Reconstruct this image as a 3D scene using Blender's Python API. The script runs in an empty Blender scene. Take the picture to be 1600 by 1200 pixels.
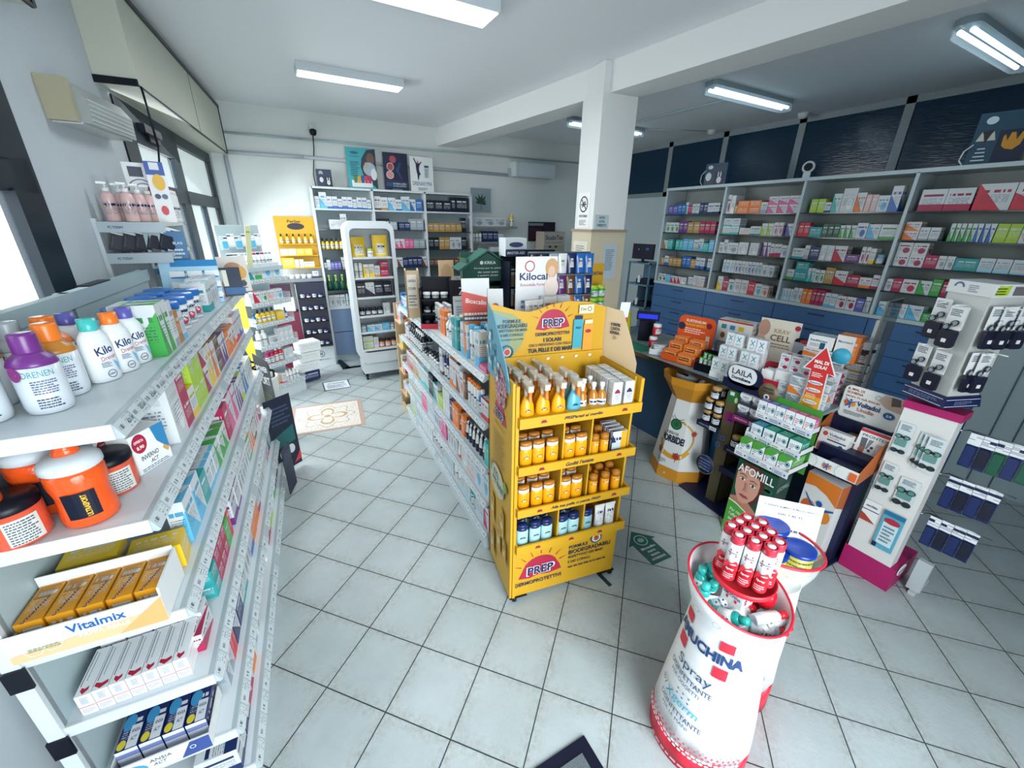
import bpy, math, random
from mathutils import Matrix, Vector
R_ = math.radians
sc = bpy.context.scene
COL = sc.collection
rnd = random.Random(7)

# ------------------------------------------------------------------ camera, view, world, lights
CAMH = 1.9076
def cam_axes(p, r, y):
    cy, sy, cp, sp = math.cos(y), math.sin(y), math.cos(p), math.sin(p)
    f = Vector((sy*cp, cy*cp, -sp)); rt = Vector((cy, -sy, 0)); up = rt.cross(f)
    cr, sr = math.cos(r), math.sin(r)
    return cr*rt + sr*up, -sr*rt + cr*up, f
_r, _u, _f = cam_axes(0.377602, 0.0165657, 0.5114606)
cam = bpy.data.cameras.new('camera'); cam.sensor_width = 36; cam.lens = 632.126/1600*36; cam.clip_start = .02
camo = bpy.data.objects.new('camera', cam); COL.objects.link(camo)
M = Matrix.Identity(4)
for i in range(3):
    M[i][0] = _r[i]; M[i][1] = _u[i]; M[i][2] = -_f[i]
M[0][3], M[1][3], M[2][3] = 0, 0, CAMH
camo.matrix_world = M
sc.camera = camo
sc.view_settings.view_transform = 'Standard'
sc.view_settings.look = 'None'
sc.view_settings.gamma = 1
sc.view_settings.use_curve_mapping = False
sc.view_settings.exposure = 0.0
sc.cycles.use_denoising = True
sc.cycles.max_bounces = 8
sc.cycles.diffuse_bounces = 3
sc.cycles.glossy_bounces = 3
sc.cycles.transmission_bounces = 5
sc.cycles.transparent_max_bounces = 10
sc.cycles.sample_clamp_indirect = 4
sc.cycles.caustics_reflective = False
sc.cycles.caustics_refractive = False
w = bpy.data.worlds.new('world'); sc.world = w; w.use_nodes = True
bg = w.node_tree.nodes['Background']; bg.inputs[0].default_value = (.86, .94, 1, 1); bg.inputs[1].default_value = 3.2

def area(name, loc, target, sx, sy, power, col, spread=170):
    l = bpy.data.lights.new(name, 'AREA'); l.shape = 'RECTANGLE'; l.size = sx; l.size_y = sy; l.energy = power; l.color = col; l.spread = R_(spread)
    o = bpy.data.objects.new(name, l); COL.objects.link(o); o.location = loc
    o.rotation_euler = (Vector(target)-Vector(loc)).to_track_quat('-Z', 'Y').to_euler()
    return o
# daylight through the windows and the shop door
area('daylight_far_window', (-1.0, 4.85, 1.9), (.9, 4.3, .1), 2.2, 1.9, 155, (.92, .965, 1), 165)
area('daylight_near_window', (-1.35, 1.7, 1.75), (1.0, 1.9, .6), 1.5, 1.4, 30, (.90, .955, 1))
area('daylight_shop_door', (.6, -1.45, 1.5), (.45, .9, 0), 1.7, 2.0, 88, (.90, .955, 1), 140)

# ------------------------------------------------------------------ materials
def lin(c):
    return tuple((v/12.92 if v <= .04045 else ((v+.055)/1.055)**2.4) for v in c)
def hx(s):
    return lin(tuple(int(s[i:i+2], 16)/255 for i in (0, 2, 4)))
class NT:
    def __init__(s, m):
        m.use_nodes = True; s.t = m.node_tree; s.n = s.t.nodes; s.b = s.n['Principled BSDF']
    def link(s, a, b): s.t.links.new(a, b)
    def node(s, ty, **k):
        n = s.n.new(ty)
        for a, v in k.items(): setattr(n, a, v)
        return n
    def math(s, op, a, b=None, c=None):
        n = s.node('ShaderNodeMath', operation=op)
        for i, v in enumerate((a, b, c)):
            if v is None: continue
            if isinstance(v, (int, float)): n.inputs[i].default_value = v
            else: s.link(v, n.inputs[i])
        return n.outputs[0]
    def mix(s, f, a, b):
        n = s.node('ShaderNodeMix', data_type='RGBA')
        for i, v in ((0, f), (6, a), (7, b)):
            if isinstance(v, (int, float)): n.inputs[i].default_value = v
            elif isinstance(v, tuple): n.inputs[i].default_value = (*v[:3], 1)
            else: s.link(v, n.inputs[i])
        return n.outputs[2]
    def xyz(s, v):
        n = s.node('ShaderNodeSeparateXYZ'); s.link(v, n.inputs[0]); return n.outputs
    def comb(s, x, y, z=0):
        n = s.node('ShaderNodeCombineXYZ')
        for i, v in enumerate((x, y, z)):
            if isinstance(v, (int, float)): n.inputs[i].default_value = v
            else: s.link(v, n.inputs[i])
        return n.outputs[0]
    def noise(s, v, scale, detail=3, rough=.5):
        n = s.node('ShaderNodeTexNoise'); n.inputs['Scale'].default_value = scale; n.inputs['Detail'].default_value = detail
        n.inputs['Roughness'].default_value = rough
        if v is not None: s.link(v, n.inputs['Vector'])
        return n.outputs['Fac']
    def white(s, v):
        n = s.node('ShaderNodeTexWhiteNoise'); s.link(v, n.inputs['Vector']); return n.outputs['Value']
MATS = {}
def mat(name, col, rough=.5, metal=0, emit=0, alpha=1, trans=0, bump=0, spec=.5):
    if name in MATS: return MATS[name]
    if isinstance(col, str): col = hx(col)
    m = bpy.data.materials.new(name); t = NT(m); b = t.b
    b.inputs['Base Color'].default_value = (*col, 1); b.inputs['Roughness'].default_value = rough
    b.inputs['Metallic'].default_value = metal; b.inputs['Specular IOR Level'].default_value = spec
    if emit: b.inputs['Emission Color'].default_value = (*col, 1); b.inputs['Emission Strength'].default_value = emit
    if alpha < 1: b.inputs['Alpha'].default_value = alpha
    if trans: b.inputs['Transmission Weight'].default_value = trans
    if bump:
        tc = t.node('ShaderNodeTexCoord'); n = t.noise(tc.outputs['Object'], 60, 4)
        bp = t.node('ShaderNodeBump'); bp.inputs['Strength'].default_value = bump; bp.inputs['Distance'].default_value = .004
        t.link(n, bp.inputs['Height']); t.link(bp.outputs[0], b.inputs['Normal'])
    MATS[name] = m
    return m
def cm(h, rough=.45): return mat('print_'+h, h, rough)      # printed ink or plain plastic of one colour

def plaster(name, col, stain=.06):
    m = bpy.data.materials.new(name); t = NT(m); tc = t.node('ShaderNodeTexCoord')
    n = t.noise(tc.outputs['Object'], 1.3, 5, .6); n2 = t.noise(tc.outputs['Object'], 90, 3)
    c = hx(col); d = tuple(v*(1-stain*2) for v in c)
    t.link(t.mix(n, c, d), t.b.inputs['Base Color'])
    bp = t.node('ShaderNodeBump'); bp.inputs['Strength'].default_value = .12; bp.inputs['Distance'].default_value = .003
    t.link(n2, bp.inputs['Height']); t.link(bp.outputs[0], t.b.inputs['Normal'])
    t.b.inputs['Roughness'].default_value = .85
    return m
M_WALL = plaster('plaster_wall', 'c2ccd1'); M_CEIL = plaster('plaster_ceiling', 'e9eef1', .02)
M_BACKW = plaster('plaster_back_wall', 'e0e6e4')
M_BEAM = plaster('plaster_beam', 'e2e5e4', .02)

def floor_mat():
    m = bpy.data.materials.new('ceramic_floor_tiles'); t = NT(m)
    g = t.node('ShaderNodeNewGeometry'); p = t.xyz(g.outputs['Position'])
    th = -.825513522; c, s = math.cos(th), math.sin(th)
    x = t.math('MULTIPLY_ADD', p[0], 1/.3, -1.16945); y = t.math('MULTIPLY_ADD', p[1], 1/.3, -8.834898)
    B = t.math('ADD', t.math('MULTIPLY', x, c), t.math('MULTIPLY', y, s))
    A = t.math('SUBTRACT', t.math('MULTIPLY', x, s), t.math('MULTIPLY', y, c))
    def edge(v):
        f = t.math('FRACT', v); return t.math('MINIMUM', f, t.math('SUBTRACT', 1, f))
    e = t.math('MINIMUM', edge(A), edge(B))
    gr = t.math('LESS_THAN', e, .0085)
    cell = t.comb(t.math('FLOOR', A), t.math('FLOOR', B))
    rv = t.white(cell)
    vec = t.comb(A, B, t.math('MULTIPLY', rv, 9))
    n1 = t.noise(vec, 1.6, 5, .62); n2 = t.noise(vec, 14, 4, .7); n3 = t.noise(vec, 60, 2)
    soft = t.math('SMOOTH_MIN', t.math('MULTIPLY', e, 5), 1, .4)
    base = t.mix(n1, hx('9ba6a7'), hx('b6c2c4'))
    cr = t.node('ShaderNodeMapRange'); cr.inputs['From Min'].default_value = .42; cr.inputs['From Max'].default_value = .72
    t.link(n2, cr.inputs['Value'])
    brown = t.math('MULTIPLY', t.math('MULTIPLY', cr.outputs[0], t.math('SUBTRACT', 1, soft)), .8)
    base = t.mix(brown, base, hx('8d8272'))
    base = t.mix(t.math('MULTIPLY', t.math('LESS_THAN', n3, .36), .16), base, hx('747d7a'))
    base = t.mix(t.math('MULTIPLY', rv, .14), base, hx('828c8a'))
    col = t.mix(gr, base, hx('2c3a40'))
    t.link(col, t.b.inputs['Base Color'])
    rg = t.math('MULTIPLY_ADD', n2, .25, .22); t.link(t.math('MAXIMUM', rg, t.math('MULTIPLY', gr, .9)), t.b.inputs['Roughness'])
    bp = t.node('ShaderNodeBump'); bp.inputs['Strength'].default_value = .35; bp.inputs['Distance'].default_value = .003
    t.link(t.math('SUBTRACT', n2, t.math('MULTIPLY', gr, 1.5)), bp.inputs['Height']); t.link(bp.outputs[0], t.b.inputs['Normal'])
    return m
M_FLOOR = floor_mat()

def carton_mat():
    """printed cardboard: object colour = main ink, object alpha picks the layout"""
    m = bpy.data.materials.new('printed_carton'); t = NT(m)
    tc = t.node('ShaderNodeTexCoord'); p = t.xyz(tc.outputs['Object']); n = t.xyz(tc.outputs['Normal'])
    oi = t.node('ShaderNodeObjectInfo'); ink = oi.outputs['Color']; al = oi.outputs['Alpha']; rd = oi.outputs['Random']
    side = t.math('GREATER_THAN', t.math('ABSOLUTE', n[0]), .5); top = t.math('GREATER_THAN', t.math('ABSOLUTE', n[2]), .5)
    def sel(f, a, b): return t.math('ADD', t.math('MULTIPLY', a, t.math('SUBTRACT', 1, f)), t.math('MULTIPLY', b, f))
    u = sel(side, p[0], p[1]); v = sel(top, p[2], p[1])
    inu = t.math('LESS_THAN', t.math('ABSOLUTE', u), .39)
    def rows(k, h, lo, hi, w, thr):
        vv = t.math('MULTIPLY', v, k); r = t.math('FLOOR', vv)
        a = t.math('LESS_THAN', t.math('FRACT', vv), h)
        wn = t.white(t.comb(t.math('FLOOR', t.math('MULTIPLY', u, w)), r, t.math('MULTIPLY', rd, 37)))
        b = t.math('MULTIPLY', a, t.math('GREATER_THAN', wn, thr))
        z = t.math('MULTIPLY', t.math('GREATER_THAN', v, lo), t.math('LESS_THAN', v, hi))
        return t.math('MULTIPLY', t.math('MULTIPLY', b, z), inu)
    title = rows(6.0, .62, .15, .33, 17, .22)
    body = rows(17, .42, -.22, .1, 46, .3)
    lay1 = t.math('LESS_THAN', v, t.math('MULTIPLY_ADD', rd, .2, -.38))
    lay2 = t.math('LESS_THAN', t.math('ADD', t.math('MULTIPLY', u, t.math('MULTIPLY_ADD', rd, 1.2, .3)), v), -.12)
    uu = t.math('SUBTRACT', u, .12); vv = t.math('ADD', v, .16)
    lay3 = t.math('LESS_THAN', t.math('ADD', t.math('MULTIPLY', uu, uu), t.math('MULTIPLY', vv, vv)), .055)
    k1 = t.math('LESS_THAN', al, .25); k2 = t.math('MULTIPLY', t.math('GREATER_THAN', al, .25), t.math('LESS_THAN', al, .5))
    k3 = t.math('MULTIPLY', t.math('GREATER_THAN', al, .5), t.math('LESS_THAN', al, .75)); k4 = t.math('GREATER_THAN', al, .75)
    inkm = t.math('MAXIMUM', t.math('MAXIMUM', t.math('MULTIPLY', lay1, k1), t.math('MULTIPLY', lay2, k2)), t.math('MAXIMUM', t.math('MULTIPLY', lay3, k3), k4))
    white = hx('ced4d7')
    c = t.mix(inkm, white, ink)
    tcol = t.mix(k4, t.mix(.35, ink, hx('12203c')), white)
    c = t.mix(title, c, tcol)
    c = t.mix(t.math('MULTIPLY', body, .75), c, t.mix(k4, hx('34435a'), white))
    t.link(c, t.b.inputs['Base Color']); t.b.inputs['Roughness'].default_value = .38
    return m
M_CART = carton_mat()

def bottle_mat(name, lo, hi, lab='e8ebea', labink=False, rough=.25, alpha=1):
    """object colour = plastic; a printed paper label sits between lo and hi of the height"""
    m = bpy.data.materials.new(name); t = NT(m)
    tc = t.node('ShaderNodeTexCoord'); g = t.xyz(tc.outputs['Generated']); o = t.xyz(tc.outputs['Object'])
    oi = t.node('ShaderNodeObjectInfo'); ink = oi.outputs['Color']; rd = oi.outputs['Random']
    z = g[2]; ang = t.math('ARCTAN2', o[0], o[1])
    lm = t.math('MULTIPLY', t.math('GREATER_THAN', z, lo), t.math('LESS_THAN', z, hi))
    if labink:
        lm = t.math('MULTIPLY', lm, t.math('GREATER_THAN', t.math('ABSOLUTE', ang), 2.0))
    k = 26; r = t.math('FLOOR', t.math('MULTIPLY', z, k))
    a = t.math('LESS_THAN', t.math('FRACT', t.math('MULTIPLY', z, k)), .45)
    wn = t.white(t.comb(t.math('FLOOR', t.math('MULTIPLY', ang, 9)), r, rd))
    inn = t.math('MULTIPLY', t.math('GREATER_THAN', z, lo+.06), t.math('LESS_THAN', z, hi-.05))
    tx = t.math('MULTIPLY', t.math('MULTIPLY', a, t.math('GREATER_THAN', wn, .45)), inn) if lo >= 0 else 0.0
    blk = t.math('MULTIPLY', t.math('GREATER_THAN', z, hi-.17), t.math('LESS_THAN', z, hi-.09))
    blk = t.math('MULTIPLY', blk, t.math('GREATER_THAN', t.white(t.comb(t.math('FLOOR', t.math('MULTIPLY', ang, 7)), 3, rd)), .35))
    L = t.mix(t.math('MULTIPLY', tx, .8), hx(lab), hx('3a4962')); L = t.mix(blk, L, hx('14254d'))
    t.link(t.mix(lm, ink, L), t.b.inputs['Base Color']); t.b.inputs['Roughness'].default_value = rough
    if alpha < 1: t.b.inputs['Alpha'].default_value = alpha
    return m
M_BOT = bottle_mat('labelled_bottle', .08, .62)
M_BOTP = bottle_mat('printed_bottle', .12, .8, labink=True, lab='e3a23a')
m = bpy.data.materials.new('tinted_plastic'); t = NT(m); oi = t.node('ShaderNodeObjectInfo'); t.link(oi.outputs['Color'], t.b.inputs['Base Color']); t.b.inputs['Roughness'].default_value = .3
M_TINT = m

def rail_mat():
    m = bpy.data.materials.new('price_rail_labels'); t = NT(m); tc = t.node('ShaderNodeTexCoord'); p = t.xyz(tc.outputs['Object'])
    gz = t.xyz(tc.outputs['Generated'])[2]
    y = t.math('MULTIPLY', p[1], 11.0); f = t.math('FRACT', y); ce = t.math('FLOOR', y)
    on = t.math('MULTIPLY', t.math('LESS_THAN', f, .93), t.math('GREATER_THAN', t.white(t.comb(ce, 1)), .12))
    on = t.math('MULTIPLY', on, t.math('MULTIPLY', t.math('GREATER_THAN', gz, .1), t.math('LESS_THAN', gz, .9)))
    big = t.math('MULTIPLY', t.math('MULTIPLY', t.math('GREATER_THAN', f, .12), t.math('LESS_THAN', f, .34)),
                 t.math('MULTIPLY', t.math('GREATER_THAN', gz, .42), t.math('LESS_THAN', gz, .66)))
    big = t.math('MULTIPLY', big, t.math('GREATER_THAN', t.white(t.comb(t.math('FLOOR', t.math('MULTIPLY', y, 40)), 5)), .35))
    sm = t.math('MULTIPLY', t.math('GREATER_THAN', f, .52), t.math('LESS_THAN', t.math('FRACT', t.math('MULTIPLY', gz, 5)), .4))
    sm = t.math('MULTIPLY', sm, t.math('GREATER_THAN', t.white(t.comb(t.math('FLOOR', t.math('MULTIPLY', y, 25)), t.math('FLOOR', t.math('MULTIPLY', gz, 5)))), .5))
    c = t.mix(on, hx('a5b4b9'), hx('c6d0d3'))
    c = t.mix(t.math('MULTIPLY', on, t.math('MAXIMUM', big, t.math('MULTIPLY', sm, .7))), c, hx('5b6b7c'))
    t.link(c, t.b.inputs['Base Color']); t.b.inputs['Roughness'].default_value = .3
    return m
M_RAIL = rail_mat()
M_WHITE = mat('white_lacquered_steel', 'c9d2d6', .4)
M_SHELF = mat('pale_grey_shelf_steel', 'aebdc3', .35)
M_PANEL = mat('grey_back_panel', 'a9bcc0', .5)
M_GREEN = mat('dark_green_aluminium', '031a26', .45, spec=.3)
M_NAVY = mat('navy_black_card', '060c24', .5, spec=.3)
M_BLACK = mat('black_plastic', '060a18', .4, spec=.3)
M_GLASS = mat('clear_glass', (.9, .97, 1), .03, alpha=.12)
M_CLEAR = mat('clear_plastic', (.9, .96, 1), .08, alpha=.22)
M_STEEL = mat('brushed_steel', '8d979b', .3, metal=1)
M_YEL = mat('yellow_display_card', 'cb9c1a', .5)
M_WOOD = mat('pale_wood_board', 'cdb18a', .5)
M_KRAFT = mat('kraft_card', 'd3bd98', .6)

# ------------------------------------------------------------------ mesh helpers
class MB:
    def __init__(s): s.v = []; s.f = []; s.m = []; s.mats = []; s.sm = []
    def mi(s, m):
        if m is None: return 0
        if m not in s.mats: s.mats.append(m)
        return s.mats.index(m)
    def add(s, vs, fs, m=None, X=None, smooth=False):
        o = len(s.v); i = s.mi(m)
        s.v += [tuple((X @ Vector(v)) if X else v) for v in vs]
        s.f += [tuple(k+o for k in f) for f in fs]; s.m += [i]*len(fs); s.sm += [smooth]*len(fs)
        return s
    def box(s, x0, x1, y0, y1, z0, z1, m=None, X=None, bev=0):
        if bev:
            return s.prism(rrect(x0, x1, y0, y1, bev), z0, z1, m, X)
        vs = [(x, y, z) for z in (z0, z1) for y in (y0, y1) for x in (x0, x1)]
        return s.add(vs, [(0, 2, 3, 1), (4, 5, 7, 6), (0, 1, 5, 4), (2, 6, 7, 3), (0, 4, 6, 2), (1, 3, 7, 5)], m, X)
    def prism(s, pts, z0, z1, m=None, X=None, taper=None):
        n = len(pts); q = taper or pts
        vs = [(x, y, z0) for x, y in pts] + [(x, y, z1) for x, y in q]
        fs = [tuple(range(n-1, -1, -1)), tuple(range(n, 2*n))] + [(i, (i+1) % n, n+(i+1) % n, n+i) for i in range(n)]
        return s.add(vs, fs, m, X)
    def lathe(s, prof, n=24, m=None, X=None, sx=1, sy=1, smooth=True, cap=True, a0=0):
        vs = []; fs = []
        for r, z in prof:
            for k in range(n):
                a = a0+2*math.pi*k/n; vs.append((r*math.cos(a)*sx, r*math.sin(a)*sy, z))
        for i in range(len(prof)-1):
            for k in range(n):
                fs.append((i*n+k, i*n+(k+1) % n, (i+1)*n+(k+1) % n, (i+1)*n+k))
        s.add(vs, fs, m, X, smooth)
        if cap:
            o = len(s.v)-len(vs); L = (len(prof)-1)*n
            if prof[0][0] > 1e-5: s.f.append(tuple(o+k for k in range(n-1, -1, -1))); s.m.append(s.mi(m)); s.sm.append(False)
            if prof[-1][0] > 1e-5: s.f.append(tuple(o+L+k for k in range(n))); s.m.append(s.mi(m)); s.sm.append(False)
        return s
    def tube(s, pts, r, m=None, n=8):
        pts = [Vector(p) for p in pts]
        for a, b in zip(pts, pts[1:]):
            d = b-a
            X = Matrix.Translation(a) @ d.to_track_quat('Z', 'Y').to_matrix().to_4x4()
            s.lathe([(r, 0), (r, d.length)], n, m, X)
        return s
    def build(s, name, m=None, parent=None, loc=None, rz=0, rot=None):
        me = mesh_of(name, s, m)
        return link(name, me, parent, loc, rz, rot)
def mesh_of(name, s, m=None):
    me = bpy.data.meshes.new(name); me.from_pydata(s.v, [], s.f)
    if s.mats:
        for q in s.mats: me.materials.append(q)
        me.polygons.foreach_set('material_index', s.m)
    elif m: me.materials.append(m)
    me.polygons.foreach_set('use_smooth', s.sm); me.update()
    return me
def link(name, me, parent=None, loc=None, rz=0, rot=None):
    o = bpy.data.objects.new(name, me); COL.objects.link(o)
    if loc: o.location = loc
    if rot: o.rotation_euler = rot
    elif rz: o.rotation_euler = (0, 0, R_(rz))
    if parent: o.parent = parent
    return o
def rrect(x0, x1, y0, y1, r, n=4):
    p = []
    for cx, cy, a in ((x1-r, y1-r, 0), (x0+r, y1-r, 90), (x0+r, y0+r, 180), (x1-r, y0+r, 270)):
        for k in range(n+1):
            t = R_(a+90*k/n); p.append((cx+r*math.cos(t), cy+r*math.sin(t)))
    return p
def ell(cx, cy, rx, ry=None, n=20, a0=0, a1=360):
    ry = ry or rx
    full = a1-a0 >= 360
    return [(cx+rx*math.cos(R_(a0+(a1-a0)*k/(n if full else n-1))), cy+ry*math.sin(R_(a0+(a1-a0)*k/(n if full else n-1)))) for k in range(n)]
SEEN = {}
def tag(o, label, cat, group=None, kind=None):
    wds = label.split()
    if len(wds) > 16: print('LONG', len(wds), label)
    if len(wds) > 16: label = ' '.join(wds[:16])
    if label in SEEN and not group: print('DUPLABEL', label)
    SEEN[label] = 1
    o['label'] = label; o['category'] = cat
    if group: o['group'] = group
    if kind: o['kind'] = kind
    return o
def struct(o): o['kind'] = 'structure'; return o
def empty(name, loc, rz=0, label=None, cat=None, group=None):
    o = link(name, None, None, loc, rz)
    if label: tag(o, label, cat, group)
    return o

# artwork printed on a panel: shapes and lettering collected into one mesh
ART = []
class Art:
    """o = lower-left corner, r / u = unit right / up; all in the parent's space; wrap(u,v,lift) bends it round a curved body"""
    def __init__(s, parent, o, r=(1, 0, 0), u=(0, 0, 1), name='printed_artwork', wrap=None, lift=.0012):
        s.p = parent; s.o = Vector(o); s.r = Vector(r).normalized(); s.u = Vector(u).normalized(); s.n = s.r.cross(s.u)
        s.name = name; s.wrap = wrap; s.l = lift; s.k = 0; s.items = []; ART.append(s)
    def at(s, x, y, k):
        l = s.l+k*.0004
        if s.wrap: return s.wrap(x, y, l)
        return s.o+s.r*x+s.u*y+s.n*l
    def poly(s, pts, m):
        s.items.append(('p', pts, cm(m) if isinstance(m, str) else m, s.k)); s.k += 1; return s
    def rect(s, x0, x1, y0, y1, m, n=1):
        n = n if not s.wrap else max(n, 8)
        m = cm(m) if isinstance(m, str) else m
        for i in range(n):
            a = x0+(x1-x0)*i/n; b = x0+(x1-x0)*(i+1)/n
            s.items.append(('p', [(a, y0), (b, y0), (b, y1), (a, y1)], m, s.k))
        s.k += 1; return s
    def ring(s, cx, cy, r1, r2, m, n=24, a0=0, a1=360):
        m = cm(m) if isinstance(m, str) else m
        for i in range(n):
            a = R_(a0+(a1-a0)*i/n); b = R_(a0+(a1-a0)*(i+1)/n)
            s.items.append(('p', [(cx+r1*math.cos(a), cy+r1*math.sin(a)), (cx+r2*math.cos(a), cy+r2*math.sin(a)), (cx+r2*math.cos(b), cy+r2*math.sin(b)), (cx+r1*math.cos(b), cy+r1*math.sin(b))], m, s.k))
        s.k += 1; return s
    def text(s, st, cx, cy, w, h, m='14254d', bold=.0, rot=0, shear=0):
        cu = bpy.data.curves.new('t', 'FONT'); cu.body = st; cu.size = 1; cu.align_x = 'CENTER'; cu.offset = bold; cu.shear = shear
        cu.resolution_u = 3
        o = bpy.data.objects.new('t', cu); COL.objects.link(o)
        s.items.append(('t', o, cm(m) if isinstance(m, str) else m, s.k, cx, cy, w, h, rot)); s.k += 1; return s
    def lines(s, x0, x1, y0, y1, n, m='34435a', seed=1, frac=.5):
        """small print too fine to read"""
        q = random.Random(seed); m = cm(m) if isinstance(m, str) else m; st = (y1-y0)/n
        for i in range(n):
            y = y1-st*(i+1); x = x0; xe = x1-(x1-x0)*q.random()*.3
            while x < xe:
                wd = (x1-x0)*(.05+.1*q.random())
                s.items.append(('p', [(x, y), (min(x+wd, xe), y), (min(x+wd, xe), y+st*frac), (x, y+st*frac)], m, s.k)); x += wd+(x1-x0)*.025
        s.k += 1; return s
def finish_art():
    bpy.context.view_layer.update()
    dg = bpy.context.evaluated_depsgraph_get()
    for a in ART:
        mb = MB()
        for it in a.items:
            if it[0] == 'p':
                mb.add([tuple(a.at(x, y, it[3])) for x, y in it[1]], [tuple(range(len(it[1])))], it[2])
            else:
                _, o, m, k, cx, cy, w_, h_, rot = it
                me = bpy.data.meshes.new_from_object(o.evaluated_get(dg))
                if len(me.vertices):
                    xs = [v.co.x for v in me.vertices]; ys = [v.co.y for v in me.vertices]
                    x0, x1, y0, y1 = min(xs), max(xs), min(ys), max(ys)
                    c_, s_ = math.cos(R_(rot)), math.sin(R_(rot))
                    vs = []
                    for v in me.vertices:
                        X = ((v.co.x-x0)/(x1-x0+1e-9)-.5)*w_; Y = ((v.co.y-y0)/(y1-y0+1e-9)-.5)*h_
                        vs.append(tuple(a.at(cx+c_*X-s_*Y, cy+s_*X+c_*Y, k)))
                    mb.add(vs, [tuple(p.vertices) for p in me.polygons], m)
                bpy.data.meshes.remove(me); cu = o.data; bpy.data.objects.remove(o); bpy.data.curves.remove(cu)
        if mb.f: mb.build(a.name, None, a.p)
ORD = 'first second third fourth fifth sixth seventh eighth ninth tenth eleventh twelfth thirteenth fourteenth fifteenth sixteenth seventeenth eighteenth nineteenth'.split()
def nth(i):
    if i < 19: return ORD[i]
    tens = {2: 'twenty', 3: 'thirty', 4: 'forty', 5: 'fifty', 6: 'sixty', 7: 'seventy'}
    d, u = divmod(i+1, 10)
    if u == 0: return tens[d][:-1]+'ieth'
    return tens[d]+'-'+ORD[u-1]

# ------------------------------------------------------------------ the room
HC = 3.15
def wallx(y): return -.72+(y-3.45)*.083
RZL = -math.degrees(math.atan(.083))                 # the window wall runs slightly askew
XW = Matrix.Translation((wallx(0), 0, 0)) @ Matrix.Rotation(R_(RZL), 4, 'Z')   # local: +Y along the wall, +X into the room
mb = MB(); mb.box(-1.9, 6.2, -1.7, 7.2, -.05, 0); struct(mb.build('floor', M_FLOOR))
mb = MB(); mb.box(-1.9, 6.2, -1.7, 7.2, HC, HC+.1); struct(mb.build('ceiling', M_CEIL))
mb = MB(); mb.box(-1.6, 6.2, 6.36, 6.55, 0, HC); struct(mb.build('wall_back', M_BACKW))
# window wall with two openings (near window, far glazed shopfront)
NW = (.75, 2.49, .9, 2.62); FW = (3.66, 6.2, .12, 2.58)
mb = MB()
segs = [(-1.6, NW[0], 0, HC), (NW[0], NW[1], 0, NW[2]), (NW[0], NW[1], NW[3], HC), (NW[1], FW[0], 0, HC), (FW[0], FW[1], 0, FW[2]), (FW[0], FW[1], FW[3], HC), (FW[1], 6.6, 0, HC)]
for a, b, c, d in segs: mb.box(-.03, 0, a, b, c, d, None, XW)
struct(mb.build('wall_left', M_WALL))
# front wall behind the photographer with the glazed shop door opening
mb = MB()
for x0, x1, z0, z1 in ((-1.4, -.3, 0, HC), (-.3, 1.5, 2.5, HC), (1.5, 6.0, 0, HC)): mb.box(x0, x1, -1.5, -1.3, z0, z1)
struct(mb.build('wall_front', M_WALL))
# outside: facade across the street and the pavement
mb = MB(); mb.box(-7.2, -7, -3, 14, -.1, 6); struct(mb.build('wall_outside', mat('facade_across_street', 'd9d0be', .9)))
mb = MB(); mb.box(-7.2, -1.3, -3, 14, -.12, -.06); struct(mb.build('ground', mat('street_asphalt', 'a9aaa6', .9)))

def window(n, sx, parts, glass, m=M_GREEN):
    f = MB()
    for y0, y1, z0, z1, d in parts: f.box(-.035, .010+d*.5, y0, y1, z0, z1, None, XW)
    fr = struct(f.build('window_%d' % n, m))
    for g in glass:
        q = MB(); q.box(-.018, -.014, *g, None, XW); q.build('pane', M_GLASS, fr)
    return fr
y0, y1, z0, z1 = NW
w1 = window(1, 0, [(y1-.12, y1+.02, z0, z1, .0), (y0, y0+.08, z0, z1, 0), (y0, y1, z0, z0+.08, 0), (y0, y1, z1-.08, z1, 0), (y0, y1, 1.99, 2.11, 0),
                   (y1-.18, y1-.12, z0+.08, 2.0, .02), (y0+.08, y0+.14, z0+.08, 2.0, .02), (y1-.2, y1-.12, 2.1, z1-.08, .01)],
            [(y0+.1, y1-.1, z0+.08, 2.0), (y0+.1, y1-.1, 2.1, z1-.08)])
s = Art(w1, (0, 0, 0), name='window_sticker', wrap=lambda u, v, l: XW @ Vector((-.013+l, u, v)))
s.poly(ell(1.62, 1.66, .42, .42, 40), 'bfd9cd'); s.poly([(1.55, 1.9), (1.8, 1.62), (1.74, 1.86)], '8fc3cf'); s.text('VEGE', 1.75, 1.72, -.34, .09, '9ab9a6', .02, 12)
y0, y1, z0, z1 = FW
w2 = window(2, 0, [(y0-.02, y0+.09, z0, z1, 0), (y1-.09, y1, z0, z1, 0), (y0, y1, z1-.09, z1, 0), (y0, y1, z0, z0+.1, 0), (4.66, 4.86, z0, z1, 0), (y0, y1, 2.02, 2.13, 0),
                   (y0+.09, y0+.2, 2.13, z1-.09, .0), (y0+.2, 4.66, 2.36, z1-.09, .0), (5.4, 5.46, z0, 2.02, 0)],
            [(y0+.1, 4.66, z0, 2.02), (y0+.2, 4.66, 2.13, 2.36), (4.86, y1-.09, z0, 2.02), (4.86, y1-.09, 2.13, z1-.09)])
c = MB(); c.box(-.02, .05, 3.95, 4.3, 2.44, 2.49, None, XW).box(.0, .03, 4.08, 4.32, 2.40, 2.44, None, XW); c.build('door_closer', M_BLACK, w2)
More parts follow.
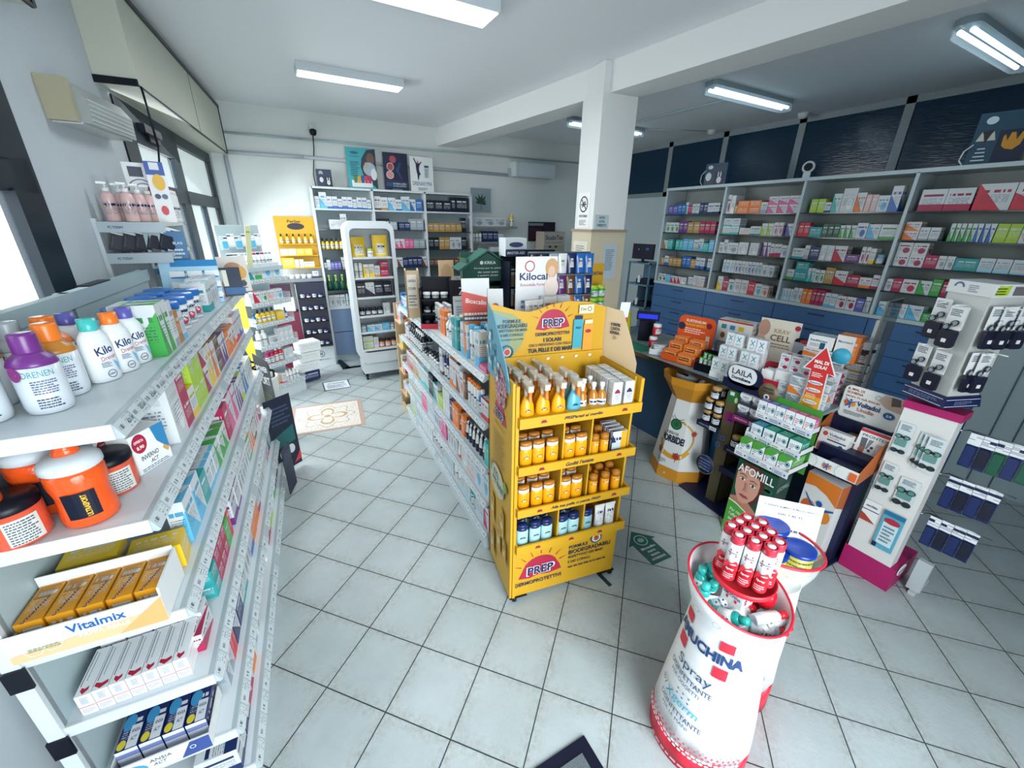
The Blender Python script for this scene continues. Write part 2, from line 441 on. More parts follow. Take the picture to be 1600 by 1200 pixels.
# roller shutter box outside the far window and the near one: boxed housings under the ceiling
def soffit(y0, y1, z0, z1, d, joints, label):
    o = empty('shutter_housing', (0, 0, 0), 0, label, 'shutter box')
    b = MB(); b.box(.001, d, y0, y1, z0, z1, None, XW); b.build('casing', mat('cream_laminate', 'bfc3b4', .55), o)
    e = MB(); t = .012
    e.box(d-t, d+t, y0-.005, y1+.005, z1-.018, z1+.008, None, XW); e.box(d-t, d+t*.6, y1-t, y1+.01, z0, z1, None, XW)
    e.box(-0.0, d+.005, y0-.012, y0, z0-.006, z0+.03, None, XW).box(d-.005, d+.006, y0, y1, z0-.006, z0+.006, None, XW)
    e.build('edge_profile', M_BLACK, o)
    for j in joints:
        q = MB(); q.box(d, d+.003, j-.003, j+.003, z0+.01, z1-.02, None, XW); q.build('joint_cover', mat('joint_grey', '7f867d', .5), o)
    return o
soffit(3.47, 6.2, 2.60, 3.06, .19, (4.95,), 'long cream shutter box with black edges under the ceiling above far window')
soffit(.7, 2.46, 2.60, 3.06, .19, (), 'cream shutter box cut off by the top left corner of the photo')
q = MB(); q.tube([XW @ Vector((.2, 3.48, 2.6)), XW @ Vector((.2, 3.5, 2.3)), XW @ Vector((.1, 3.62, 1.95)), XW @ Vector((.06, 3.62, 1.55))], .006, None, 6)
tag(q.build('hanging_cable', M_BLACK), 'thin black cable hanging from the shutter box down past the far window', 'cable')
# emergency lamp on the window wall
o = empty('wall_lamp', (0, 0, 0), 0, 'clear ribbed wall lamp with yellowed end cap between the two windows', 'lamp')
X = XW @ Matrix.Translation((.0, 2.78, 2.30)) @ Matrix.Rotation(R_(1.5), 4, 'X')
q = MB(); q.box(.001, .1, .01, .055, 0, .165, None, X); q.build('end_cap', mat('yellowed_plastic', 'a9a48a', .5), o)
q = MB(); q.prism([(.001, .0), (.13, .0), (.135, .1), (.1, .155), (.001, .17)], 0, .57, None, X @ Matrix.Translation((0, .055, 0)) @ Matrix(((1, 0, 0, 0), (0, 0, 1, 0), (0, 1, 0, 0), (0, 0, 0, 1))))
q.build('diffuser', mat('grey_ribbed_diffuser', '9ea6a4', .3), o)
q = MB()
for k in range(5): q.box(.13, .137, .08, .6, .015+k*.02, .02+k*.02, None, X)
q.box(.0, .104, .05, .64, -.006, .004, None, X); q.build('rib', mat('diffuser_rib', 'c4cbca', .3), o)
# beam and pillar
def bx(y): return 2.28+(6.36-y)*.1116
mb = MB(); mb.prism([(bx(6.36), 6.36), (bx(-1.3), -1.3), (bx(-1.3)+.30, -1.3), (bx(6.36)+.30, 6.36)], 2.93, HC, None); struct(mb.build('trim_1', M_BEAM))
RZP = -6.37
pil = MB(); pil.box(0, .355, 0, .315, 0, HC-.002); pil = struct(pil.build('wall_pillar', M_BEAM, None, (2.58, 3.135, 0), RZP))
q = MB(); q.box(-.014, .369, -.014, .329, 0, 1.845, mat('pillar_cladding', 'c9c0a8', .4)); q.build('cladding', None, pil)
q = MB(); q.box(-.024, .379, -.024, .339, 1.845, 1.868); q.build('rail', mat('cladding_rail', '9a8d7a', .4), pil)
def sheet(parent_mat, loc, rz, w_, h_, name, label, cat, d=.002, m='e9ecea', tilt=0, group=None, dn=None):
    """a thin board or sheet: local x = width, z = height, -y = front; tilt leans it back"""
    b = MB(); b.box(0, w_, 0, d, 0, h_)
    o = b.build(name, cm(m) if isinstance(m, str) else m, None, loc, 0, (R_(-tilt), 0, R_(rz)))
    return tag(o, label, cat, group)
def front(o, name='printed_artwork'): return Art(o, (0, 0, 0), (1, 0, 0), (0, 0, 1), name)
P0 = Vector((2.58, 3.135, 0)); pd = Vector((math.cos(R_(RZP)), math.sin(R_(RZP)), 0)); pn = Vector((-pd.y, pd.x, 0))
def onpil(u, z, face, lift=.003):          # face 0 = toward the photographer, 1 = toward the windows
    return (P0+pd*u-pn*lift+Vector((0, 0, z))) if face == 0 else (P0+pn*u-pd*lift+Vector((0, 0, z)))
o = sheet(None, onpil(.27, 1.885, 1), RZP-90, .2, .3, 'no_smoking_sign', 'no smoking sign with black ring on the white upper pillar', 'sign', m='eceeec')
a = front(o); a.ring(.1, .2, .07, .058, '3b2a3a'); a.text('=', .1, .2, .07, .03, '26304a', .03, 25); a.rect(.05, .15, .194, .2, '26304a')
a.poly([(.052, .243), (.06, .25), (.15, .158), (.142, .15)], '3b2a3a'); a.text('VIETATO FUMARE', .1, .098, .14, .022, '26304a', .01); a.lines(.04, .16, .02, .07, 4, '8b96a4')
o = sheet(None, onpil(.02, 1.875, 0), RZP, .15, .12, 'notice', 'small notice reading non si fa credito on pillar', 'sign', m='b9cdcf')
a = front(o); a.text('NON', .075, .096, .06, .022, '1e2c4c', .02); a.text('SI FA', .075, .063, .06, .02, '1e2c4c', .02); a.text('CREDITO', .075, .03, .1, .022, '1e2c4c', .02)
o = sheet(None, onpil(.14, 1.42, 0, .017), RZP, .15, .32, 'notice', 'narrow typed sheet taped low on the pillar side facing the camera', 'notice', m='b5c4cf'); front(o).lines(.02, .12, .08, .28, 12, '74869a')
o = sheet(None, onpil(.285, 1.40, 1, .017), RZP-90, .25, .36, 'notice', 'cream notice with two small green pictures on the pillar cladding', 'notice', m='d9d6c8')
a = front(o); a.lines(.05, .2, .27, .33, 3, '8f9490'); a.rect(.06, .11, .14, .19, '41694b'); a.rect(.14, .19, .14, .19, '2f4f4a'); a.lines(.05, .2, .05, .11, 3, '8f9490')

# partition with dark glass behind the dispensary shelves
fr = MB(); gx = 5.82
mul = [6.36, 5.25, 4.29, 3.28, 2.27, 1.27, .27, -.73, -1.3]
for y in mul[1:-1]: fr.box(gx-.03, gx+.03, y-.04, y+.04, 2.36, HC-.001)
fr.box(gx-.03, gx+.03, -1.3, 6.36, 3.085, HC-.001).box(gx-.03, gx+.03, -1.3, 6.36, 2.36, 2.43)
fr.box(gx-.03, gx+.03, 6.29, 6.36, 2.36, HC-.001).box(gx-.028, gx+.03, -1.3, 6.36, 0, 2.36)
mpart = mat('partition_grey_frame', '8d9a9e', .45)
wr = struct(fr.build('wall_right', mpart))
gm = bpy.data.materials.new('dark_reeded_glass'); t = NT(gm); tc = t.node('ShaderNodeTexCoord'); p = t.xyz(tc.outputs['Object'])
t.b.inputs['Base Color'].default_value = (*hx('0a3048'), 1); t.b.inputs['Roughness'].default_value = .16
n = t.noise(t.comb(0, t.math('MULTIPLY', p[1], 8), t.math('MULTIPLY', p[2], 90)), 1.0, 3)
bp = t.node('ShaderNodeBump'); bp.inputs['Strength'].default_value = .35; bp.inputs['Distance'].default_value = .004; t.link(n, bp.inputs['Height']); t.link(bp.outputs[0], t.b.inputs['Normal'])
for i, (a, b) in enumerate(zip(mul[1:], mul)):
    q = MB(); q.box(gx-.012, gx-.004, a+.04, b-.04, 2.43, 3.085); q.build('pane', gm, wr)
q = MB(); q.box(gx-.034, gx-.029, 4.9, 6.29, 0, 2.36); q.build('white_panel', mat('white_partition_panel', 'c6d3d5', .5), wr)

# floor inlay, mats, arrow, sign
def flat(name, pts, z, label, cat, m):
    b = MB(); b.prism(pts, .0005, z); return tag(b.build(name, m), label, cat)
mm = bpy.data.materials.new('stone_mosaic'); t = NT(mm); tc = t.node('ShaderNodeTexCoord'); p = t.xyz(tc.outputs['Object'])
ax = t.math('ABSOLUTE', p[0]); ay = t.math('ABSOLUTE', p[1]); e = t.math('MAXIMUM', ax, ay)
tes = t.node('ShaderNodeTexVoronoi'); tes.feature = 'DISTANCE_TO_EDGE'; tes.inputs['Scale'].default_value = 62; t.link(tc.outputs['Object'], tes.inputs['Vector'])
joint = t.math('LESS_THAN', tes.outputs['Distance'], .09)
rr = t.math('SQRT', t.math('ADD', t.math('MULTIPLY', p[0], p[0]), t.math('MULTIPLY', p[1], p[1]))); an = t.math('ARCTAN2', p[1], p[0])
pet = t.math('MULTIPLY_ADD', t.math('ABSOLUTE', t.math('COSINE', t.math('MULTIPLY', an, 2))), .13, .05)
flower = t.math('LESS_THAN', t.math('ABSOLUTE', t.math('SUBTRACT', rr, pet)), .018)
ring2 = t.math('LESS_THAN', t.math('ABSOLUTE', t.math('SUBTRACT', rr, t.math('MULTIPLY_ADD', t.math('COSINE', t.math('MULTIPLY', an, 8)), .035, .235))), .006)
core = t.math('LESS_THAN', rr, .03)
c = t.mix(t.math('MAXIMUM', flower, core), hx('e2ddd2'), hx('b99f74')); c = t.mix(ring2, c, hx('a8a49c'))
c = t.mix(t.math('GREATER_THAN', e, .31), c, hx('b9998c')); c = t.mix(t.math('MULTIPLY', joint, .55), c, hx('9c958c'))
t.link(c, t.b.inputs['Base Color']); t.b.inputs['Roughness'].default_value = .3
b = MB(); b.box(-.355, .355, -.345, .345, .0005, .0025); o = b.build('floor_mosaic', mm, None, (.183, 4.264, 0), -5.6); tag(o, 'square stone mosaic with golden flower and brown border set in floor', 'mosaic')
o = empty('entrance_mat', (.62, .6, 0), -30.5, 'black rubber edged doormat at the bottom edge of the photo', 'mat')
carp = bpy.data.materials.new('speckled_carpet'); t = NT(carp); tc = t.node('ShaderNodeTexCoord'); n = t.noise(tc.outputs['Object'], 260, 2)
t.link(t.mix(n, hx('1a2024'), hx('79848a')), t.b.inputs['Base Color']); t.b.inputs['Roughness'].default_value = 1
X = Matrix.Translation((.756-.62, .711-.6, 0)) 
# local frame of the mat: its far corner is at (.756,.711), edges run away from it toward the photographer
def matbox(q, i, z0, z1):
    c0 = Vector((.136, .111)); 
    return q.box(-.75-i*0, .0, -.75, .0, z0, z1)
o.location = (.756, .711, 0); o.rotation_euler = (0, 0, R_(0))
ca = Vector((-.222, .004)).normalized(); cb = Vector((-.001, -.116)).normalized()
q = MB(); q.prism([(0, 0), (-.9, .016), (-.91, -.6), (-.005, -.6)], .0005, .008); q.build('rubber_border', M_NAVY, o)
q = MB(); q.prism([(-.045, -.045), (-.86, -.03), (-.86, -.56), (-.05, -.56)], .008, .012); q.build('carpet', carp, o)
# floor sticker arrow
A = Vector((1.768, 1.485)); ang = R_(-93)
def arr(u, v): 
    return (A.x+math.cos(ang)*u-math.sin(ang)*v, A.y+math.sin(ang)*u+math.cos(ang)*v)
b = MB(); b.prism([arr(0, 0), arr(.105, .11), arr(.105, .078), arr(.28, .078), arr(.28, -.078), arr(.105, -.078), arr(.105, -.11)][::-1], .0005, .0015)
o = tag(b.build('floor_sticker', cm('14504e', .3)), 'dark green arrow sticker on the tiles right of the yellow display', 'sticker')
a = Art(o, (0, 0, 0), name='printed_artwork', wrap=lambda u, v, l: Vector((*arr(u, v), .0015+l)))
a.ring(.09, 0, .045, .039, '9fc7b5'); a.poly(ell(.09, 0, .018, .024), '7fa894')
for k, (st, w_) in enumerate((('Bigodin', .11), ('PUNTO', .06), ('VENDITA', .07), ('AUTORIZZATO', .11))): a.text(st, .16+k*.03, .0, w_, .015 if k else .022, 'd5e4dc', .02, 90)
b = MB(); b.prism([(.227, 5.314), (.536, 5.285), (.523, 4.996), (.227, 5.008)][::-1], .0005, .002)
o = tag(b.build('floor_sticker', cm('1e2c54')), 'white framed floor notice in front of the white stand', 'sticker')
a = Art(o, (.24, 5.02, .002), (1, -.05, 0), (0, 1, 0)); a.rect(0, .28, 0, .27, 'dfe6ea'); a.text('ATTENDERE', .14, .2, .2, .035, '1e2c54', .02); a.lines(.03, .25, .04, .16, 5, '5a6f92')
b = MB(); b.box(0, .024, 0, .13, .0005, .002); tag(b.build('floor_tape', cm('16323a'), None, (1.335, 1.215, 0), 2), 'short strip of dark tape on the tiles beside the yellow display', 'tape')

# ceiling lamps
def led_panel(x0, x1, y0, y1, label, rz=0):
    o = empty('ceiling_lamp', ((x0+x1)/2, (y0+y1)/2, HC), rz, label, 'ceiling lamp', 'white lamps on the window side ceiling')
    hw, hd = (x1-x0)/2, (y1-y0)/2
    q = MB(); q.box(-hw, hw, -hd, hd, -.065, -.001); q.build('housing', M_WHITE, o)
    q = MB(); q.box(-hw+.012, hw-.012, -hd+.012, hd-.012, -.07, -.064); q.build('diffuser', mat('lit_diffuser', (.93, .97, 1), .5, emit=2.6), o)
    l = area('lamp_light', (x0+hw, y0+hd, HC-.08), (x0+hw, y0+hd, 0), hw*1.9, hd*1.9, 15, (.95, .98, 1))
led_panel(.40, 1.31, 4.5, 4.7, 'white box lamp on ceiling nearer the back wall', 0)
led_panel(.42, 1.42, 2.74, 2.99, 'larger white box lamp cut by the top edge of the photo', 0)
def tube_lamp(x0, x1, y, label, n=1, rz=0):
    o = empty('batten_lamp', ((x0+x1)/2, y, HC), rz, label, 'ceiling lamp', 'fluorescent lamps above the counter')
    hw = (x1-x0)/2
    q = MB(); q.prism(rrect(-hw, hw, -.07, .07, .05), -.04, -.001); q.build('base', mat('lamp_base_grey', '8fa1a8', .4), o)
    q = MB(); q.prism(rrect(-hw, hw, -.068, .068, .06), -.095, -.04); q.build('cover', mat('lamp_cover', (.85, .95, 1), .2, alpha=.35), o)
    for k in range(2):
        q = MB(); q.tube([(-hw+.05, -.03+.06*k, -.065), (hw-.05, -.03+.06*k, -.065)], .015, None, 10); q.build('tube', mat('lit_tube', (.7, .9, 1), .5, emit=2.6), o)
    area('lamp_light', (x0+hw, y, HC-.11), (x0+hw, y, 0), hw*1.8, .12, 2.6, (.5, .78, 1))
tube_lamp(3.72, 5.0, 3.03, 'twin tube lamp in the middle of the dark ceiling over the counter')
tube_lamp(3.45, 4.72, 4.83, 'farthest twin tube lamp beside the pillar')
tube_lamp(4.0, 5.28, 1.42, 'twin tube lamp at the right edge of the photo')
q = MB(); q.tube([(4.3, 4.7, HC-.012), (4.35, 3.1, HC-.012)], .01, None, 6); q.tube([(4.75, 4.75, HC-.01), (5.5, 4.4, HC-.01)], .006, None, 6)
tag(q.build('cable_conduit', M_PANEL), 'thin grey conduit on the ceiling joining the batten lamps', 'conduit')
for x, y, s_ in ((5.55, 4.35, 'beside the far batten lamp'), (5.62, 3.2, 'above the second glass mullion')):
    q = MB(); q.lathe([(.0, -.06), (.05, -.05), (.06, -.01), (.06, 0)], 16); tag(q.build('ceiling_sensor', M_WHITE, None, (x, y, HC)), 'small white sensor on the dark ceiling '+s_, 'sensor')

# back wall: conduits, camera, air conditioner
for z0_, z1_, r, m_, lab in ((2.635, 2.62, .022, M_WALL, 'lower painted cable trunking running along the back wall'), (2.835, 2.9, .013, M_PANEL, 'upper grey cable conduit running along the back wall')):
    q = MB(); q.tube([(-.33, 6.34, z0_), (.5, 6.34, z0_+.01), (3.49 if r > .02 else 5.6, 6.34, z1_)], r, None, 8); tag(q.build('cable_conduit', m_), lab, 'conduit')
q = MB(); q.tube([(-.34, 6.335, .2), (-.335, 6.335, 2.6)], .022, None, 8); tag(q.build('downpipe', M_WALL), 'painted vertical pipe in the far left corner of the room', 'pipe')
o = empty('security_camera', (.64, 6.36, 2.95), 0, 'small dark dome camera on the back wall above shelving', 'camera')
q = MB(); q.box(-.035, .035, -.1, -.001, .0, .05); q.build('bracket', M_WHITE, o)
q = MB(); q.lathe([(.001, -.05), (.03, -.042), (.042, -.01), (.04, .015), (.001, .03)], 16, None, Matrix.Translation((0, -.09, -.02))); q.build('dome', M_BLACK, o)
q = MB(); q.tube([(0, -.06, -.03), (-.01, -.02, -.2), (-.06, -.02, -.5), (-.05, -.02, -.66)], .006, None, 6); q.build('lead', M_BLACK, o)
o = empty('air_conditioner', (3.46, 6.36, 2.6), 0, 'white split air conditioner high on the back wall', 'air conditioner')
q = MB(); q.prism([(0, 0), (-.19, .0), (-.21, .04), (-.2, .2), (0, .205)], 0, .73, None, Matrix(((0, 0, 1, 0), (1, 0, 0, 0), (0, 1, 0, 0), (0, 0, 0, 1)))); q.build('body', mat('ac_white', 'cdd8da', .4), o)
q = MB(); q.box(.05, .68, -.2, -.1, -.012, .0); q.build('air_flap', M_PANEL, o)
q = MB(); q.box(.035, .042, -.212, 0, 0, .2); q.box(-.04, -.005, -.05, -.001, .0, .12); q.build('side_trim', M_PANEL, o)

# ------------------------------------------------------------------ product prototypes (meshes shared by the copies)
INK = {'white': 'e6eae9', 'teal': '2a9a9c', 'green': '3fa34a', 'lime': 'a7c83a', 'red': 'c9283c', 'crimson': 'a81f4b', 'blue': '2468b4', 'navy': '16285c', 'sky': '5fb6dc',
       'orange': 'e77a28', 'yellow': 'e6c02c', 'purple': '6b2f7d', 'violet': '5a59a8', 'pink': 'dd5f93', 'magenta': 'b51a5e', 'grey': '98a4aa', 'black': '10182c', 'brown': '6d4630',
       'gold': 'b08a4a', 'cream': 'dccfb2', 'turquoise': '43b9b4', 'bottle green': '14543f', 'light blue': 'a4d2e4', 'amber': 'b5762a', 'rose': 'd9b7b5'}
RGB = {k: hx(v) for k, v in INK.items()}
_b = MB(); _b.box(-.5, .5, -.5, .5, -.5, .5); CARTON = mesh_of('carton', _b, M_CART)
ALN = {0: .1, 1: .35, 2: .6, 3: .9}
def carton(loc, rz, w_, d, h, ink, lay=0, name='medicine_carton', tilt=0, zbase=True):
    """loc = centre of the base; front faces local -y"""
    o = bpy.data.objects.new(name, CARTON); COL.objects.link(o)
    o.location = (loc[0], loc[1], loc[2]+(h/2 if zbase else 0)+.0006); o.rotation_euler = (R_(-tilt), 0, R_(rz)); o.scale = (w_, d, h)
    o.color = (*RGB[ink], ALN[lay]); return o
LAYN = {0: 'white carton with %s band', 1: 'white carton slashed in %s', 2: 'white carton with %s dot', 3: 'plain %s carton'}
LYR = ('bottom', 'upper', 'third-layer', 'fourth-layer', 'fifth-layer', 'sixth-layer', 'seventh-layer')
PROTO = {}
def proto(kind, body, parts=(), bodymat=None):
    PROTO[kind] = (mesh_of(kind, body, bodymat or M_BOT), [(n, mesh_of(n, q, mm or M_TINT)) for n, q, mm in parts])
def put(kind, loc, rz=0, col='white', parts=(), s=1, name=None, rot=None, sz=None):
    me, ps = PROTO[kind]
    o = bpy.data.objects.new(name or kind, me); COL.objects.link(o); o.location = (loc[0], loc[1], loc[2]+.0006); o.rotation_euler = rot or (0, 0, R_(rz))
    o.scale = sz or (s, s, s); o.color = (*RGB[col], 1)
    for i, (n, pm) in enumerate(ps):
        c = bpy.data.objects.new(n, pm); COL.objects.link(c); c.parent = o
        c.color = (*RGB[parts[i] if i < len(parts) else 'white'], 1)
    return o
def L(prof, n=20, sx=1, sy=1, X=None, m=None): return MB().lathe(prof, n, m, X, sx, sy)
# supplement bottle: wide shoulders, tall cap (h .23)
proto('supplement_bottle', L([(.040, 0), (.046, .004), (.049, .02), (.0495, .135)], 26), [('shoulder', L([(.0498, .133), (.05, .137), (.044, .152), (.031, .163), (.027, .168)], 26), None), ('cap', L([(.0272, .165), (.028, .17), (.027, .212), (.025, .217), (0.001, .217)], 22), None)], mat('pale_bottle_label', 'ccd6dc', .25))
# oblong bottle with screw cap
proto('oblong_bottle', L([(.036, 0), (.043, .004), (.045, .02), (.045, .12), (.040, .145), (.027, .165), (.02, .17)], 22, 1, .7), [('cap', L([(.023, .168), (.024, .171), (.023, .205), (.001, .206)], 20), None)], mat('white_bottle_label', 'dfe6e8', .25))
# screw-top tub
proto('tub', L([(.045, 0), (.05, .004), (.05, .1), (.046, .106)], 24), [('lid', L([(.053, .104), (.054, .108), (.053, .128), (.05, .131), (.001, .131)], 28), None)], bottle_mat('tub_label', .12, .86, 'dfe5e8'))
# sun lotion bottle with flip cap (flat oval)
proto('lotion_bottle', L([(.026, 0), (.031, .004), (.032, .13), (.028, .142)], 20, 1, .62), [('collar', L([(.0275, .141), (.029, .144), (.029, .160)], 20, 1, .66), None), ('cap', L([(.0292, .160), (.0292, .172), (.026, .176), (.001, .177)], 20, 1, .66), None)], M_TINT)
# trigger sprayer
tg = MB(); tg.box(-.013, .013, -.05, .022, .172, .196, None, None); tg.lathe([(.014, .135), (.015, .15), (.015, .172)], 14)
tr = MB(); tr.prism([(-.05, .185), (-.043, .188), (-.03, .16), (-.034, .135), (-.042, .12), (-.048, .125), (-.045, .15)], -.007, .007, None, Matrix(((0, 0, 1, 0), (1, 0, 0, 0), (0, 1, 0, 0), (0, 0, 0, 1))))
nz = MB(); nz.prism(rrect(-.016, .016, -.056, .028, .008), .19, .205)
proto('spray_bottle', L([(.03, 0), (.036, .006), (.039, .05), (.035, .09), (.022, .12), (.014, .137)], 20, 1, .7), [('sprayer_head', tg, None), ('trigger', tr, None), ('clear_cap', nz, mat('milky_clear_cap', 'e2e0da', .12, alpha=.45))], M_TINT)
# slim pump mist bottle
proto('mist_bottle', L([(.022, 0), (.025, .004), (.025, .08), (.012, .1), (.01, .104)], 16), [('pump', L([(.009, .103), (.009, .118), (.012, .12), (.012, .14), (.001, .142)], 12), None)], bottle_mat('amber_glass', .2, .6, labink=True, rough=.08))
# spray can
proto('spray_can', L([(.019, 0), (.021, .003), (.021, .11), (.017, .118)], 18), [('cap', L([(.0205, .113), (.0205, .135), (.019, .138), (.012, .139), (.011, .143), (.001, .143)], 18), None)], M_TINT)
# round lotion bottle / shampoo
proto('round_bottle', L([(.022, 0), (.026, .004), (.026, .12), (.018, .132), (.012, .136)], 18), [('cap', L([(.014, .134), (.0145, .137), (.014, .162), (.001, .164)], 16), None)], M_BOT)
proto('tall_bottle', L([(.02, 0), (.024, .004), (.025, .15), (.022, .158)], 18, 1, .7), [('cap', L([(.0225, .157), (.0225, .178), (.02, .182), (.001, .183)], 18, 1, .7), None)], M_BOT)
# pump bottle
pm = MB(); pm.lathe([(.016, .17), (.017, .172), (.016, .19)], 14).lathe([(.005, .19), (.005, .21)], 8).box(-.035, .01, -.008, .008, .21, .222)
proto('pump_bottle', L([(.03, 0), (.035, .005), (.034, .13), (.03, .155), (.016, .17)], 20), [('pump', pm, None)], bottle_mat('pump_print', .2, .7, labink=True, lab='cfb3b0'))
# tube standing on its cap
tb = MB(); n = 18
prof = [(1, 1, .022), (1, .95, .05), (1.02, .7, .09), (1.1, .3, .125), (1.15, .06, .14)]
vs = []; fs = []
for sx_, sy_, z_ in prof:
    for k in range(n):
        a_ = 2*math.pi*k/n; vs.append((.022*sx_*math.cos(a_), .022*sy_*math.sin(a_), z_))
for i in range(len(prof)-1):
    for k in range(n): fs.append((i*n+k, i*n+(k+1) % n, (i+1)*n+(k+1) % n, (i+1)*n+k))
fs.append(tuple(range((len(prof)-1)*n, len(prof)*n)))
tb.add(vs, fs, None, None, True); tb.box(-.0255, .0255, -.0016, .0016, .138, .15)
proto('cream_tube', tb, [('cap', L([(.019, 0), (.02, .002), (.0195, .023)], 16), None)], bottle_mat('tube_label', .25, .85, 'e6eaea', labink=True))
# jar
proto('cream_jar', L([(.024, 0), (.027, .003), (.027, .026)], 20), [('lid', L([(.0285, .026), (.029, .028), (.028, .045), (.001, .046)], 20), None)], bottle_mat('jar_label', .15, .85, 'd7dde0', labink=True))
# dark dietary jar
proto('supplement_jar', L([(.03, 0), (.033, .004), (.033, .06), (.029, .068)], 20), [('lid', L([(.03, .067), (.031, .069), (.03, .09), (.001, .091)], 20), None)], bottle_mat('dark_jar_label', .2, .75, 'e4e8ea', labink=True))
# stand-up pouch
def pouch_mesh(w_, h, d):
    q = MB(); nx, nz = 8, 8; vs = []; fs = []
    for sgn in (-1, 1):
        for j in range(nz+1):
            for i in range(nx+1):
                u_, v_ = i/nx, j/nz
                th = d*.5*math.sin(math.pi*u_)**.5*(1-v_)**.6 if v_ < 1 else 0
                vs.append(((u_-.5)*w_, sgn*th, v_*h))
    o_ = (nx+1)*(nz+1)
    for j in range(nz):
        for i in range(nx):
            a_ = j*(nx+1)+i; fs.append((a_, a_+1, a_+nx+2, a_+nx+1)); fs.append((o_+a_, o_+a_+nx+1, o_+a_+nx+2, o_+a_+1))
    q.add(vs, fs, None, None, True); q.box(-w_/2, w_/2, -.001, .001, h*.93, h)
    return q
proto('pouch', pouch_mesh(.15, .21, .07), [], bottle_mat('pouch_print', .1, .6, 'e2ddc8', labink=True, rough=.3))
proto('snack_bag', pouch_mesh(.11, .15, .035), [], bottle_mat('bag_print', .3, .75, 'e6e3da', labink=True, rough=.25))
# hanging blister card
bl = MB(); bl.box(-.045, .045, 0, .002, 0, .16); bb = MB(); bb.prism(rrect(-.035, .035, .015, .1, .01), 0, .014, None, Matrix(((1, 0, 0, 0), (0, 0, -1, 0), (0, 1, 0, 0), (0, 0, 0, 1))))
proto('blister_card', bl, [('blister', bb, M_TINT)], bottle_mat('card_print', .66, .98, 'e6eaec'))
WDT = {'supplement_bottle': .102, 'oblong_bottle': .094, 'tub': .11, 'lotion_bottle': .067, 'spray_bottle': .08, 'mist_bottle': .053, 'spray_can': .045, 'round_bottle': .055, 'tall_bottle': .052,
       'pump_bottle': .074, 'cream_tube': .052, 'cream_jar': .06, 'supplement_jar': .068, 'pouch': .16, 'snack_bag': .115, 'blister_card': .094}
HGT = {'supplement_bottle': .217, 'oblong_bottle': .206, 'tub': .131, 'lotion_bottle': .177, 'spray_bottle': .205, 'mist_bottle': .142, 'spray_can': .143, 'round_bottle': .164, 'tall_bottle': .183,
       'pump_bottle': .222, 'cream_tube': .15, 'cream_jar': .046, 'supplement_jar': .091, 'pouch': .21, 'snack_bag': .15, 'blister_card': .16}
KN = {'supplement_bottle': 'bottle', 'oblong_bottle': 'bottle', 'tub': 'tub', 'lotion_bottle': 'bottle', 'spray_bottle': 'spray bottle', 'mist_bottle': 'bottle', 'spray_can': 'spray can', 'round_bottle': 'bottle',
      'tall_bottle': 'bottle', 'pump_bottle': 'pump bottle', 'cream_tube': 'tube', 'cream_jar': 'jar', 'supplement_jar': 'jar', 'pouch': 'pouch', 'snack_bag': 'bag', 'blister_card': 'blister pack'}

def row(o, d, inward, rz, length, specs, place, group, cname='medicine_carton', gap=.004, jit=1.5, maxh=.3, setback=.012, end='left', rep=1, fill=True, dmax=.3, start=0):
    """lay items side by side along a shelf: o = front corner, d = along, inward = toward the back.
    specs: ('c', ink, layout, w, d, h, count, stack) or (kind, ink, (part inks), scale, count, depth rows)"""
    o = Vector(o); d = Vector(d).normalized(); inward = Vector(inward).normalized(); t = 0; i = start; k = 0; tl = 0
    while True:
        if k >= len(specs):
            if not fill or t == tl: break
            k = 0; tl = t
        s = specs[k]; k += 1
        if s[0] == 'gap': t += s[1]; continue
        if s[0] == 'c':
            _, ink, lay, w_, dp, h, cnt, stk = s
            if lay in (0, 2) and ink not in ('white', 'grey') and rnd.random() < (.42 if cname == 'medicine_carton' and 'dispensary' in group else .12): lay = 3
            for q in range(cnt):
                if t+w_ > length: break
                for z in range(stk):
                    if h*(z+1) > maxh: break
                    dd = min(dp, dmax)
                    p = o+d*(t+w_/2)+inward*(setback+dd/2)
                    ob = carton((p.x, p.y, p.z+z*(h+.0008)), rz+rnd.uniform(-jit, jit)*(0 if stk > 1 else 1), w_, dd, h, ink, lay, cname)
                    nm = LAYN[lay] % ink
                    tag(ob, '%s%s, %s from %s, %s' % ((LYR[z]+' ') if stk > 1 else '', nm, nth(i), end, place), 'carton', group)
                t += w_+gap; i += 1
        else:
            kind, ink, parts, sc_, cnt, dr = s; w_ = WDT[kind]*sc_
            for q in range(cnt):
                if t+w_ > length: break
                for r in range(dr):
                    p = o+d*(t+w_/2)+inward*(setback+w_*.5+r*(w_*.95+.004))
                    ob = put(kind, p, rz+rnd.uniform(-6, 6), ink, parts, sc_)
                    pc = (' with %s %s' % (parts[-1] if kind not in ('spray_bottle',) else parts[1], {'tub': 'lid', 'cream_jar': 'lid', 'supplement_jar': 'lid', 'pump_bottle': 'pump', 'mist_bottle': 'pump', 'spray_bottle': 'trigger', 'blister_card': 'blister'}.get(kind, 'cap'))) if parts else ''
                    tag(ob, '%s %s%s, %s from %s, %s%s' % (ink, KN[kind], pc, nth(i), end, place, ', %s row back' % nth(r) if r else ''), KN[kind], group)
                t += w_+gap; i += 1
        if t >= length-.03: break
    return i

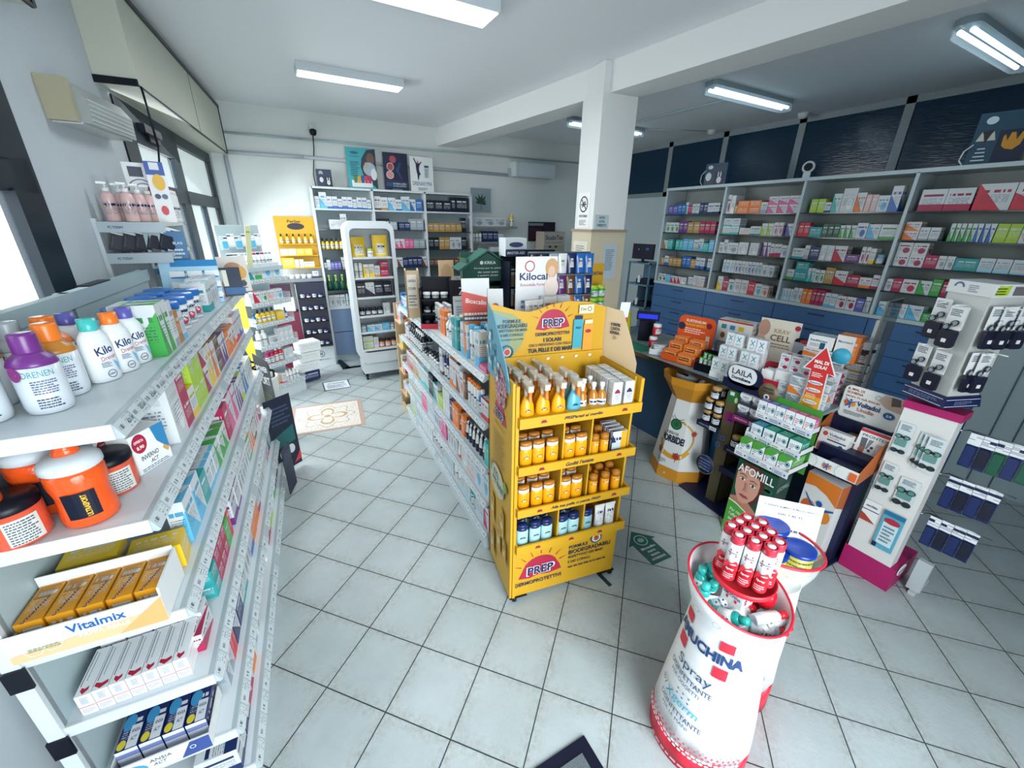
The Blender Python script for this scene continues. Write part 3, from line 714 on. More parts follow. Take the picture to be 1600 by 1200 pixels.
def rspec(seed, inks, n=14, wr=(.035, .1), hr=(.05, .13), dr=(.06, .14), kinds=(), pk=0, gapp=.12, lays=(0, 0, 1, 2, 3)):
    q = random.Random(seed); out = []
    for _ in range(n):
        if kinds and q.random() < pk:
            kd = q.choice(kinds); out.append((kd[0], q.choice(kd[1]), tuple(q.choice(x) for x in kd[2]), kd[3]*q.uniform(.92, 1.05), q.randint(1, 4), 1))
        else:
            h = q.uniform(*hr); w_ = q.uniform(*wr)
            out.append(('c', q.choice(inks), q.choice(lays), w_, q.uniform(*dr), h, q.choice((1, 1, 2, 2, 3)), 2 if h < .055 and q.random() < .6 else 1))
        if q.random() < gapp: out.append(('gap', q.uniform(.01, .05)))
    return out

# ------------------------------------------------------------------ left gondola
GR = -3.78; GO = Vector((-.392, 1.165, 0))
gd = Vector((math.sin(R_(-GR)), math.cos(R_(-GR)), 0)); gx_ = Vector((gd.y, -gd.x, 0))     # along (away), outward (aisle)
def G(x, y, z): return GO+gx_*x+gd*y+Vector((0, 0, z))
gon = empty('gondola', GO, GR, 'long white shop gondola with price rails along the window wall', 'shelving')
q = MB(); q.box(-.355, -.335, 0, 1.68, .02, 1.64); q.box(-.36, -.33, -.002, 1.68, 1.6, 1.655); q.build('back_panel', M_PANEL, gon)
q = MB()
for y in (.0, .84, 1.66): q.box(-.37, -.335, y-.014, y+.014, 0, 1.655)
q.build('upright', M_WHITE, gon)
for z in (1.15, .84, .56, .28, .08): MB().box(-.374, -.33, -.02, -.012, z-.05, z+.02).build('bracket', M_BLACK, gon)
q = MB(); q.box(-.37, -.33, 1.0, 1.2, 1.655, 1.66); q.build('top_clip', M_BLACK, gon)
SH = [(1.465, .0), (1.195, .0), (.885, .005), (.60, .01), (.325, .015), (.115, .03)]
for z, ex in SH:
    q = MB(); yL = 1.68
    q.box(-.335, ex-.02, 0, yL, z-.03, z); q.box(-.17, ex-.02, yL+.002, 2.16, z-.03, z)
    q.box(-.335, ex-.004, -.006, 0, z-.036, z+.002)
    s_ = q.build('shelf', M_WHITE, gon)
    for a_, b_ in ((0, .9), (.905, 1.69), (1.695, 2.16)):
        q = MB(); q.prism([(ex-.02, -.0), (ex-.006, .002), (ex+.012, -.036), (ex+.006, -.04), (ex-.02, -.032)], a_, b_, None, Matrix(((1, 0, 0, 0), (0, 0, 1, 0), (0, 1, 0, z), (0, 0, 0, 1))))
        q.build('price_rail', M_RAIL, s_)
    if z < .2: continue
q = MB(); q.box(-.335, .02, .01, 2.16, .0, .08); q.build('plinth', M_WHITE, gon)
q = MB(); q.box(-.172, -.165, 1.69, 2.16, .02, 1.5); q.build('rear_panel', M_PANEL, gon)
ar = Art(s_.parent, (.0, 0, 0), name='printed_prices', wrap=lambda u, v, l: Vector((.003+.009*(1-v/.04)+l+.003, u, 1.427+v)))
for k in range(9): ar.text('€%s' % ('21,90', '21,90', '23,50', '17,90', '15,90', '16,90', '12,50', '19,90', '24,90')[k], .055+k*.085, .024, .034, .013, '1c2944', .02)
g_in = -gx_
def grow(z, ex, y0, specs, place, group, L_=None, **k):
    return row(G(ex-.03, y0, z), gd, g_in, 90+GR, (2.1 if L_ is None else L_), specs, place, group, 'supplement_carton', end='near end', **k)
# near end, top shelf: drainage drinks and diet bottles
def lab(ob, text, cat, group=None): return tag(ob, text, cat, group)
def bottle_art(ob, R0, z, items, ang0=0, sy=1):
    """lettering bent round a bottle; ang measured from local -y"""
    a = Art(ob, (0, 0, 0), name='printed_label', lift=.0006, wrap=lambda u, v, l: Vector(((R0+l)*math.sin(u/R0+ang0), -(R0+l)*sy*math.cos(u/R0+ang0), z+v)))
    for it in items: getattr(a, it[0])(*it[1:])
    return a
big = [(-.165, .16, 'purple', 'purple', .88, 'with purple cap, nearest on the top shelf corner'), (-.262, .13, 'purple', 'purple', .88, 'with purple cap, half cut by the left photo edge'),
       (-.172, .27, 'orange', 'amber', .88, 'with orange cap, right behind the purple capped one'), (-.30, .24, 'orange', 'orange', .88, 'with orange cap beside the left photo edge'),
       (-.275, .345, 'grey', 'grey', .86, 'with pale grey green cap at the back of the shelf'), (-.215, .37, 'orange', 'orange', .88, 'with light orange cap in the back row')]
for x, y, cap, sh, s_, tx in big:
    p = G(x, y, 1.465); ob = put('supplement_bottle', p, GR+25, 'white', (sh, cap), s_); lab(ob, 'white drainage drink bottle '+tx, 'bottle', 'drainage drink bottles on the top shelf')
    bottle_art(ob, .0497, 0, [('text', 'DRENEN', 0, .115, .062, .016, '2e8d96', -.004), ('lines', -.02, .035, .06, .1, 6, '5b5f80', 3), ('lines', -.02, .03, .02, .05, 4, '3b4a63', 5), ('poly', ell(-.045, .118, .016, .02, 16), '7d2470')])
for x, y, cap, tx in ((-.125, .36, 'turquoise', 'with grey green cap'), (-.105, .44, 'orange', 'with peach cap'), (-.095, .52, 'violet', 'with violet cap'), (-.21, .47, 'violet', 'with violet cap in the second row')):
    ob = put('oblong_bottle', G(x, y, 1.465), GR+55, 'white', (cap,), .88); lab(ob, 'white slimming drink bottle '+tx+', near end of top shelf', 'bottle', 'slimming drink bottles')
    bottle_art(ob, .0452, 0, [('text', 'Kilo', .0, .105, .05, .026, '14235c', .02, 8), ('text', 'Drenax', .006, .08, .045, .014, 'b5324a', 0, 8), ('lines', -.02, .01, .05, .068, 4, '3a5578', 2), ('ring', .0, .026, .013, .011, '24365f'), ('text', 'LIGHT', 0, .026, .018, .006, '14235c', .02), ('poly', [(.012, .07), (.03, .055), (.03, .02), (.022, .04)], '6fb3d6')], 0, .7)
grow(1.465, 0, .57, [('c', 'green', 1, .055, .12, .175, 2, 1), ('c', 'grey', 0, .05, .10, .165, 1, 1), ('c', 'amber', 0, .045, .08, .12, 1, 1), ('c', 'sky', 0, .05, .08, .11, 1, 1)], 'top shelf of left gondola', 'diet cartons on the top shelf of the gondola', .30, fill=False, setback=.0)
for (x, y) in ((-.10, .90), (-.10, 1.02), (-.10, 1.14), (-.21, .84), (-.21, .955), (-.21, 1.07), (-.21, 1.185), (-.10, 1.26), (-.21, 1.30)):
    k = len([1 for o_ in bpy.data.objects if o_.name.startswith('tub')])
    ob = put('tub', G(x, y, 1.465), GR+50, 'white', ('blue',), 1.0); lab(ob, 'white powder tub with blue lid, %s tub from the near end on top shelf' % nth(k), 'tub', 'blue lidded powder tubs')
    bottle_art(ob, .0502, 0, [('text', 'Psyllo', 0, .075, .05, .02, '24365f', .02), ('poly', ell(.0, .04, .02, .014), 'b5324a'), ('lines', -.03, .03, .015, .03, 2, '3a5578', 2)])
grow(1.465, 0, 1.38, [('c', 'teal', 0, .05, .1, .14, 2, 1), ('c', 'grey', 2, .045, .1, .15, 4, 1), ('c', 'navy', 0, .05, .1, .15, 1, 1), ('c', 'rose', 1, .09, .05, .15, 1, 1), ('c', 'brown', 1, .1, .05, .15, 1, 1), ('c', 'teal', 3, .09, .05, .07, 2, 1)], 'far part of gondola top', 'cartons at the far part of the top shelf', .77, fill=False)
for k in range(2): tag(carton(G(-.27, .55+.115*k, 1.465), GR+90, .1, .11, .11, 'sky', 0, 'supplement_carton'), 'large white carton with blue lid print, %s in back row of top shelf' % nth(k), 'carton', 'large cartons in the back row')
# second shelf: shrink-wrapped sport bottles and cartons
def shaker(loc, rz, label, s_=1.0):
    o_ = empty('sport_bottle', loc, rz, label, 'bottle', 'orange sport bottles on the second shelf'); om = mat('orange_shrinkwrap', 'e5561f', .18, bump=.6)
    q = L([(.048, 0), (.054, .006), (.054, .03), (.05, .08), (.056, .115), (.056, .14), (.05, .15)], 28); b_ = q.build('body', om, o_)
    q = L([(.054, .148), (.058, .152), (.057, .168), (.045, .18), (.026, .187)], 28); q.build('collar', M_WHITE, o_)
    q = L([(.024, .186), (.026, .19), (.021, .2), (.018, .206), (.02, .212), (.017, .22), (.001, .221)], 20); q.build('spout', om, o_)
    q = MB()
    for k in range(6):
        a0 = -.55+.18*k; a1 = a0+.18
        q.add([(.0565*math.sin(a0), -.0565*math.cos(a0), .03), (.0565*math.sin(a1), -.0565*math.cos(a1), .03), (.0575*math.sin(a1), -.0575*math.cos(a1), .1), (.0575*math.sin(a0), -.0575*math.cos(a0), .1)], [(0, 1, 2, 3)])
    q.build('label', M_NAVY, o_)
    a = Art(o_, (0, 0, 0), name='printed_label', wrap=lambda u, v, l: Vector(((.0585+l)*math.sin(u/.0575), -(.0585+l)*math.cos(u/.0575), v)))
    a.text('ULTRASPORT', .008, .065, .06, .010, 'e3b52c', .03, 90)
    o_.scale = (s_,)*3
shaker(G(-.135, .075, 1.195), GR+15, 'orange sport bottle with white collar, nearest on the second shelf')
shaker(G(-.245, .17, 1.195), GR+30, 'orange sport bottle with white collar behind and left of the nearest one', 1)
shaker(G(-.30, .03, 1.195), GR, 'orange sport bottle half hidden at the left photo edge', .9)
for x, y, tx in ((-.255, .045, 'left of the nearest orange bottle'), (-.13, .20, 'right of the nearest orange bottle')):
    o_ = empty('sport_tub', G(x, y, 1.195), GR+20, 'shrink wrapped red sport powder tub '+tx, 'tub', 'sport powder tubs')
    L([(.05, 0), (.056, .005), (.056, .09)], 26).build('body', mat('printed_wrap', 'd8583c', .15, bump=.5), o_); L([(.057, .088), (.058, .092), (.057, .11), (.001, .112)], 26).build('lid', M_BLACK, o_)
    a = Art(o_, (0, 0, 0), name='printed_label', wrap=lambda u, v, l: Vector(((.0565+l)*math.sin(u/.0565), -(.0565+l)*math.cos(u/.0565), v)))
    a.rect(-.01, .05, .01, .075, 'c8ccc6'); a.lines(-.006, .046, .012, .073, 9, '4a5560', 4); a.poly(ell(-.04, .06, .018, .014), 'e0b23a'); a.poly(ell(-.06, .065, .01), 'b5245a')
def inv(x, y, rz, label):
    ob = carton(G(x, y, 1.195), rz, .115, .07, .125, 'sky', 2, 'supplement_carton', zbase=True); ob.color = (*RGB['white'], .9); tag(ob, label, 'carton', 'winter act cartons')
    h_ = empty; s = 1
    a = Art(ob, (-.5, -.5, -.5), (1, 0, 0), (0, 0, 1), lift=.004); a.rect(0, 1, 0, 1, 'e3e7e8'); a.poly([(1, .3), (1, 1), (.62, 1), (.7, .6), (.85, .42)], '2f7fae'); a.poly([(1, .3), (.85, .42), (.8, .35), (.92, .2)], 'c99a5c')
    a.poly(ell(.24, .74, .2, .24), 'a3203f'); a.text('OFFERTA', .24, .8, .26, .07, 'eceeee', .02); a.text('8,90', .24, .64, .2, .1, 'eceeee', .02); a.text('INVERNO', .42, .36, .5, .12, '22304a', .02); a.text('ACT', .5, .2, .24, .1, '22304a', .02, 0, .3); a.lines(.1, .9, .03, .12, 2, '5a6678')
inv(-.09, .31, GR+90-28, 'winter supplement carton with red 8,90 offer drop, nearest on second shelf')
inv(-.17, .33, GR+60, 'winter supplement carton with red offer drop, second back from the rail')
inv(-.24, .26, GR+60, 'winter supplement carton with red offer drop, against the back panel')
grow(1.195, 0, .43, [('c', 'white', 2, .12, .2, .21, 1, 1), ('c', 'crimson', 3, .085, .15, .105, 1, 2), ('c', 'yellow', 0, .08, .12, .11, 1, 1), ('c', 'lime', 0, .085, .12, .105, 2, 2), ('c', 'crimson', 1, .085, .12, .11, 1, 2), ('c', 'yellow', 1, .05, .1, .18, 2, 1), ('c', 'orange', 1, .09, .1, .17, 1, 1), ('c', 'brown', 3, .1, .14, .06, 1, 3), ('c', 'purple', 1, .05, .1, .15, 3, 1), ('c', 'orange', 3, .1, .1, .13, 1, 1), ('c', 'orange', 1, .1, .12, .12, 2, 1), ('c', 'red', 0, .05, .1, .16, 3, 1), ('c', 'violet', 0, .045, .1, .16, 4, 1), ('c', 'grey', 1, .08, .1, .17, 4, 1)], 'second shelf of left gondola', 'cartons on the second shelf of the gondola', 1.66, maxh=.23, setback=.0)
# third shelf: royal jelly boxes in a printed tray at the near end
tr_ = empty('display_tray', G(-.2, -.02, .885), GR, 'white and orange card tray lettered Vitalmix at the near shelf end', 'display tray')
q = MB(); q.box(-.135, .17, -.005, 0, .001, .085).box(-.135, -.13, 0, .16, .001, .06).box(.165, .17, 0, .16, .001, .11).box(-.135, .17, 0, .16, .0005, .003).box(-.13, .165, .157, .16, .001, .12); q.build('tray', mat('white_card', 'dfe3e2', .5), tr_)
a = Art(tr_, (-.135, -.005, .001), (1, 0, 0), (0, 0, 1)); a.poly([(0, 0), (.305, 0), (.305, .05), (0, .025)], 'e3b98c'); a.poly([(.2, 0), (.305, 0), (.305, .084)], 'e0a468'); a.text('Vitalmix', .17, .062, .115, .026, '155a9c', .02); a.text('PAPPA REALE', .18, .034, .1, .013, 'e9eeee', .02); a.ring(.045, .03, .02, .018, 'e9eeee', 6); a.ring(.08, .035, .02, .018, 'e9eeee', 6); a.lines(.035, .095, .025, .038, 2, '8aa07a')
for k in range(5):
    ob = carton(G(-.30+.058*k, .075, .889), GR, .052, .13, .085, 'gold', 3, 'supplement_carton'); ob.color = (*hx('d08f1e'), .9); tag(ob, 'golden royal jelly carton, %s from the left in the lettered tray' % nth(k), 'carton', 'royal jelly cartons in the tray')
    a = Art(ob, (-.5, -.5, .5), (1, 0, 0), (0, 1, 0), lift=.004); a.text('Vitalmix', .5, .3, .8, .13, '173e7c', .02, 60 if k < 4 else 50); a.lines(.1, .9, .6, .95, 8, '8a5c16'); 
    a = Art(ob, (-.5, -.5, -.5), (1, 0, 0), (0, 0, 1), lift=.004); a.rect(0, 1, 0, .5, 'e6eaea')
tag(carton(G(-.10, .22, .885), GR+5, .13, .09, .085, 'yellow', 3, 'supplement_carton'), 'lemon yellow throat sweet carton behind the lettered tray', 'carton')
tag(carton(G(-.25, .23, .885), GR+5, .13, .09, .1, 'yellow', 3, 'supplement_carton'), 'lemon yellow carton deeper on the shelf behind the lettered tray', 'carton')
grow(.885, .005, .30, [('c', 'sky', 1, .1, .05, .16, 2, 1), ('c', 'teal', 3, .08, .12, .12, 1, 1), ('c', 'sky', 0, .06, .12, .12, 3, 1), ('c', 'green', 1, .08, .14, .12, 3, 1), ('gap', .02), ('c', 'crimson', 3, .1, .1, .17, 1, 1), ('c', 'pink', 1, .12, .05, .18, 2, 1), ('c', 'purple', 1, .05, .1, .16, 3, 1), ('c', 'lime', 0, .05, .12, .16, 2, 1), ('c', 'blue', 1, .07, .1, .17, 2, 1), ('c', 'grey', 2, .06, .1, .14, 5, 1)], 'third shelf of left gondola', 'cartons on the third shelf of the gondola', 1.78, maxh=.25, setback=.01)
# fourth shelf: white cartons with red hearts
for k in range(7):
    ob = carton(G(-.285+.036*k, .09+(.002*k), .60), GR, .034, .15, .075, 'white', 2, 'supplement_carton'); ob.color = (*RGB['white'], .9); tag(ob, 'slim white carton with red heart, %s from the left, near end of fourth shelf' % nth(k), 'carton', 'slim heart cartons')
    a = Art(ob, (-.5, -.5, .5), (1, 0, 0), (0, 1, 0), lift=.004); a.rect(0, 1, 0, 1, 'e4e8ea'); s_ = .5 if k % 2 else .3
    a.poly([(.5, .02)]+[(.5+s_*.9, .1), (.5+s_*.8, .17), (.5, .13), (.5-s_*.8, .17), (.5-s_*.9, .1)], 'b3173a'); a.rect(.1, .16, .2, .95, '39465c'); a.rect(.35, .4, .3, .9, '6d7788')
    a = Art(ob, (-.5, -.5, -.5), (1, 0, 0), (0, 0, 1), lift=.004); a.rect(0, 1, 0, 1, 'dfe4e7'); a.lines(.25, .8, .55, .9, 9, '4a586e', 1, .5); a.rect(0, 1, .38, .43, 'c8808f'); a.lines(.1, .9, .1, .32, 3, '8a94a4')
for k in range(4): tag(carton(G(-.27+.066*k, .215, .60), GR, .06, .07, .085+.0*k, 'grey', 2, 'supplement_carton'), 'white carton with grey print, %s from the left behind the slim heart cartons' % nth(k), 'carton', 'cartons behind the heart cartons')
grow(.60, .01, .10, [('c', 'crimson', 1, .12, .03, .07, 1, 1), ('gap', .10), ('c', 'teal', 0, .07, .08, .06, 1, 2), ('c', 'crimson', 3, .06, .1, .07, 3, 2), ('c', 'green', 3, .07, .1, .12, 1, 1), ('c', 'red', 0, .03, .12, .15, 1, 1), ('gap', .05), ('c', 'purple', 0, .11, .07, .13, 2, 1), ('c', 'grey', 2, .055, .12, .13, 6, 1), ('c', 'green', 0, .1, .1, .12, 1, 1), ('c', 'orange', 1, .05, .12, .17, 3, 1), ('c', 'brown', 0, .05, .12, .17, 2, 1), ('c', 'pink', 2, .06, .1, .14, 3, 1)], 'fourth shelf of left gondola', 'cartons on the fourth shelf of the gondola', 1.98, maxh=.22, setback=.01)
# fifth shelf: calming supplement boxes in a tray
tr_ = empty('display_tray', G(-.2, -.02, .325), GR, 'white and blue card tray lettered Ansia Act at the near shelf end', 'display tray')
q = MB(); q.box(-.1, .15, -.005, 0, .001, .06).box(-.1, -.095, 0, .16, .001, .05).box(.145, .15, 0, .16, .001, .05).box(-.1, .15, 0, .16, .0005, .003); q.build('tray', mat('white_card', 'dfe3e2', .5), tr_)
a = Art(tr_, (-.1, -.005, .001), (1, 0, 0), (0, 0, 1)); a.poly(ell(.05, .02, .04, .028, 20), '4f9fd0'); a.poly([(.17, 0), (.25, 0), (.25, .058), (.2, .058)], '3a5090'); a.text('ANSIA', .125, .042, .055, .013, '6d7a86', .01); a.text('ACT', .12, .024, .035, .012, '6d7a86', .01, 0, .3); a.ring(.205, .035, .008, .006, 'e9eeee')
for k in range(4):
    ob = carton(G(-.262+.058*k, .075, .329), GR, .054, .12, .075, 'navy', 3, 'supplement_carton'); tag(ob, 'blue and white calming carton, %s from the left in the Ansia tray' % nth(k), 'carton', 'calming cartons in the tray')
    a = Art(ob, (-.5, -.5, .5), (1, 0, 0), (0, 1, 0), lift=.004); a.poly(ell(.3, .7, .3, .22), '3c8fc0'); a.rect(.45, .95, .02, .6, 'd5dbe0'); a.text('ANSIA', .7, .45, .4, .1, '27375a', .02, 0); a.text('ACT', .7, .25, .3, .1, '27375a', .02, 0, .3); a.poly(ell(.22, .15, .2, .12), 'd8c93a')
    a = Art(ob, (-.5, -.5, -.5), (1, 0, 0), (0, 0, 1), lift=.004); a.rect(0, 1, 0, 1, 'd3d9e6'); a.rect(0, 1, .55, .8, '6f7cab')
grow(.325, .015, .16, [('c', 'grey', 1, .05, .09, .1, 2, 1), ('c', 'red', 0, .03, .1, .16, 2, 1), ('c', 'navy', 1, .08, .1, .13, 1, 1), ('c', 'navy', 3, .1, .1, .11, 1, 1), ('c', 'teal', 0, .07, .1, .12, 2, 1), ('c', 'grey', 2, .05, .1, .15, 3, 1), ('c', 'blue', 0, .05, .1, .15, 2, 1), ('c', 'orange', 3, .12, .05, .17, 2, 1), ('c', 'crimson', 0, .05, .1, .15, 2, 1), ('c', 'grey', 2, .06, .1, .14, 4, 1), ('c', 'white', 2, .05, .1, .15, 4, 1)], 'fifth shelf of left gondola', 'cartons on the fifth shelf of the gondola', 1.95, maxh=.22, setback=.01)
# bottom shelf
grow(.115, .03, .0, [('c', 'navy', 0, .05, .12, .11, 4, 1), ('c', 'crimson', 1, .06, .1, .1, 2, 1), ('c', 'orange', 3, .09, .06, .15, 1, 1), ('c', 'sky', 2, .1, .06, .15, 1, 1), ('c', 'grey', 2, .07, .1, .1, 1, 1), ('c', 'teal', 0, .07, .1, .1, 1, 1)], 'bottom shelf of left gondola', 'cartons on the bottom shelf of the gondola', .66, fill=False, setback=.01)
ob = put('pouch', G(-.085, .78, .115), GR+90, 'black', (), .95); tag(ob, 'black pet food style pouch on the bottom shelf of the left gondola', 'pouch')
ob = put('pouch', G(-.09, .93, .115), GR+90, 'cream', (), .9); tag(ob, 'cream and lime pouch next to the black pouch on the bottom shelf', 'pouch')
grow(.115, .03, 1.03, [('c', 'white', 1, .06, .1, .15, 2, 1), ('c', 'crimson', 0, .05, .1, .14, 3, 1), ('c', 'lime', 0, .05, .1, .17, 3, 1), ('c', 'white', 2, .07, .1, .13, 2, 1), ('c', 'green', 0, .06, .1, .16, 2, 1), ('c', 'black', 1, .06, .1, .16, 4, 1)], 'far part of gondola bottom shelf', 'cartons at the far part of the bottom shelf', 1.1, setback=.01)
# aisle end hangers
def hang_card(loc, rz, w_, h, base, arts, label, cat='display card', name='display_card', tilt=0, d=.003):
    b = MB(); b.box(-w_/2, w_/2, 0, d, 0, h); o_ = b.build(name, cm(base) if isinstance(base, str) else base, None, loc, 0, (R_(-tilt), 0, R_(rz))); tag(o_, label, cat)
    a = Art(o_, (-w_/2, 0, 0), (1, 0, 0), (0, 0, 1))
    for it in arts: getattr(a, it[0])(*it[1:])
    return o_
hang_card(G(.06, 2.17, .03), GR+40, .22, .62, '121a30', [('poly', [(.02, .3), (.2, .36), (.2, .22), (.05, .2)], '1a5b5c'), ('poly', ell(.08, .14, .035, .045), 'c2ccd0'), ('poly', ell(.15, .16, .03, .04), 'c2ccd0'), ('poly', [(.15, .02), (.22, .04), (.22, .12)], 'c03040'), ('lines', .03, .19, .4, .56, 5, '3a4a66')], 'black sport themed floor card at the far end of the left gondola')
hang_card(G(.09, 1.85, .03), GR+75, .16, .36, '12142c', [('rect', .02, .14, .24, .33, '1c2448'), ('lines', .03, .13, .05, .2, 5, '2a3358')], 'short dark navy card leaning low against the left gondola far end')
hang_card((-.435, 2.82, 1.467), 0, .26, .235, 'a9d4ea', [('rect', .05, .26, .2, .235, '1d7cb8'), ('lines', .06, .25, .14, .19, 2, '54738c'), ('lines', .04, .27, .02, .12, 5, 'e8eef2', 4)]+[('rect', .04+.078*i, .105+.078*i, .03+.058*j, .06+.058*j, 'e6eef2') for i in range(3) for j in range(3)]+[('rect', .045+.078*i, .1+.078*i, .022+.058*j, .028+.058*j, '27629a') for i in range(3) for j in range(3)], 'pale blue display card of small pictures standing on top of left gondola', tilt=14)
hang_card((-.30, 3.02, 1.467), 6, .17, .17, '10223f', [('rect', .01, .1, .06, .155, 'd9dccb'), ('poly', ell(.055, .1, .022, .035), 'a9b36a'), ('rect', .01, .18, .01, .05, '1d5f96')], 'dark blue display card with a green leaf picture on gondola top', tilt=12)
hang_card((-.26, 3.2, 1.467), 10, .16, .22, 'd9d5cc', [('poly', ell(.08, .14, .05, .045), 'b98a6b'), ('poly', ell(.12, .12, .03, .04), 'd8a24e'), ('lines', .02, .14, .02, .08, 4, '5a5c60'), ('poly', ell(.12, .05, .018), '2c3c3a')], 'white card with a brown haired portrait at the gondola far end', tilt=10)
# added grey blob standing in for a blurred shape close to the lens
q = MB(); q.lathe([(.02, 0), (.13, .01), (.17, .08), (.165, .2), (.13, .29), (.06, .33), (.001, .335)], 24, None, None, 1, .8)
tag(q.build('stand_in_blob', mat('dark_grey_blob', '5c625f', .95, bump=.8), None, (-.76, .83, 0), 20), 'dark grey rounded stand-in for a blurred shape at the bottom left corner', 'bag')

# ------------------------------------------------------------------ tall rack behind the gondola
def cam_rack():
    o = empty('wall_rack', (-.752, 2.86, 0), 0, 'white rack with price strips facing the camera beside the far window', 'shelving')
    q = MB(); q.box(-.018, .0, .0, .03, 0, 1.9).box(-.018, 0, .6, .63, 0, 1.9).box(.25, .262, .6, .63, 0, 1.9); q.build('upright', M_WHITE, o)
    for z in (1.885, 1.735, 1.48):
        q = MB(); q.box(0, .262, .0, .62, z-.02, z); s_ = q.build('shelf', M_WHITE, o)
        q = MB(); q.box(.0, .262, -.008, -.001, z-.05, z); rr_ = q.build('price_rail', M_SHELF, s_)
        Art(rr_, (0, -.008, z-.05), (1, 0, 0), (0, 0, 1), 'printed_label').text('FC TODAY', .07, .025, .06, .012, '24344e', .02)
    q = MB(); q.box(0, .26, .61, .616, 1.4, 1.9); q.build('back', M_PANEL, o)
    return o
cam_rack()
for k, (x, y) in enumerate(((-.69, 2.91), (-.615, 2.9), (-.66, 3.0), (-.585, 2.98), (-.63, 3.1), (-.56, 3.07))):
    tag(put('pump_bottle', (x, y, 1.885), 20, 'rose', ('white',), .82), 'pale rose pump bottle with white pump, %s on top of the wall rack' % nth(k), 'pump bottle', 'rose pump bottles on the rack')
for k in range(4): tag(put('tall_bottle', (-.545+.012*k, 3.17+.055*k, 1.885), 20, 'magenta', ('magenta',), 1.0), 'purple pink shampoo bottle, %s in the row on top of the rack' % nth(k), 'bottle', 'purple pink bottles on the rack')
for k in range(4): tag(put('tall_bottle', (-.535+.012*k, 3.40+.055*k, 1.885) if k < 1 else (-.50, 3.2+.06*k, 1.885), 20, 'white', ('white',), .95), 'white shampoo bottle, %s right of the purple ones on the rack' % nth(k), 'bottle', 'white bottles on the rack')
hang_card((-.50, 3.06, 1.885), 12, .08, .30, 'e2e6e6', [('rect', 0, .08, .235, .30, '1f4f9e'), ('rect', .02, .06, .26, .295, 'd8dde0'), ('poly', ell(.045, .2, .026, .04), 'e0b02e'), ('poly', ell(.025, .13, .013), '24365f'), ('poly', ell(.055, .13, .013), '4b5a80'), ('poly', ell(.04, .06, .016, .024), 'c23038')], 'tall white card with blue top and yellow oval among the pump bottles')
hang_card((-.60, 3.18, 1.885), 12, .11, .30, 'dfe4e4', [('ring', .06, .16, .06, .055, '3a5a86'), ('ring', .07, .15, .05, .047, '3a5a86'), ('rect', .02, .08, .23, .28, '1c2a44')], 'white sports bottle shaped card with blue curves at the far window frame')
for k in range(5):
    o = put('blister_card', (-.715+.05*k, 2.93+.0*k, 1.737), 0, 'black', ('black',), .8, 'slipper_pack', sz=(.9, .9, .8)); o.rotation_euler = (0, R_(18), R_(25)); tag(o, 'black packaged orthopaedic insole, %s from the left in the wall rack' % nth(k), 'package', 'black insole packs in the wall rack')
for k in range(2): tag(carton((-.66+.12*k, 2.95, 1.482), 0, .11, .12, .06, 'white', 3, 'supplement_carton'), 'plain white carton, %s from the left on the low rack shelf' % nth(k), 'carton', 'plain white cartons on the rack')
hang_card((-.515, 2.93, 1.62), 4, .17, .22, '2a6d9a', [('rect', 0, .07, .03, .22, '9fb3b8'), ('poly', [(.01, .04), (.06, .08), (.05, .2), (.02, .18)], '4c4a50'), ('rect', .0, .17, 0, .03, '1d4f7e'), ('text', 'DE BLASI', .12, .16, .07, .014, 'd5dfe4', .01), ('lines', .085, .155, .06, .14, 4, 'c9d6dc')], 'blue and grey display card clipped to the wall rack edge')

# ------------------------------------------------------------------ tilted end rack with medical goods
mr = math.degrees(math.atan2(.30, .36)); MO = Vector((-.315, 4.875, 0)); md = Vector((math.cos(R_(mr)), math.sin(R_(mr)), 0)); mi = Vector((-md.y, md.x, 0))
rack = empty('end_rack', MO, mr, 'white six tier end rack of medical goods turned toward the aisle', 'shelving')
q = MB(); q.box(0, .47, .28, .3, .0, 1.85); q.build('back_panel', M_PANEL, rack)
q = MB(); q.box(.0, .47, .0, .28, .0, .13); q.build('plinth', M_WHITE, rack)
for z in (.165, .43, .64, .885, 1.10, 1.335):
    q = MB(); q.box(0, .47, .0, .28, z-.02, z); s_ = q.build('shelf', M_WHITE, rack)
    X = Matrix(((0, 1, 0, 0), (1, 0, 0, 0), (0, 0, 1, z), (0, 0, 0, 1)))
    q = MB(); q.box(0, .47, -.012, -.001, -.042, .004, None, Matrix.Translation((0, 0, z))); r_ = q.build('price_rail', M_SHELF, s_)
    a = Art(r_, (0, -.012, z-.042), (1, 0, 0), (0, 0, 1), 'printed_labels')
    for k in range(7): a.rect(.015+.065*k, .06+.065*k, .008, .038, 'dfe6e6'); a.lines(.02+.065*k, .055+.065*k, .014, .034, 2, '34435a', k)
    q = MB(); q.box(.466, .474, -.01, .27, z, z+.07).box(-.004, .004, -.01, .27, z, z+.07); q.build('side_guard', M_CLEAR, s_)
def mrow(z, specs, pl, **k): row(MO+md*.015+Vector((0, 0, z)), md, mi, mr, .44, specs, pl+' shelf of end rack', 'goods on the '+pl+' shelf of the end rack', 'medical_carton', setback=.03, **k)
mrow(.165, [('c', 'blue', 2, .1, .06, .09, 1, 1), ('snack_bag', 'yellow', (), .7, 1, 1), ('c', 'pink', 0, .05, .08, .12, 1, 1), ('round_bottle', 'white', ('white',), .8, 4, 1), ('c', 'crimson', 0, .06, .08, .14, 1, 1)], 'lowest', maxh=.22)
mrow(.43, [('c', 'white', 1, .05, .08, .05, 1, 1), ('round_bottle', 'magenta', ('pink',), .9, 2, 1), ('round_bottle', 'red', ('white',), .95, 2, 1), ('c', 'white', 2, .12, .06, .12, 1, 1), ('c', 'white', 2, .1, .06, .12, 1, 1)], 'fifth', maxh=.17)
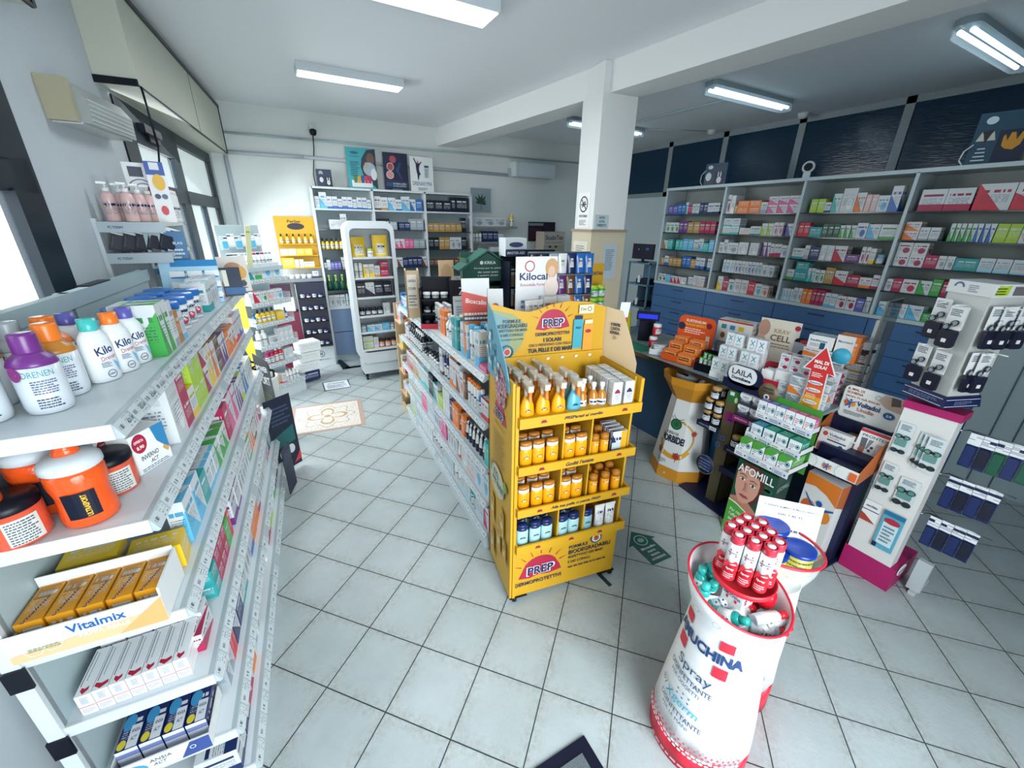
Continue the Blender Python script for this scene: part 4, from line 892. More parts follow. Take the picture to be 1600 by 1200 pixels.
mrow(.64, [('round_bottle', 'white', ('white',), 1.05, 2, 1), ('c', 'grey', 2, .12, .06, .09, 1, 1), ('c', 'white', 2, .06, .06, .075, 3, 2)], 'fourth', maxh=.2)
mrow(.885, [('mist_bottle', 'blue', ('blue',), .8, 1, 1), ('mist_bottle', 'yellow', ('black',), 1, 4, 1), ('c', 'yellow', 3, .1, .08, .09, 1, 1), ('c', 'yellow', 3, .1, .07, .09, 2, 1)], 'third', maxh=.18)
mrow(1.10, [('c', 'white', 2, .05, .06, .1, 1, 1), ('c', 'red', 1, .08, .06, .11, 1, 1), ('c', 'green', 2, .07, .06, .11, 1, 1), ('c', 'rose', 1, .1, .06, .11, 1, 1), ('c', 'sky', 2, .08, .06, .11, 2, 1)], 'second', maxh=.2)
mrow(1.335, [('round_bottle', 'white', ('white',), .85, 1, 1), ('c', 'teal', 1, .065, .06, .15, 1, 1), ('c', 'green', 0, .07, .06, .15, 1, 1), ('c', 'sky', 2, .12, .05, .15, 1, 1), ('c', 'sky', 2, .1, .05, .15, 1, 1)], 'top', maxh=.2)
def M_(x, y, z): return MO+md*x+mi*y+Vector((0, 0, z))
for k in range(6): tag(put('blister_card', M_(.04+.075*k, .24, 1.62+.02*(k % 2)), mr, 'white', ('white' if k % 2 else 'sky',), .8), 'white hanging medical pack, %s from the left at top of end rack' % nth(k), 'package', 'hanging medical packs')
for k in range(6): tag(put('blister_card', M_(.04+.075*k, .2, 1.46), mr, 'white', ('crimson' if k < 2 else 'grey',), .8), 'white hanging pack with coloured blister, %s from left, middle of end rack' % nth(k), 'package', 'hanging medical packs')
for k in range(7): tag(put('tall_bottle', M_(.13+.045*k, .1, 1.45), mr-8, 'white', ('crimson' if k in (2, 4) else 'navy' if k in (3,) else 'grey',), .75), 'slim white thermometer case with coloured tip, %s from the left on end rack' % nth(k), 'package', 'thermometer cases')
q = MB(); q.box(0, .47, .02, .26, 1.44, 1.45); q.box(.0, .47, .015, .02, 1.41, 1.45); q.build('tray', M_SHELF, rack)
q = MB(); q.prism([(0, 0), (.03, 0), (.13, .55), (.1, .56)], 0, .004, None, Matrix.Translation(M_(.12, .12, 1.46)) @ Matrix(((0, 0, 1, 0), (1, 0, 0, 0), (0, 1, 0, 0), (0, 0, 0, 1))) @ Matrix.Rotation(R_(0), 4, 'Z'))
hang_card(M_(.1, .03, 1.45), mr-15, .05, .42, 'd3d6a8', [('text', 'cm', .025, .36, .03, .014, '5a6040', .02)], 'pale yellow crutch shaped strip leaning above the end rack', tilt=-18)
hang_card(M_(-.05, .02, 1.34), mr-30, .12, .2, '1c7080', [('poly', [(0, .06), (.06, .12), (.02, .2), (0, .18)], 'e0507a'), ('poly', [(.03, .04), (.1, .05), (.07, .12)], '58b8d8')], 'teal pink and sky card at the left edge of the end rack')
q = MB(); q.prism(rrect(-.13, .13, -.17, .17, .03), 0, 1.2)
hang_card((-.385, 4.15, .55), -58, .30, .86, 'd9c920', [('poly', [(0, 0), (.16, 0), (.2, .2), (.1, .35), (.16, .55), (.08, .72), (0, .75)], '151a2c'), ('text', 'Acti', .1, .72, .16, .06, 'd8dde0', .03, 20), ('text', 'COD', .12, .72, .06, .03, 'b5283c', .02)], 'yellow and black sport supplement display card behind the left gondola end')
hang_card((-.27, 3.78, .35), -70, .34, .5, '121624', [('text', 'POWER', .17, .4, .26, .05, 'c9cfd2', .03, 8), ('text', 'SPORT', .17, .3, .28, .07, 'c9cfd2', .03, 8), ('lines', .05, .3, .05, .2, 5, '5f6a40')], 'black card lettered Power Sport between gondola and end rack')
o = empty('umbrella_stand', (-.30, 3.98, 0), 0, 'white plastic bin full of black walking sticks by the gondola end', 'bin')
L([(.085, 0), (.09, .01), (.125, .6), (.128, .62), (.12, .62), (.085, .02)], 28).build('bin', mat('white_plastic', 'dfe4e3', .35), o)
for k in range(7):
    a_ = k*.9; q = MB(); c_ = Vector((.05*math.cos(a_), .05*math.sin(a_), 0)); t_ = c_*2.0+Vector((0, 0, .66+.03*(k % 3)))
    q.tube([c_+Vector((0, 0, .03)), t_, t_+Vector((-.05, -.02, .03)), t_+Vector((-.12, -.04, .01))], .009, None, 8)
    tag(q.build('walking_stick', M_BLACK, None, (-.30, 3.98, 0)), 'black handled walking stick, %s of the bundle in the white bin' % nth(k), 'walking stick', 'walking sticks in the white bin')

# ------------------------------------------------------------------ shelving on the back wall
BX = [.505, 1.24, 1.96, 2.67]
bs = empty('wall_shelving', (0, 6.09, 0), 0, 'three bay white shelving unit against the back wall', 'shelving')
q = MB()
for x in BX: q.box(x-.012, x+.012, 0, .255, .0, 2.30)
q.box(BX[0], BX[3], 0, .255, 2.28, 2.305); q.build('frame', M_WHITE, bs)
q = MB(); q.box(BX[0], BX[3], .25, .256, 0, 2.29); q.build('back_panel', M_PANEL, bs)
for i in range(3):
    q = MB(); q.box(BX[i]+.012, BX[i+1]-.012, .0, .25, 2.03, 2.05); q.build('shelf', M_WHITE, bs)
    for z in ((1.80, 1.55, 1.29, 1.02) if i < 2 else (1.775, 1.53, 1.29, 1.02)):
        q = MB(); q.box(BX[i]+.012, BX[i+1]-.012, .0, .25, z-.008, z); q.build('glass_shelf', mat('dark_edge_glass', '1d3440', .15), bs)
    q = MB(); q.box(BX[i]+.012, BX[i+1]-.012, -.01, .25, .76, .80); q.build('ledge', M_WHITE, bs)
    for z0_, z1_ in ((.44, .755), (.10, .43)):
        q = MB(); q.box(BX[i]+.016, BX[i+1]-.016, -.004, .02, z0_, z1_); q.build('drawer', mat('slate_blue_laminate', '6b84a6', .4), bs)
q = MB(); q.box(BX[0], BX[3], .03, .25, 0, .1); q.build('plinth', M_PANEL, bs)
q = MB(); q.box(0, .05, -.42, -.01, 0, .004); 
def brow(i, z, specs, pl, **k): row((BX[i]+.02, 6.1, z), (1, 0, 0), (0, 1, 0), 0, BX[i+1]-BX[i]-.035, specs, pl, 'goods on the back wall shelving', 'cosmetic_carton', dmax=.14, end='left', **k)
brow(0, 2.05, [('c', 'light blue', 0, .055, .06, .14, 1, 1), ('c', 'sky', 1, .085, .06, .19, 1, 1)]+[('c', 'blue', 0, .06, .06, .145, 2, 1), ('c', 'blue', 0, .05, .06, .12, 1, 1)]*4, 'top left bay of back shelving', fill=False)
brow(1, 2.05, [('c', 'brown', 0, .085, .06, .17, 1, 1), ('c', 'gold', 0, .09, .06, .16, 1, 1), ('c', 'sky', 1, .1, .06, .16, 1, 1), ('c', 'blue', 0, .08, .06, .14, 1, 1), ('c', 'sky', 1, .11, .06, .18, 1, 1), ('c', 'blue', 1, .08, .06, .15, 1, 1), ('c', 'blue', 3, .09, .06, .15, 1, 1)], 'top middle bay of back shelving', fill=False)
brow(2, 2.05, [('c', 'black', 3, .12, .07, .15, 1, 1), ('c', 'black', 3, .12, .07, .15, 1, 1), ('c', 'black', 3, .13, .07, .15, 1, 1), ('c', 'black', 3, .06, .07, .2, 1, 1), ('c', 'black', 3, .2, .07, .2, 1, 1)], 'top right bay of back shelving', fill=False)
brow(0, 1.80, [('gap', .14), ('c', 'white', 2, .14, .08, .12, 1, 1), ('c', 'grey', 0, .07, .08, .19, 1, 1)], 'second shelf, left bay', fill=False)
brow(0, 1.55, [('mist_bottle', 'yellow', ('black',), 1, 5, 1), ('round_bottle', 'amber', ('amber',), 1.1, 1, 1), ('c', 'black', 3, .06, .06, .18, 1, 1), ('round_bottle', 'lime', ('lime',), 1, 3, 1)], 'third shelf, left bay', fill=False)
brow(0, 1.29, rspec(31, ['white', 'grey', 'light blue', 'violet'], wr=(.03, .05), hr=(.09, .16)), 'fourth shelf, left bay')
brow(0, 1.02, [('spray_bottle', 'bottle green', ('green', 'lime', 'white'), 1, 3, 1), ('spray_bottle', 'lime', ('white', 'lime', 'white'), 1, 1, 1), ('spray_bottle', 'navy', ('navy', 'blue', 'white'), 1, 2, 1), ('spray_bottle', 'red', ('red', 'red', 'white'), 1, 3, 1)], 'fifth shelf, left bay', maxh=.25)
brow(0, .80, rspec(33, ['white', 'grey', 'light blue'], wr=(.05, .07), hr=(.12, .17), kinds=[('round_bottle', ['white', 'light blue'], (['white'],), 1)], pk=.5), 'ledge of the left bay')
brow(1, 1.80, rspec(34, ['black', 'grey', 'navy'], wr=(.07, .1), hr=(.1, .18), lays=(3, 3, 1)), 'second shelf, middle bay')
brow(1, 1.55, rspec(35, ['grey', 'navy', 'pink'], wr=(.06, .09), hr=(.12, .15), lays=(3, 1, 2)), 'third shelf, middle bay')
brow(1, 1.29, rspec(36, ['grey', 'navy', 'brown'], wr=(.06, .09), hr=(.1, .15), lays=(3, 1, 2)), 'fourth shelf, middle bay')
brow(2, 1.775, [('c', 'gold', 3, .085, .08, .12, 2, 1), ('c', 'gold', 3, .085, .08, .12, 3, 1), ('c', 'gold', 3, .085, .08, .12, 1, 1), ('c', 'black', 3, .07, .08, .2, 1, 1)], 'second shelf, right bay', fill=False)
brow(2, 1.53, [('c', 'black', 2, .08, .06, .17, 2, 1), ('c', 'gold', 2, .08, .06, .17, 2, 1), ('c', 'grey', 2, .09, .06, .17, 2, 1), ('c', 'black', 3, .08, .06, .17, 2, 1)], 'third shelf, right bay')
brow(2, 1.29, [('c', 'brown', 3, .075, .08, .1, 6, 1), ('c', 'gold', 3, .09, .08, .12, 2, 1)], 'fourth shelf, right bay')
brow(2, 1.02, rspec(39, ['grey', 'brown', 'white'], wr=(.05, .09), hr=(.1, .15)), 'fifth shelf, right bay')
# cards standing on top of it
hang_card((1.165, 6.2, 2.307), 0, .37, .48, '37a3ac', [('poly', [(.37, .0), (.37, .48), (.26, .46), (.19, .36), (.17, .26), (.2, .15), (.28, .08)], '1e2f40'), ('poly', ell(.3, .36, .05, .07), '6c5048'), ('poly', ell(.28, .24, .08, .08), '9fb0b8'), ('poly', ell(.33, .18, .04, .07), 'd3d8da'), ('poly', ell(.24, .28, .02, .04), 'b8a192'), ('rect', .04, .3, .02, .1, 'dfe6e6')]+[('rect', .07+.045*k, .11+.045*k, .07, .16, ('4c7a3c', 'd0a030', '28528a', 'c03a50', 'b02a5a')[k]) for k in range(5)]+[('poly', ell(.1, .42, .05, .015), '1d5f78'), ('text', 'Linea benessere', .1, .38, .12, .014, '1d4f68'), ('lines', .04, .15, .15, .33, 8, '1d6070')], 'teal poster board with a dark rounded photograph on the back shelving', d=.008)
hang_card((1.61, 6.2, 2.307), 0, .33, .46, '121c3c', [('poly', ell(.13, .38, .045), 'a84a58'), ('poly', ell(.09, .29, .048), 'd9dde0'), ('poly', ell(.09, .29, .042), 'a94a4a'), ('poly', ell(.08, .19, .05), 'd9dde0'), ('poly', ell(.08, .19, .044), 'c98a88'), ('poly', [(.16, .25), (.22, .35), (.24, .35), (.2, .24), (.25, .14), (.23, .14), (.18, .22)], '27406e'), ('rect', 0, .33, .115, .12, '6a2f58'), ('rect', .02, .31, .05, .1, '1d4a6c'), ('text', 'KYMALGIN', .2, .085, .17, .025, 'b9c6d2', .01), ('text', 'LA SOLUZIONE', .2, .055, .17, .018, 'b9c6d2', .01), ('lines', .1, .24, .01, .03, 1, '8a96a8')], 'dark navy poster with three round pictures between teal and white posters', d=.008)
lp = [(.05, .42), (.065, .42), (.095, .36), (.11, .375), (.125, .37), (.13, .355), (.165, .385), (.17, .38), (.14, .335), (.128, .30), (.13, .26), (.15, .22), (.13, .21), (.115, .15), (.105, .15), (.1, .22), (.09, .26), (.085, .31), (.085, .345)]
hang_card((1.97, 6.2, 2.307), 0, .33, .44, 'dfe3e4', [('poly', lp, '1c2440'), ('poly', ell(.112, .372, .013, .016), 'b08a78'), ('rect', .2, .27, .18, .34, 'c3ced2'), ('rect', .205, .265, .31, .335, '24486a'), ('lines', .21, .26, .19, .3, 7, '54687c'), ('text', 'DRENAKYMA', .165, .105, .28, .05, '3b7a96', 0), ('lines', .1, .24, .02, .06, 3, '6a7c8a')], 'white poster of a leaping dancer lettered Drenakyma', d=.008)
def baby_box(loc, rz, label, w_=.17, d_=.1, h_=.2):
    o_ = empty('gadget_box', loc, rz, label, 'box')
    q = MB(); q.box(-w_/2, w_/2, 0, d_, .001, h_); b_ = q.build('box', cm('20344e'), o_)
    a = Art(o_, (-w_/2, 0, 0), (1, 0, 0), (0, 0, 1)); a.poly(ell(.045, .155, .025, .028), '9aa8b0'); a.poly(ell(.045, .135, .022, .012), '20344e'); a.poly(ell(.045, .08, .022, .03), 'd5dadb'); a.poly(ell(.04, .085, .003), '141c2c'); a.poly(ell(.052, .085, .003), '141c2c'); a.rect(.085, .165, .0, .12, '10182c')
    a.poly(ell(.125, .05, .02, .026), 'd5dadb'); a.poly(ell(.113, .09, .005, .022), 'd5dadb'); a.poly(ell(.137, .09, .005, .022), 'd5dadb'); a.poly(ell(.12, .055, .003), '141c2c'); a.poly(ell(.131, .055, .003), '141c2c')
baby_box((.69, 6.17, 2.306), 0, 'dark box with white animal shapes on top of back shelving')
o = sheet(None, (2.77, 6.33, 2.07), 0, .34, .34, 'wall_picture', 'grey wall picture of a dark green leaf on back wall', 'picture', .012, '8fa1a5')
a = front(o)
for k, an in enumerate((-75, -45, -18, 8, 35, 65, 90)):
    l_ = .15 if abs(an) < 50 else .1; t_ = R_(an); cx, cy = .17, .12
    def P_(u, v): return (cx+u*math.sin(t_)+v*math.cos(t_), cy+u*math.cos(t_)-v*math.sin(t_))
    a.poly([P_(0, -.004), P_(l_*.5, -.02), P_(l_, 0), P_(l_*.5, .02), P_(0, .004)], '28493f')
a.rect(.166, .174, .03, .12, '28493f')
# shelves right of the unit
q = MB()
for k, (z, x1) in enumerate(((1.86, 3.5), (1.63, 3.35), (1.40, 3.35), (1.15, 3.3))):
    q = MB(); q.box(2.70, x1, .0, .22, z-.03, z); tag(q.build('wall_shelf', mat('taupe_shelf', '7f858a', .5), None, (0, 6.14, 0)), 'grey wall shelf, %s from the top right of the back shelving' % nth(k), 'shelf', 'grey shelves on the back wall')
    row((2.72, 6.15, z), (1, 0, 0), (0, 1, 0), 0, x1-2.75, [('c', 'grey', 2, .19, .08, .13, 1, 1)] if k == 0 else rspec(50+k, ['light blue', 'grey', 'crimson', 'white', 'navy'], wr=(.06, .1), hr=(.1, .16), kinds=[('round_bottle', ['white', 'green'], (['green', 'white'],), .9)], pk=.3), 'grey wall shelf %s from the top' % nth(k), 'goods on the grey wall shelves', 'cosmetic_carton', end='left', setback=.02)
tag(put('round_bottle', (3.42, 6.2, 1.86), 0, 'yellow', ('cream',), 1.2), 'yellow and white bottle at the end of the top grey wall shelf', 'bottle')
o = sheet(None, (3.83, 6.34, 1.63), 0, .55, .31, 'wall_poster', 'dark maroon landscape poster on the back wall beside pillar', 'poster', .006, '20182c')
a = front(o); a.rect(.0, .3, .25, .29, '8a8f98'); a.lines(.03, .28, .03, .22, 6, '6c3044', 3); a.lines(.33, .5, .05, .26, 7, '3c2a44', 5)
o = sheet(None, (3.9, 5.95, 0), 0, .42, 1.79, 'floor_display', 'beige floor display lettered Scudotex near the pillar', 'display stand', .25, 'a89f90')
a = front(o); a.rect(0, .42, 1.58, 1.78, 'b8b1a3'); a.text('ScudoTex', .21, 1.70, .36, .075, '20305c', .02); a.text('Linea Compressione', .21, 1.62, .34, .03, '3a4668', .01); a.rect(.1, .15, 1.54, 1.57, '26324e'); a.rect(.22, .27, 1.54, 1.57, '26324e'); a.rect(.0, .42, 1.0, 1.5, '9c9488')

# left of the unit: shelf with yellow display, wine red cabinet, tall dark vitrine
q = MB(); q.box(-.30, .49, 0, .25, 1.15, 1.19); tag(q.build('wall_shelf', mat('taupe_shelf', '7f858a', .5), None, (0, 6.1, 0)), 'beige grey wall shelf left of the back shelving', 'shelf')
row((.02, 6.11, 1.19), (1, 0, 0), (0, 1, 0), 0, .45, [('cream_jar', 'white', ('white',), 1.1, 5, 1), ('c', 'navy', 0, .07, .06, .09, 1, 1)], 'shelf below the yellow display', 'goods below the yellow display', 'cosmetic_carton', end='left')
o = empty('counter_display', (.03, 6.12, 1.33), 0, 'yellow display rack of little bottles and soaps left of back shelving', 'display stand')
q = MB(); q.box(0, .46, .14, .15, 0, .62); q.box(0, .46, .0, .15, -.01, .0); q.box(0, .46, .06, .15, .14, .15); q.box(0, .46, .09, .15, .28, .29); q.build('display', M_YEL, o)
a = Art(o, (0, .14, 0), (1, 0, 0), (0, 0, 1)); a.text('Perlier', .23, .56, .16, .035, '2c2a20', .02); a.poly(ell(.24, .5, .1, .04), '26242c')
for k in range(6): tag(put('mist_bottle', (.08+.07*k, 6.235, 1.62), 0, 'yellow', ('black',), .85), 'small yellow bottle with black cap, %s from the left on yellow display' % nth(k), 'bottle', 'small yellow bottles')
row((.04, 6.17, 1.48), (1, 0, 0), (0, 1, 0), 0, .42, [('c', 'cream', 3, .09, .05, .08, 2, 1), ('c', 'yellow', 3, .09, .05, .08, 3, 1)], 'middle tier of yellow display', 'soaps on the yellow display', 'soap_carton', end='left')
row((.04, 6.12, 1.33), (1, 0, 0), (0, 1, 0), 0, .42, [('c', 'yellow', 3, .14, .05, .12, 1, 1), ('c', 'cream', 3, .05, .05, .1, 2, 1), ('c', 'yellow', 0, .12, .05, .07, 1, 1)], 'low tier of yellow display', 'soaps on the yellow display', 'soap_carton', end='left')
q = MB(); q.box(-.28, .0, 0, .1, 1.19, 1.24)
o = empty('glass_cabinet', (.14, 6.0, 0), 0, 'tall narrow dark glass cabinet of small goods left of the back shelving', 'cabinet')
q = MB(); q.box(0, .34, .0, .1, .28, 1.14, None); q.build('cabinet', cm('141a34'), o)
q = MB(); q.box(-.01, .0, -.02, .1, 0, 1.14); q.box(.34, .35, -.02, .1, 0, 1.14); q.build('edge', M_STEEL, o)
q = MB(); q.box(0, .34, -.02, .1, 0, .28); q.build('base', M_WHITE, o); a = Art(o, (0, -.02, 0), (1, 0, 0), (0, 0, 1)); a.ring(.17, .18, .045, .038, '24304e'); a.text('H', .17, .18, .03, .05, '24304e', .03); a.text('ALGEMNATURA', .17, .1, .2, .015, '24304e', .01)
for j in range(5):
    q = MB(); q.box(.01, .33, -.08, .0, .32+.16*j, .325+.16*j); q.build('shelf', M_BLACK, o)
    for k in range(4): tag(put('cream_jar', (.2+.07*k, 5.95, .327+.16*j), 0, 'crimson' if (j+k) % 4 == 1 else 'grey', ('navy' if k % 2 else 'grey',), .95), 'small dark jar, %s from the left, %s shelf up in the dark cabinet' % (nth(k), nth(j)), 'jar', 'small jars in the dark cabinet')
o = sheet(None, (-.2, 6.0, 0), 0, .33, .78, 'floor_display', 'wine red low floor display left of the dark glass cabinet', 'display stand', .2, '6a1633')
a = front(o); a.lines(.08, .25, .4, .5, 3, 'b06a7c')
tag(carton((-.03, 6.1, .79), 0, .25, .15, .18, 'white', 2, 'cosmetic_carton'), 'white carton on the wine red floor display', 'carton')
o = sheet(None, (-.22, 6.05, .82), 0, .3, .32, 'wall_poster', 'dark wine red panel behind the end rack', 'poster', .006, '35122e')
for k in range(4): tag(carton((.08+.02*k, 5.5+.02*k, .02+.12*k), 20, .25, .2, .115, 'white' if k else 'navy', 3 if k else 3, 'storage_carton'), 'stacked carton, %s from the floor right behind the end rack' % nth(k), 'carton', 'stack of cartons behind the end rack')

# ------------------------------------------------------------------ white rounded stand on castors
ws = empty('rounded_stand', (.70, 5.12, 0), 0, 'tall white rounded display stand on castors in front of back shelving', 'display stand')
pts = rrect(0, .545, .23, 1.91, .11, 6)
inner = [(.05, .36), (.495, .36), (.495, 1.80), (.05, 1.80)]
Xf = Matrix(((1, 0, 0, 0), (0, 0, 1, 0), (0, 1, 0, 0), (0, 0, 0, 1)))
q = MB(); q.prism(pts[::-1], .30, .32, None, Xf); q.build('back_board', M_WHITE, ws)
q = MB()
n_ = len(pts); pi_ = rrect(.045, .5, .37, 1.83, .06, 6)
for k in range(n_):
    a1, a2 = pts[k], pts[(k+1) % n_]; b1, b2 = pi_[k], pi_[(k+1) % n_]
    for y0_, y1_ in ((0, .02),):
        q.add([(a1[0], y0_, a1[1]), (a2[0], y0_, a2[1]), (b2[0], y0_, b2[1]), (b1[0], y0_, b1[1])], [(0, 1, 2, 3)])
        q.add([(a1[0], y0_, a1[1]), (a2[0], y0_, a2[1]), (a2[0], .3, a2[1]), (a1[0], .3, a1[1])], [(0, 3, 2, 1)])
q.build('front_frame', M_WHITE, ws)
q = MB(); q.box(.03, .51, .02, .3, .09, .23); q.build('base', M_WHITE, ws)
for x, y in ((.06, .05), (.48, .05), (.06, .27), (.48, .27)):
    q = MB(); q.lathe([(.028, -.012), (.03, -.008), (.03, .008), (.028, .012)], 16, None, Matrix.Translation((x, y, .032)) @ Matrix.Rotation(R_(90), 4, 'Y')); q.box(x-.018, x+.018, y-.018, y+.018, .05, .088); q.build('castor', M_BLACK, ws)
WZ = (1.515, 1.285, 1.055, .83, .63, .41)
for z in WZ:
    q = MB(); q.box(.05, .495, -.01, .3, z-.018, z); q.build('shelf', M_WHITE, ws)
def wrow(i, specs, pl, **k): row((.76, 5.13, WZ[i]), (1, 0, 0), (0, 1, 0), 0, .43, specs, pl+' shelf of rounded stand', 'goods on the white rounded stand', 'food_carton', dmax=.2, end='left', setback=.03, **k)
wrow(0, [('pouch', 'yellow', (), 1.05, 1, 1), ('supplement_jar', 'white', ('lime',), 1, 1, 1), ('pouch', 'yellow', (), 1.15, 1, 1)], 'top', fill=False)
wrow(1, [('tall_bottle', 'white', ('white',), .9, 2, 1), ('c', 'yellow', 1, .06, .06, .15, 2, 1), ('c', 'gold', 0, .06, .05, .13, 1, 1), ('c', 'crimson', 3, .1, .06, .09, 1, 2)], 'second')
wrow(2, [('c', 'black', 3, .1, .1, .17, 1, 1), ('c', 'black', 1, .1, .1, .17, 1, 1), ('c', 'black', 3, .1, .1, .17, 2, 1)], 'third')
wrow(3, [('supplement_jar', 'black', ('black',), 1, 4, 1), ('c', 'white', 2, .08, .06, .14, 1, 1), ('c', 'black', 3, .06, .06, .16, 1, 1)], 'fourth')
wrow(4, [('supplement_jar', 'white', ('grey',), .9, 1, 1), ('c', 'sky', 1, .09, .08, .08, 2, 1), ('c', 'sky', 3, .09, .08, .09, 1, 1), ('c', 'rose', 2, .09, .06, .1, 1, 1)], 'fifth')
wrow(5, [('c', 'lime', 0, .12, .1, .08, 1, 2), ('c', 'rose', 0, .06, .1, .14, 1, 1), ('supplement_jar', 'orange', ('black',), 1.1, 3, 1)], 'lowest')
o = empty('mirror_frame', (.37, 5.72, 0), 0, 'dark green angled metal floor frame left of the white stand', 'frame')
q = MB(); q.prism([(.14, .42), (.19, .42), (.26, .0), (.16, .0)], .0, .02); q.box(.2, .7, .0, .03, 0, .02); q.build('frame', M_GREEN, o)

# ------------------------------------------------------------------ island gondola
IR = -2.58; IO = Vector((.842, 1.80, 0)); idr = Vector((math.sin(R_(-IR)), math.cos(R_(-IR)), 0)); iin = Vector((idr.y, -idr.x, 0))
def I(x, y, z): return IO+iin*x+idr*y+Vector((0, 0, z))         # x = inward (to the right), y = away
isl = empty('gondola', IO, IR, 'white island gondola in the middle of the shop behind the yellow display', 'shelving')
ILN = 2.12
q = MB(); q.box(.30, .32, 0, ILN, .02, 1.14); q.build('back_panel', M_PANEL, isl)
q = MB()
for y in (0.0, 1.06, ILN): q.box(.285, .335, y-.013, y+.013, 0, 1.15)
q.build('upright', M_WHITE, isl)
IZ = (1.165, .88, .59, .353, .122)
for z in IZ:
    q = MB(); q.box(.014, .62 if z > 1 else .3, 0, ILN, z-.028, z); s_ = q.build('shelf', M_WHITE, isl)
    if z < 1: q = MB(); q.box(.32, .60, 0, ILN, z-.028, z); q.build('shelf', M_WHITE, isl)
    for a_, b_ in ((0, 1.05), (1.055, ILN)):
        q = MB(); q.prism([(.014, .002), (.004, .002), (-.01, -.036), (-.004, -.04), (.014, -.032)], a_, b_, None, Matrix(((1, 0, 0, 0), (0, 0, 1, 0), (0, 1, 0, z), (0, 0, 0, 1))))
        q.build('price_rail', M_RAIL, s_)
q = MB(); q.box(.0, .6, .01, ILN, 0, .09); q.build('plinth', M_WHITE, isl)
def irow(z, y0, L_, specs, place, group, **k):
    # items read from the near end to the far end; they face the window aisle
    return row(I(.01, y0, z), idr, iin, -90+IR, L_, specs, place, group, 'cosmetic_carton', end='near end', **k)
W_ = ('white',)
irow(1.165, .02, .62, [('c', 'pink', 3, .1, .08, .03, 1, 1), ('c', 'sky', 0, .055, .05, .2, 1, 1), ('tall_bottle', 'white', ('sky',), 1.15, 2, 2), ('c', 'sky', 0, .05, .05, .2, 2, 1), ('tall_bottle', 'bottle green', ('bottle green',), 1.15, 1, 1), ('c', 'teal', 0, .05, .05, .19, 2, 1), ('tall_bottle', 'white', ('teal',), 1.1, 2, 1)], 'top of the island gondola', 'products on top of the island gondola', fill=False, maxh=.4)
for r_ in range(2): irow(1.165, .05, .62, [('c', 'grey', 2, .05, .05, .21, 3, 1), ('tall_bottle', 'white', ('white',), 1.15, 4, 1), ('c', 'white', 2, .05, .05, .19, 4, 1)], 'row %s of island top' % ('two', 'three')[r_], 'products on top of the island gondola', setback=.09+.08*r_, fill=False, maxh=.4)
irow(1.165, .66, .5, [('mist_bottle', 'white', W_, 1.15, 3, 3), ('c', 'orange', 2, .05, .05, .17, 2, 1), ('tall_bottle', 'white', W_, 1.05, 4, 2)], 'middle of island gondola top', 'products on top of the island gondola', fill=False, setback=.05, maxh=.4)
irow(1.165, 1.75, .36, [('c', 'blue', 0, .06, .08, .12, 2, 1), ('c', 'teal', 0, .05, .08, .1, 3, 1), ('c', 'blue', 3, .08, .08, .06, 1, 1)], 'far end of island gondola top', 'products on top of the island gondola', maxh=.2)
irow(.88, 0, 2.08, [('c', 'red', 0, .05, .05, .12, 2, 1), ('round_bottle', 'blue', W_, .9, 1, 1), ('tall_bottle', 'white', ('orange',), .85, 4, 1), ('c', 'brown', 3, .04, .05, .17, 1, 1), ('c', 'orange', 2, .06, .06, .16, 1, 1), ('c', 'brown', 1, .07, .12, .19, 1, 1), ('c', 'orange', 0, .06, .12, .19, 2, 1), ('tall_bottle', 'navy', ('grey',), 1.05, 3, 1), ('c', 'brown', 0, .05, .06, .2, 1, 1), ('tall_bottle', 'grey', ('navy',), 1.1, 1, 1), ('supplement_jar', 'white', ('black',), .9, 4, 2), ('cream_jar', 'lime', ('black',), 1.1, 3, 1), ('round_bottle', 'black', W_, 1, 4, 2), ('round_bottle', 'black', ('black',), 1.1, 3, 2)], 'second tier of island gondola', 'products on the second tier of the island', maxh=.22)
irow(.59, 0, 2.08, [('c', 'turquoise', 3, .03, .05, .15, 2, 1), ('cream_tube', 'black', ('black',), 1.05, 4, 1), ('cream_tube', 'black', ('navy',), .95, 2, 1), ('c', 'orange', 3, .05, .05, .15, 1, 1), ('cream_tube', 'black', ('navy',), 1, 1, 1), ('c', 'orange', 3, .06, .06, .16, 2, 1), ('c', 'navy', 3, .05, .06, .16, 1, 1), ('c', 'white', 2, .05, .06, .2, 3, 1), ('c', 'lime', 3, .12, .05, .1, 1, 1), ('c', 'teal', 1, .13, .04, .14, 1, 1), ('c', 'black', 3, .06, .06, .18, 2, 1), ('c', 'turquoise', 0, .05, .05, .16, 6, 1), ('c', 'gold', 1, .06, .05, .17, 4, 1), ('c', 'red', 1, .06, .05, .16, 3, 1)], 'third tier of island gondola', 'products on the third tier of the island', maxh=.22)
irow(.353, 0, 2.08, [('c', 'sky', 2, .11, .04, .19, 2, 1), ('c', 'rose', 0, .07, .04, .18, 2, 1), ('c', 'white', 2, .09, .05, .16, 1, 1), ('cream_tube', 'yellow', ('brown',), 1, 1, 1), ('cream_tube', 'white', ('pink',), 1.1, 1, 1), ('c', 'grey', 2, .06, .05, .18, 3, 1), ('gap', .04), ('c', 'pink', 2, .07, .05, .17, 2, 1), ('c', 'violet', 2, .05, .05, .17, 3, 1), ('c', 'light blue', 2, .07, .05, .17, 3, 1), ('c', 'pink', 0, .06, .05, .15, 3, 1), ('c', 'turquoise', 2, .06, .05, .16, 3, 1), ('c', 'amber', 2, .06, .05, .16, 3, 1)], 'fourth tier of island gondola', 'products on the fourth tier of the island', maxh=.2)
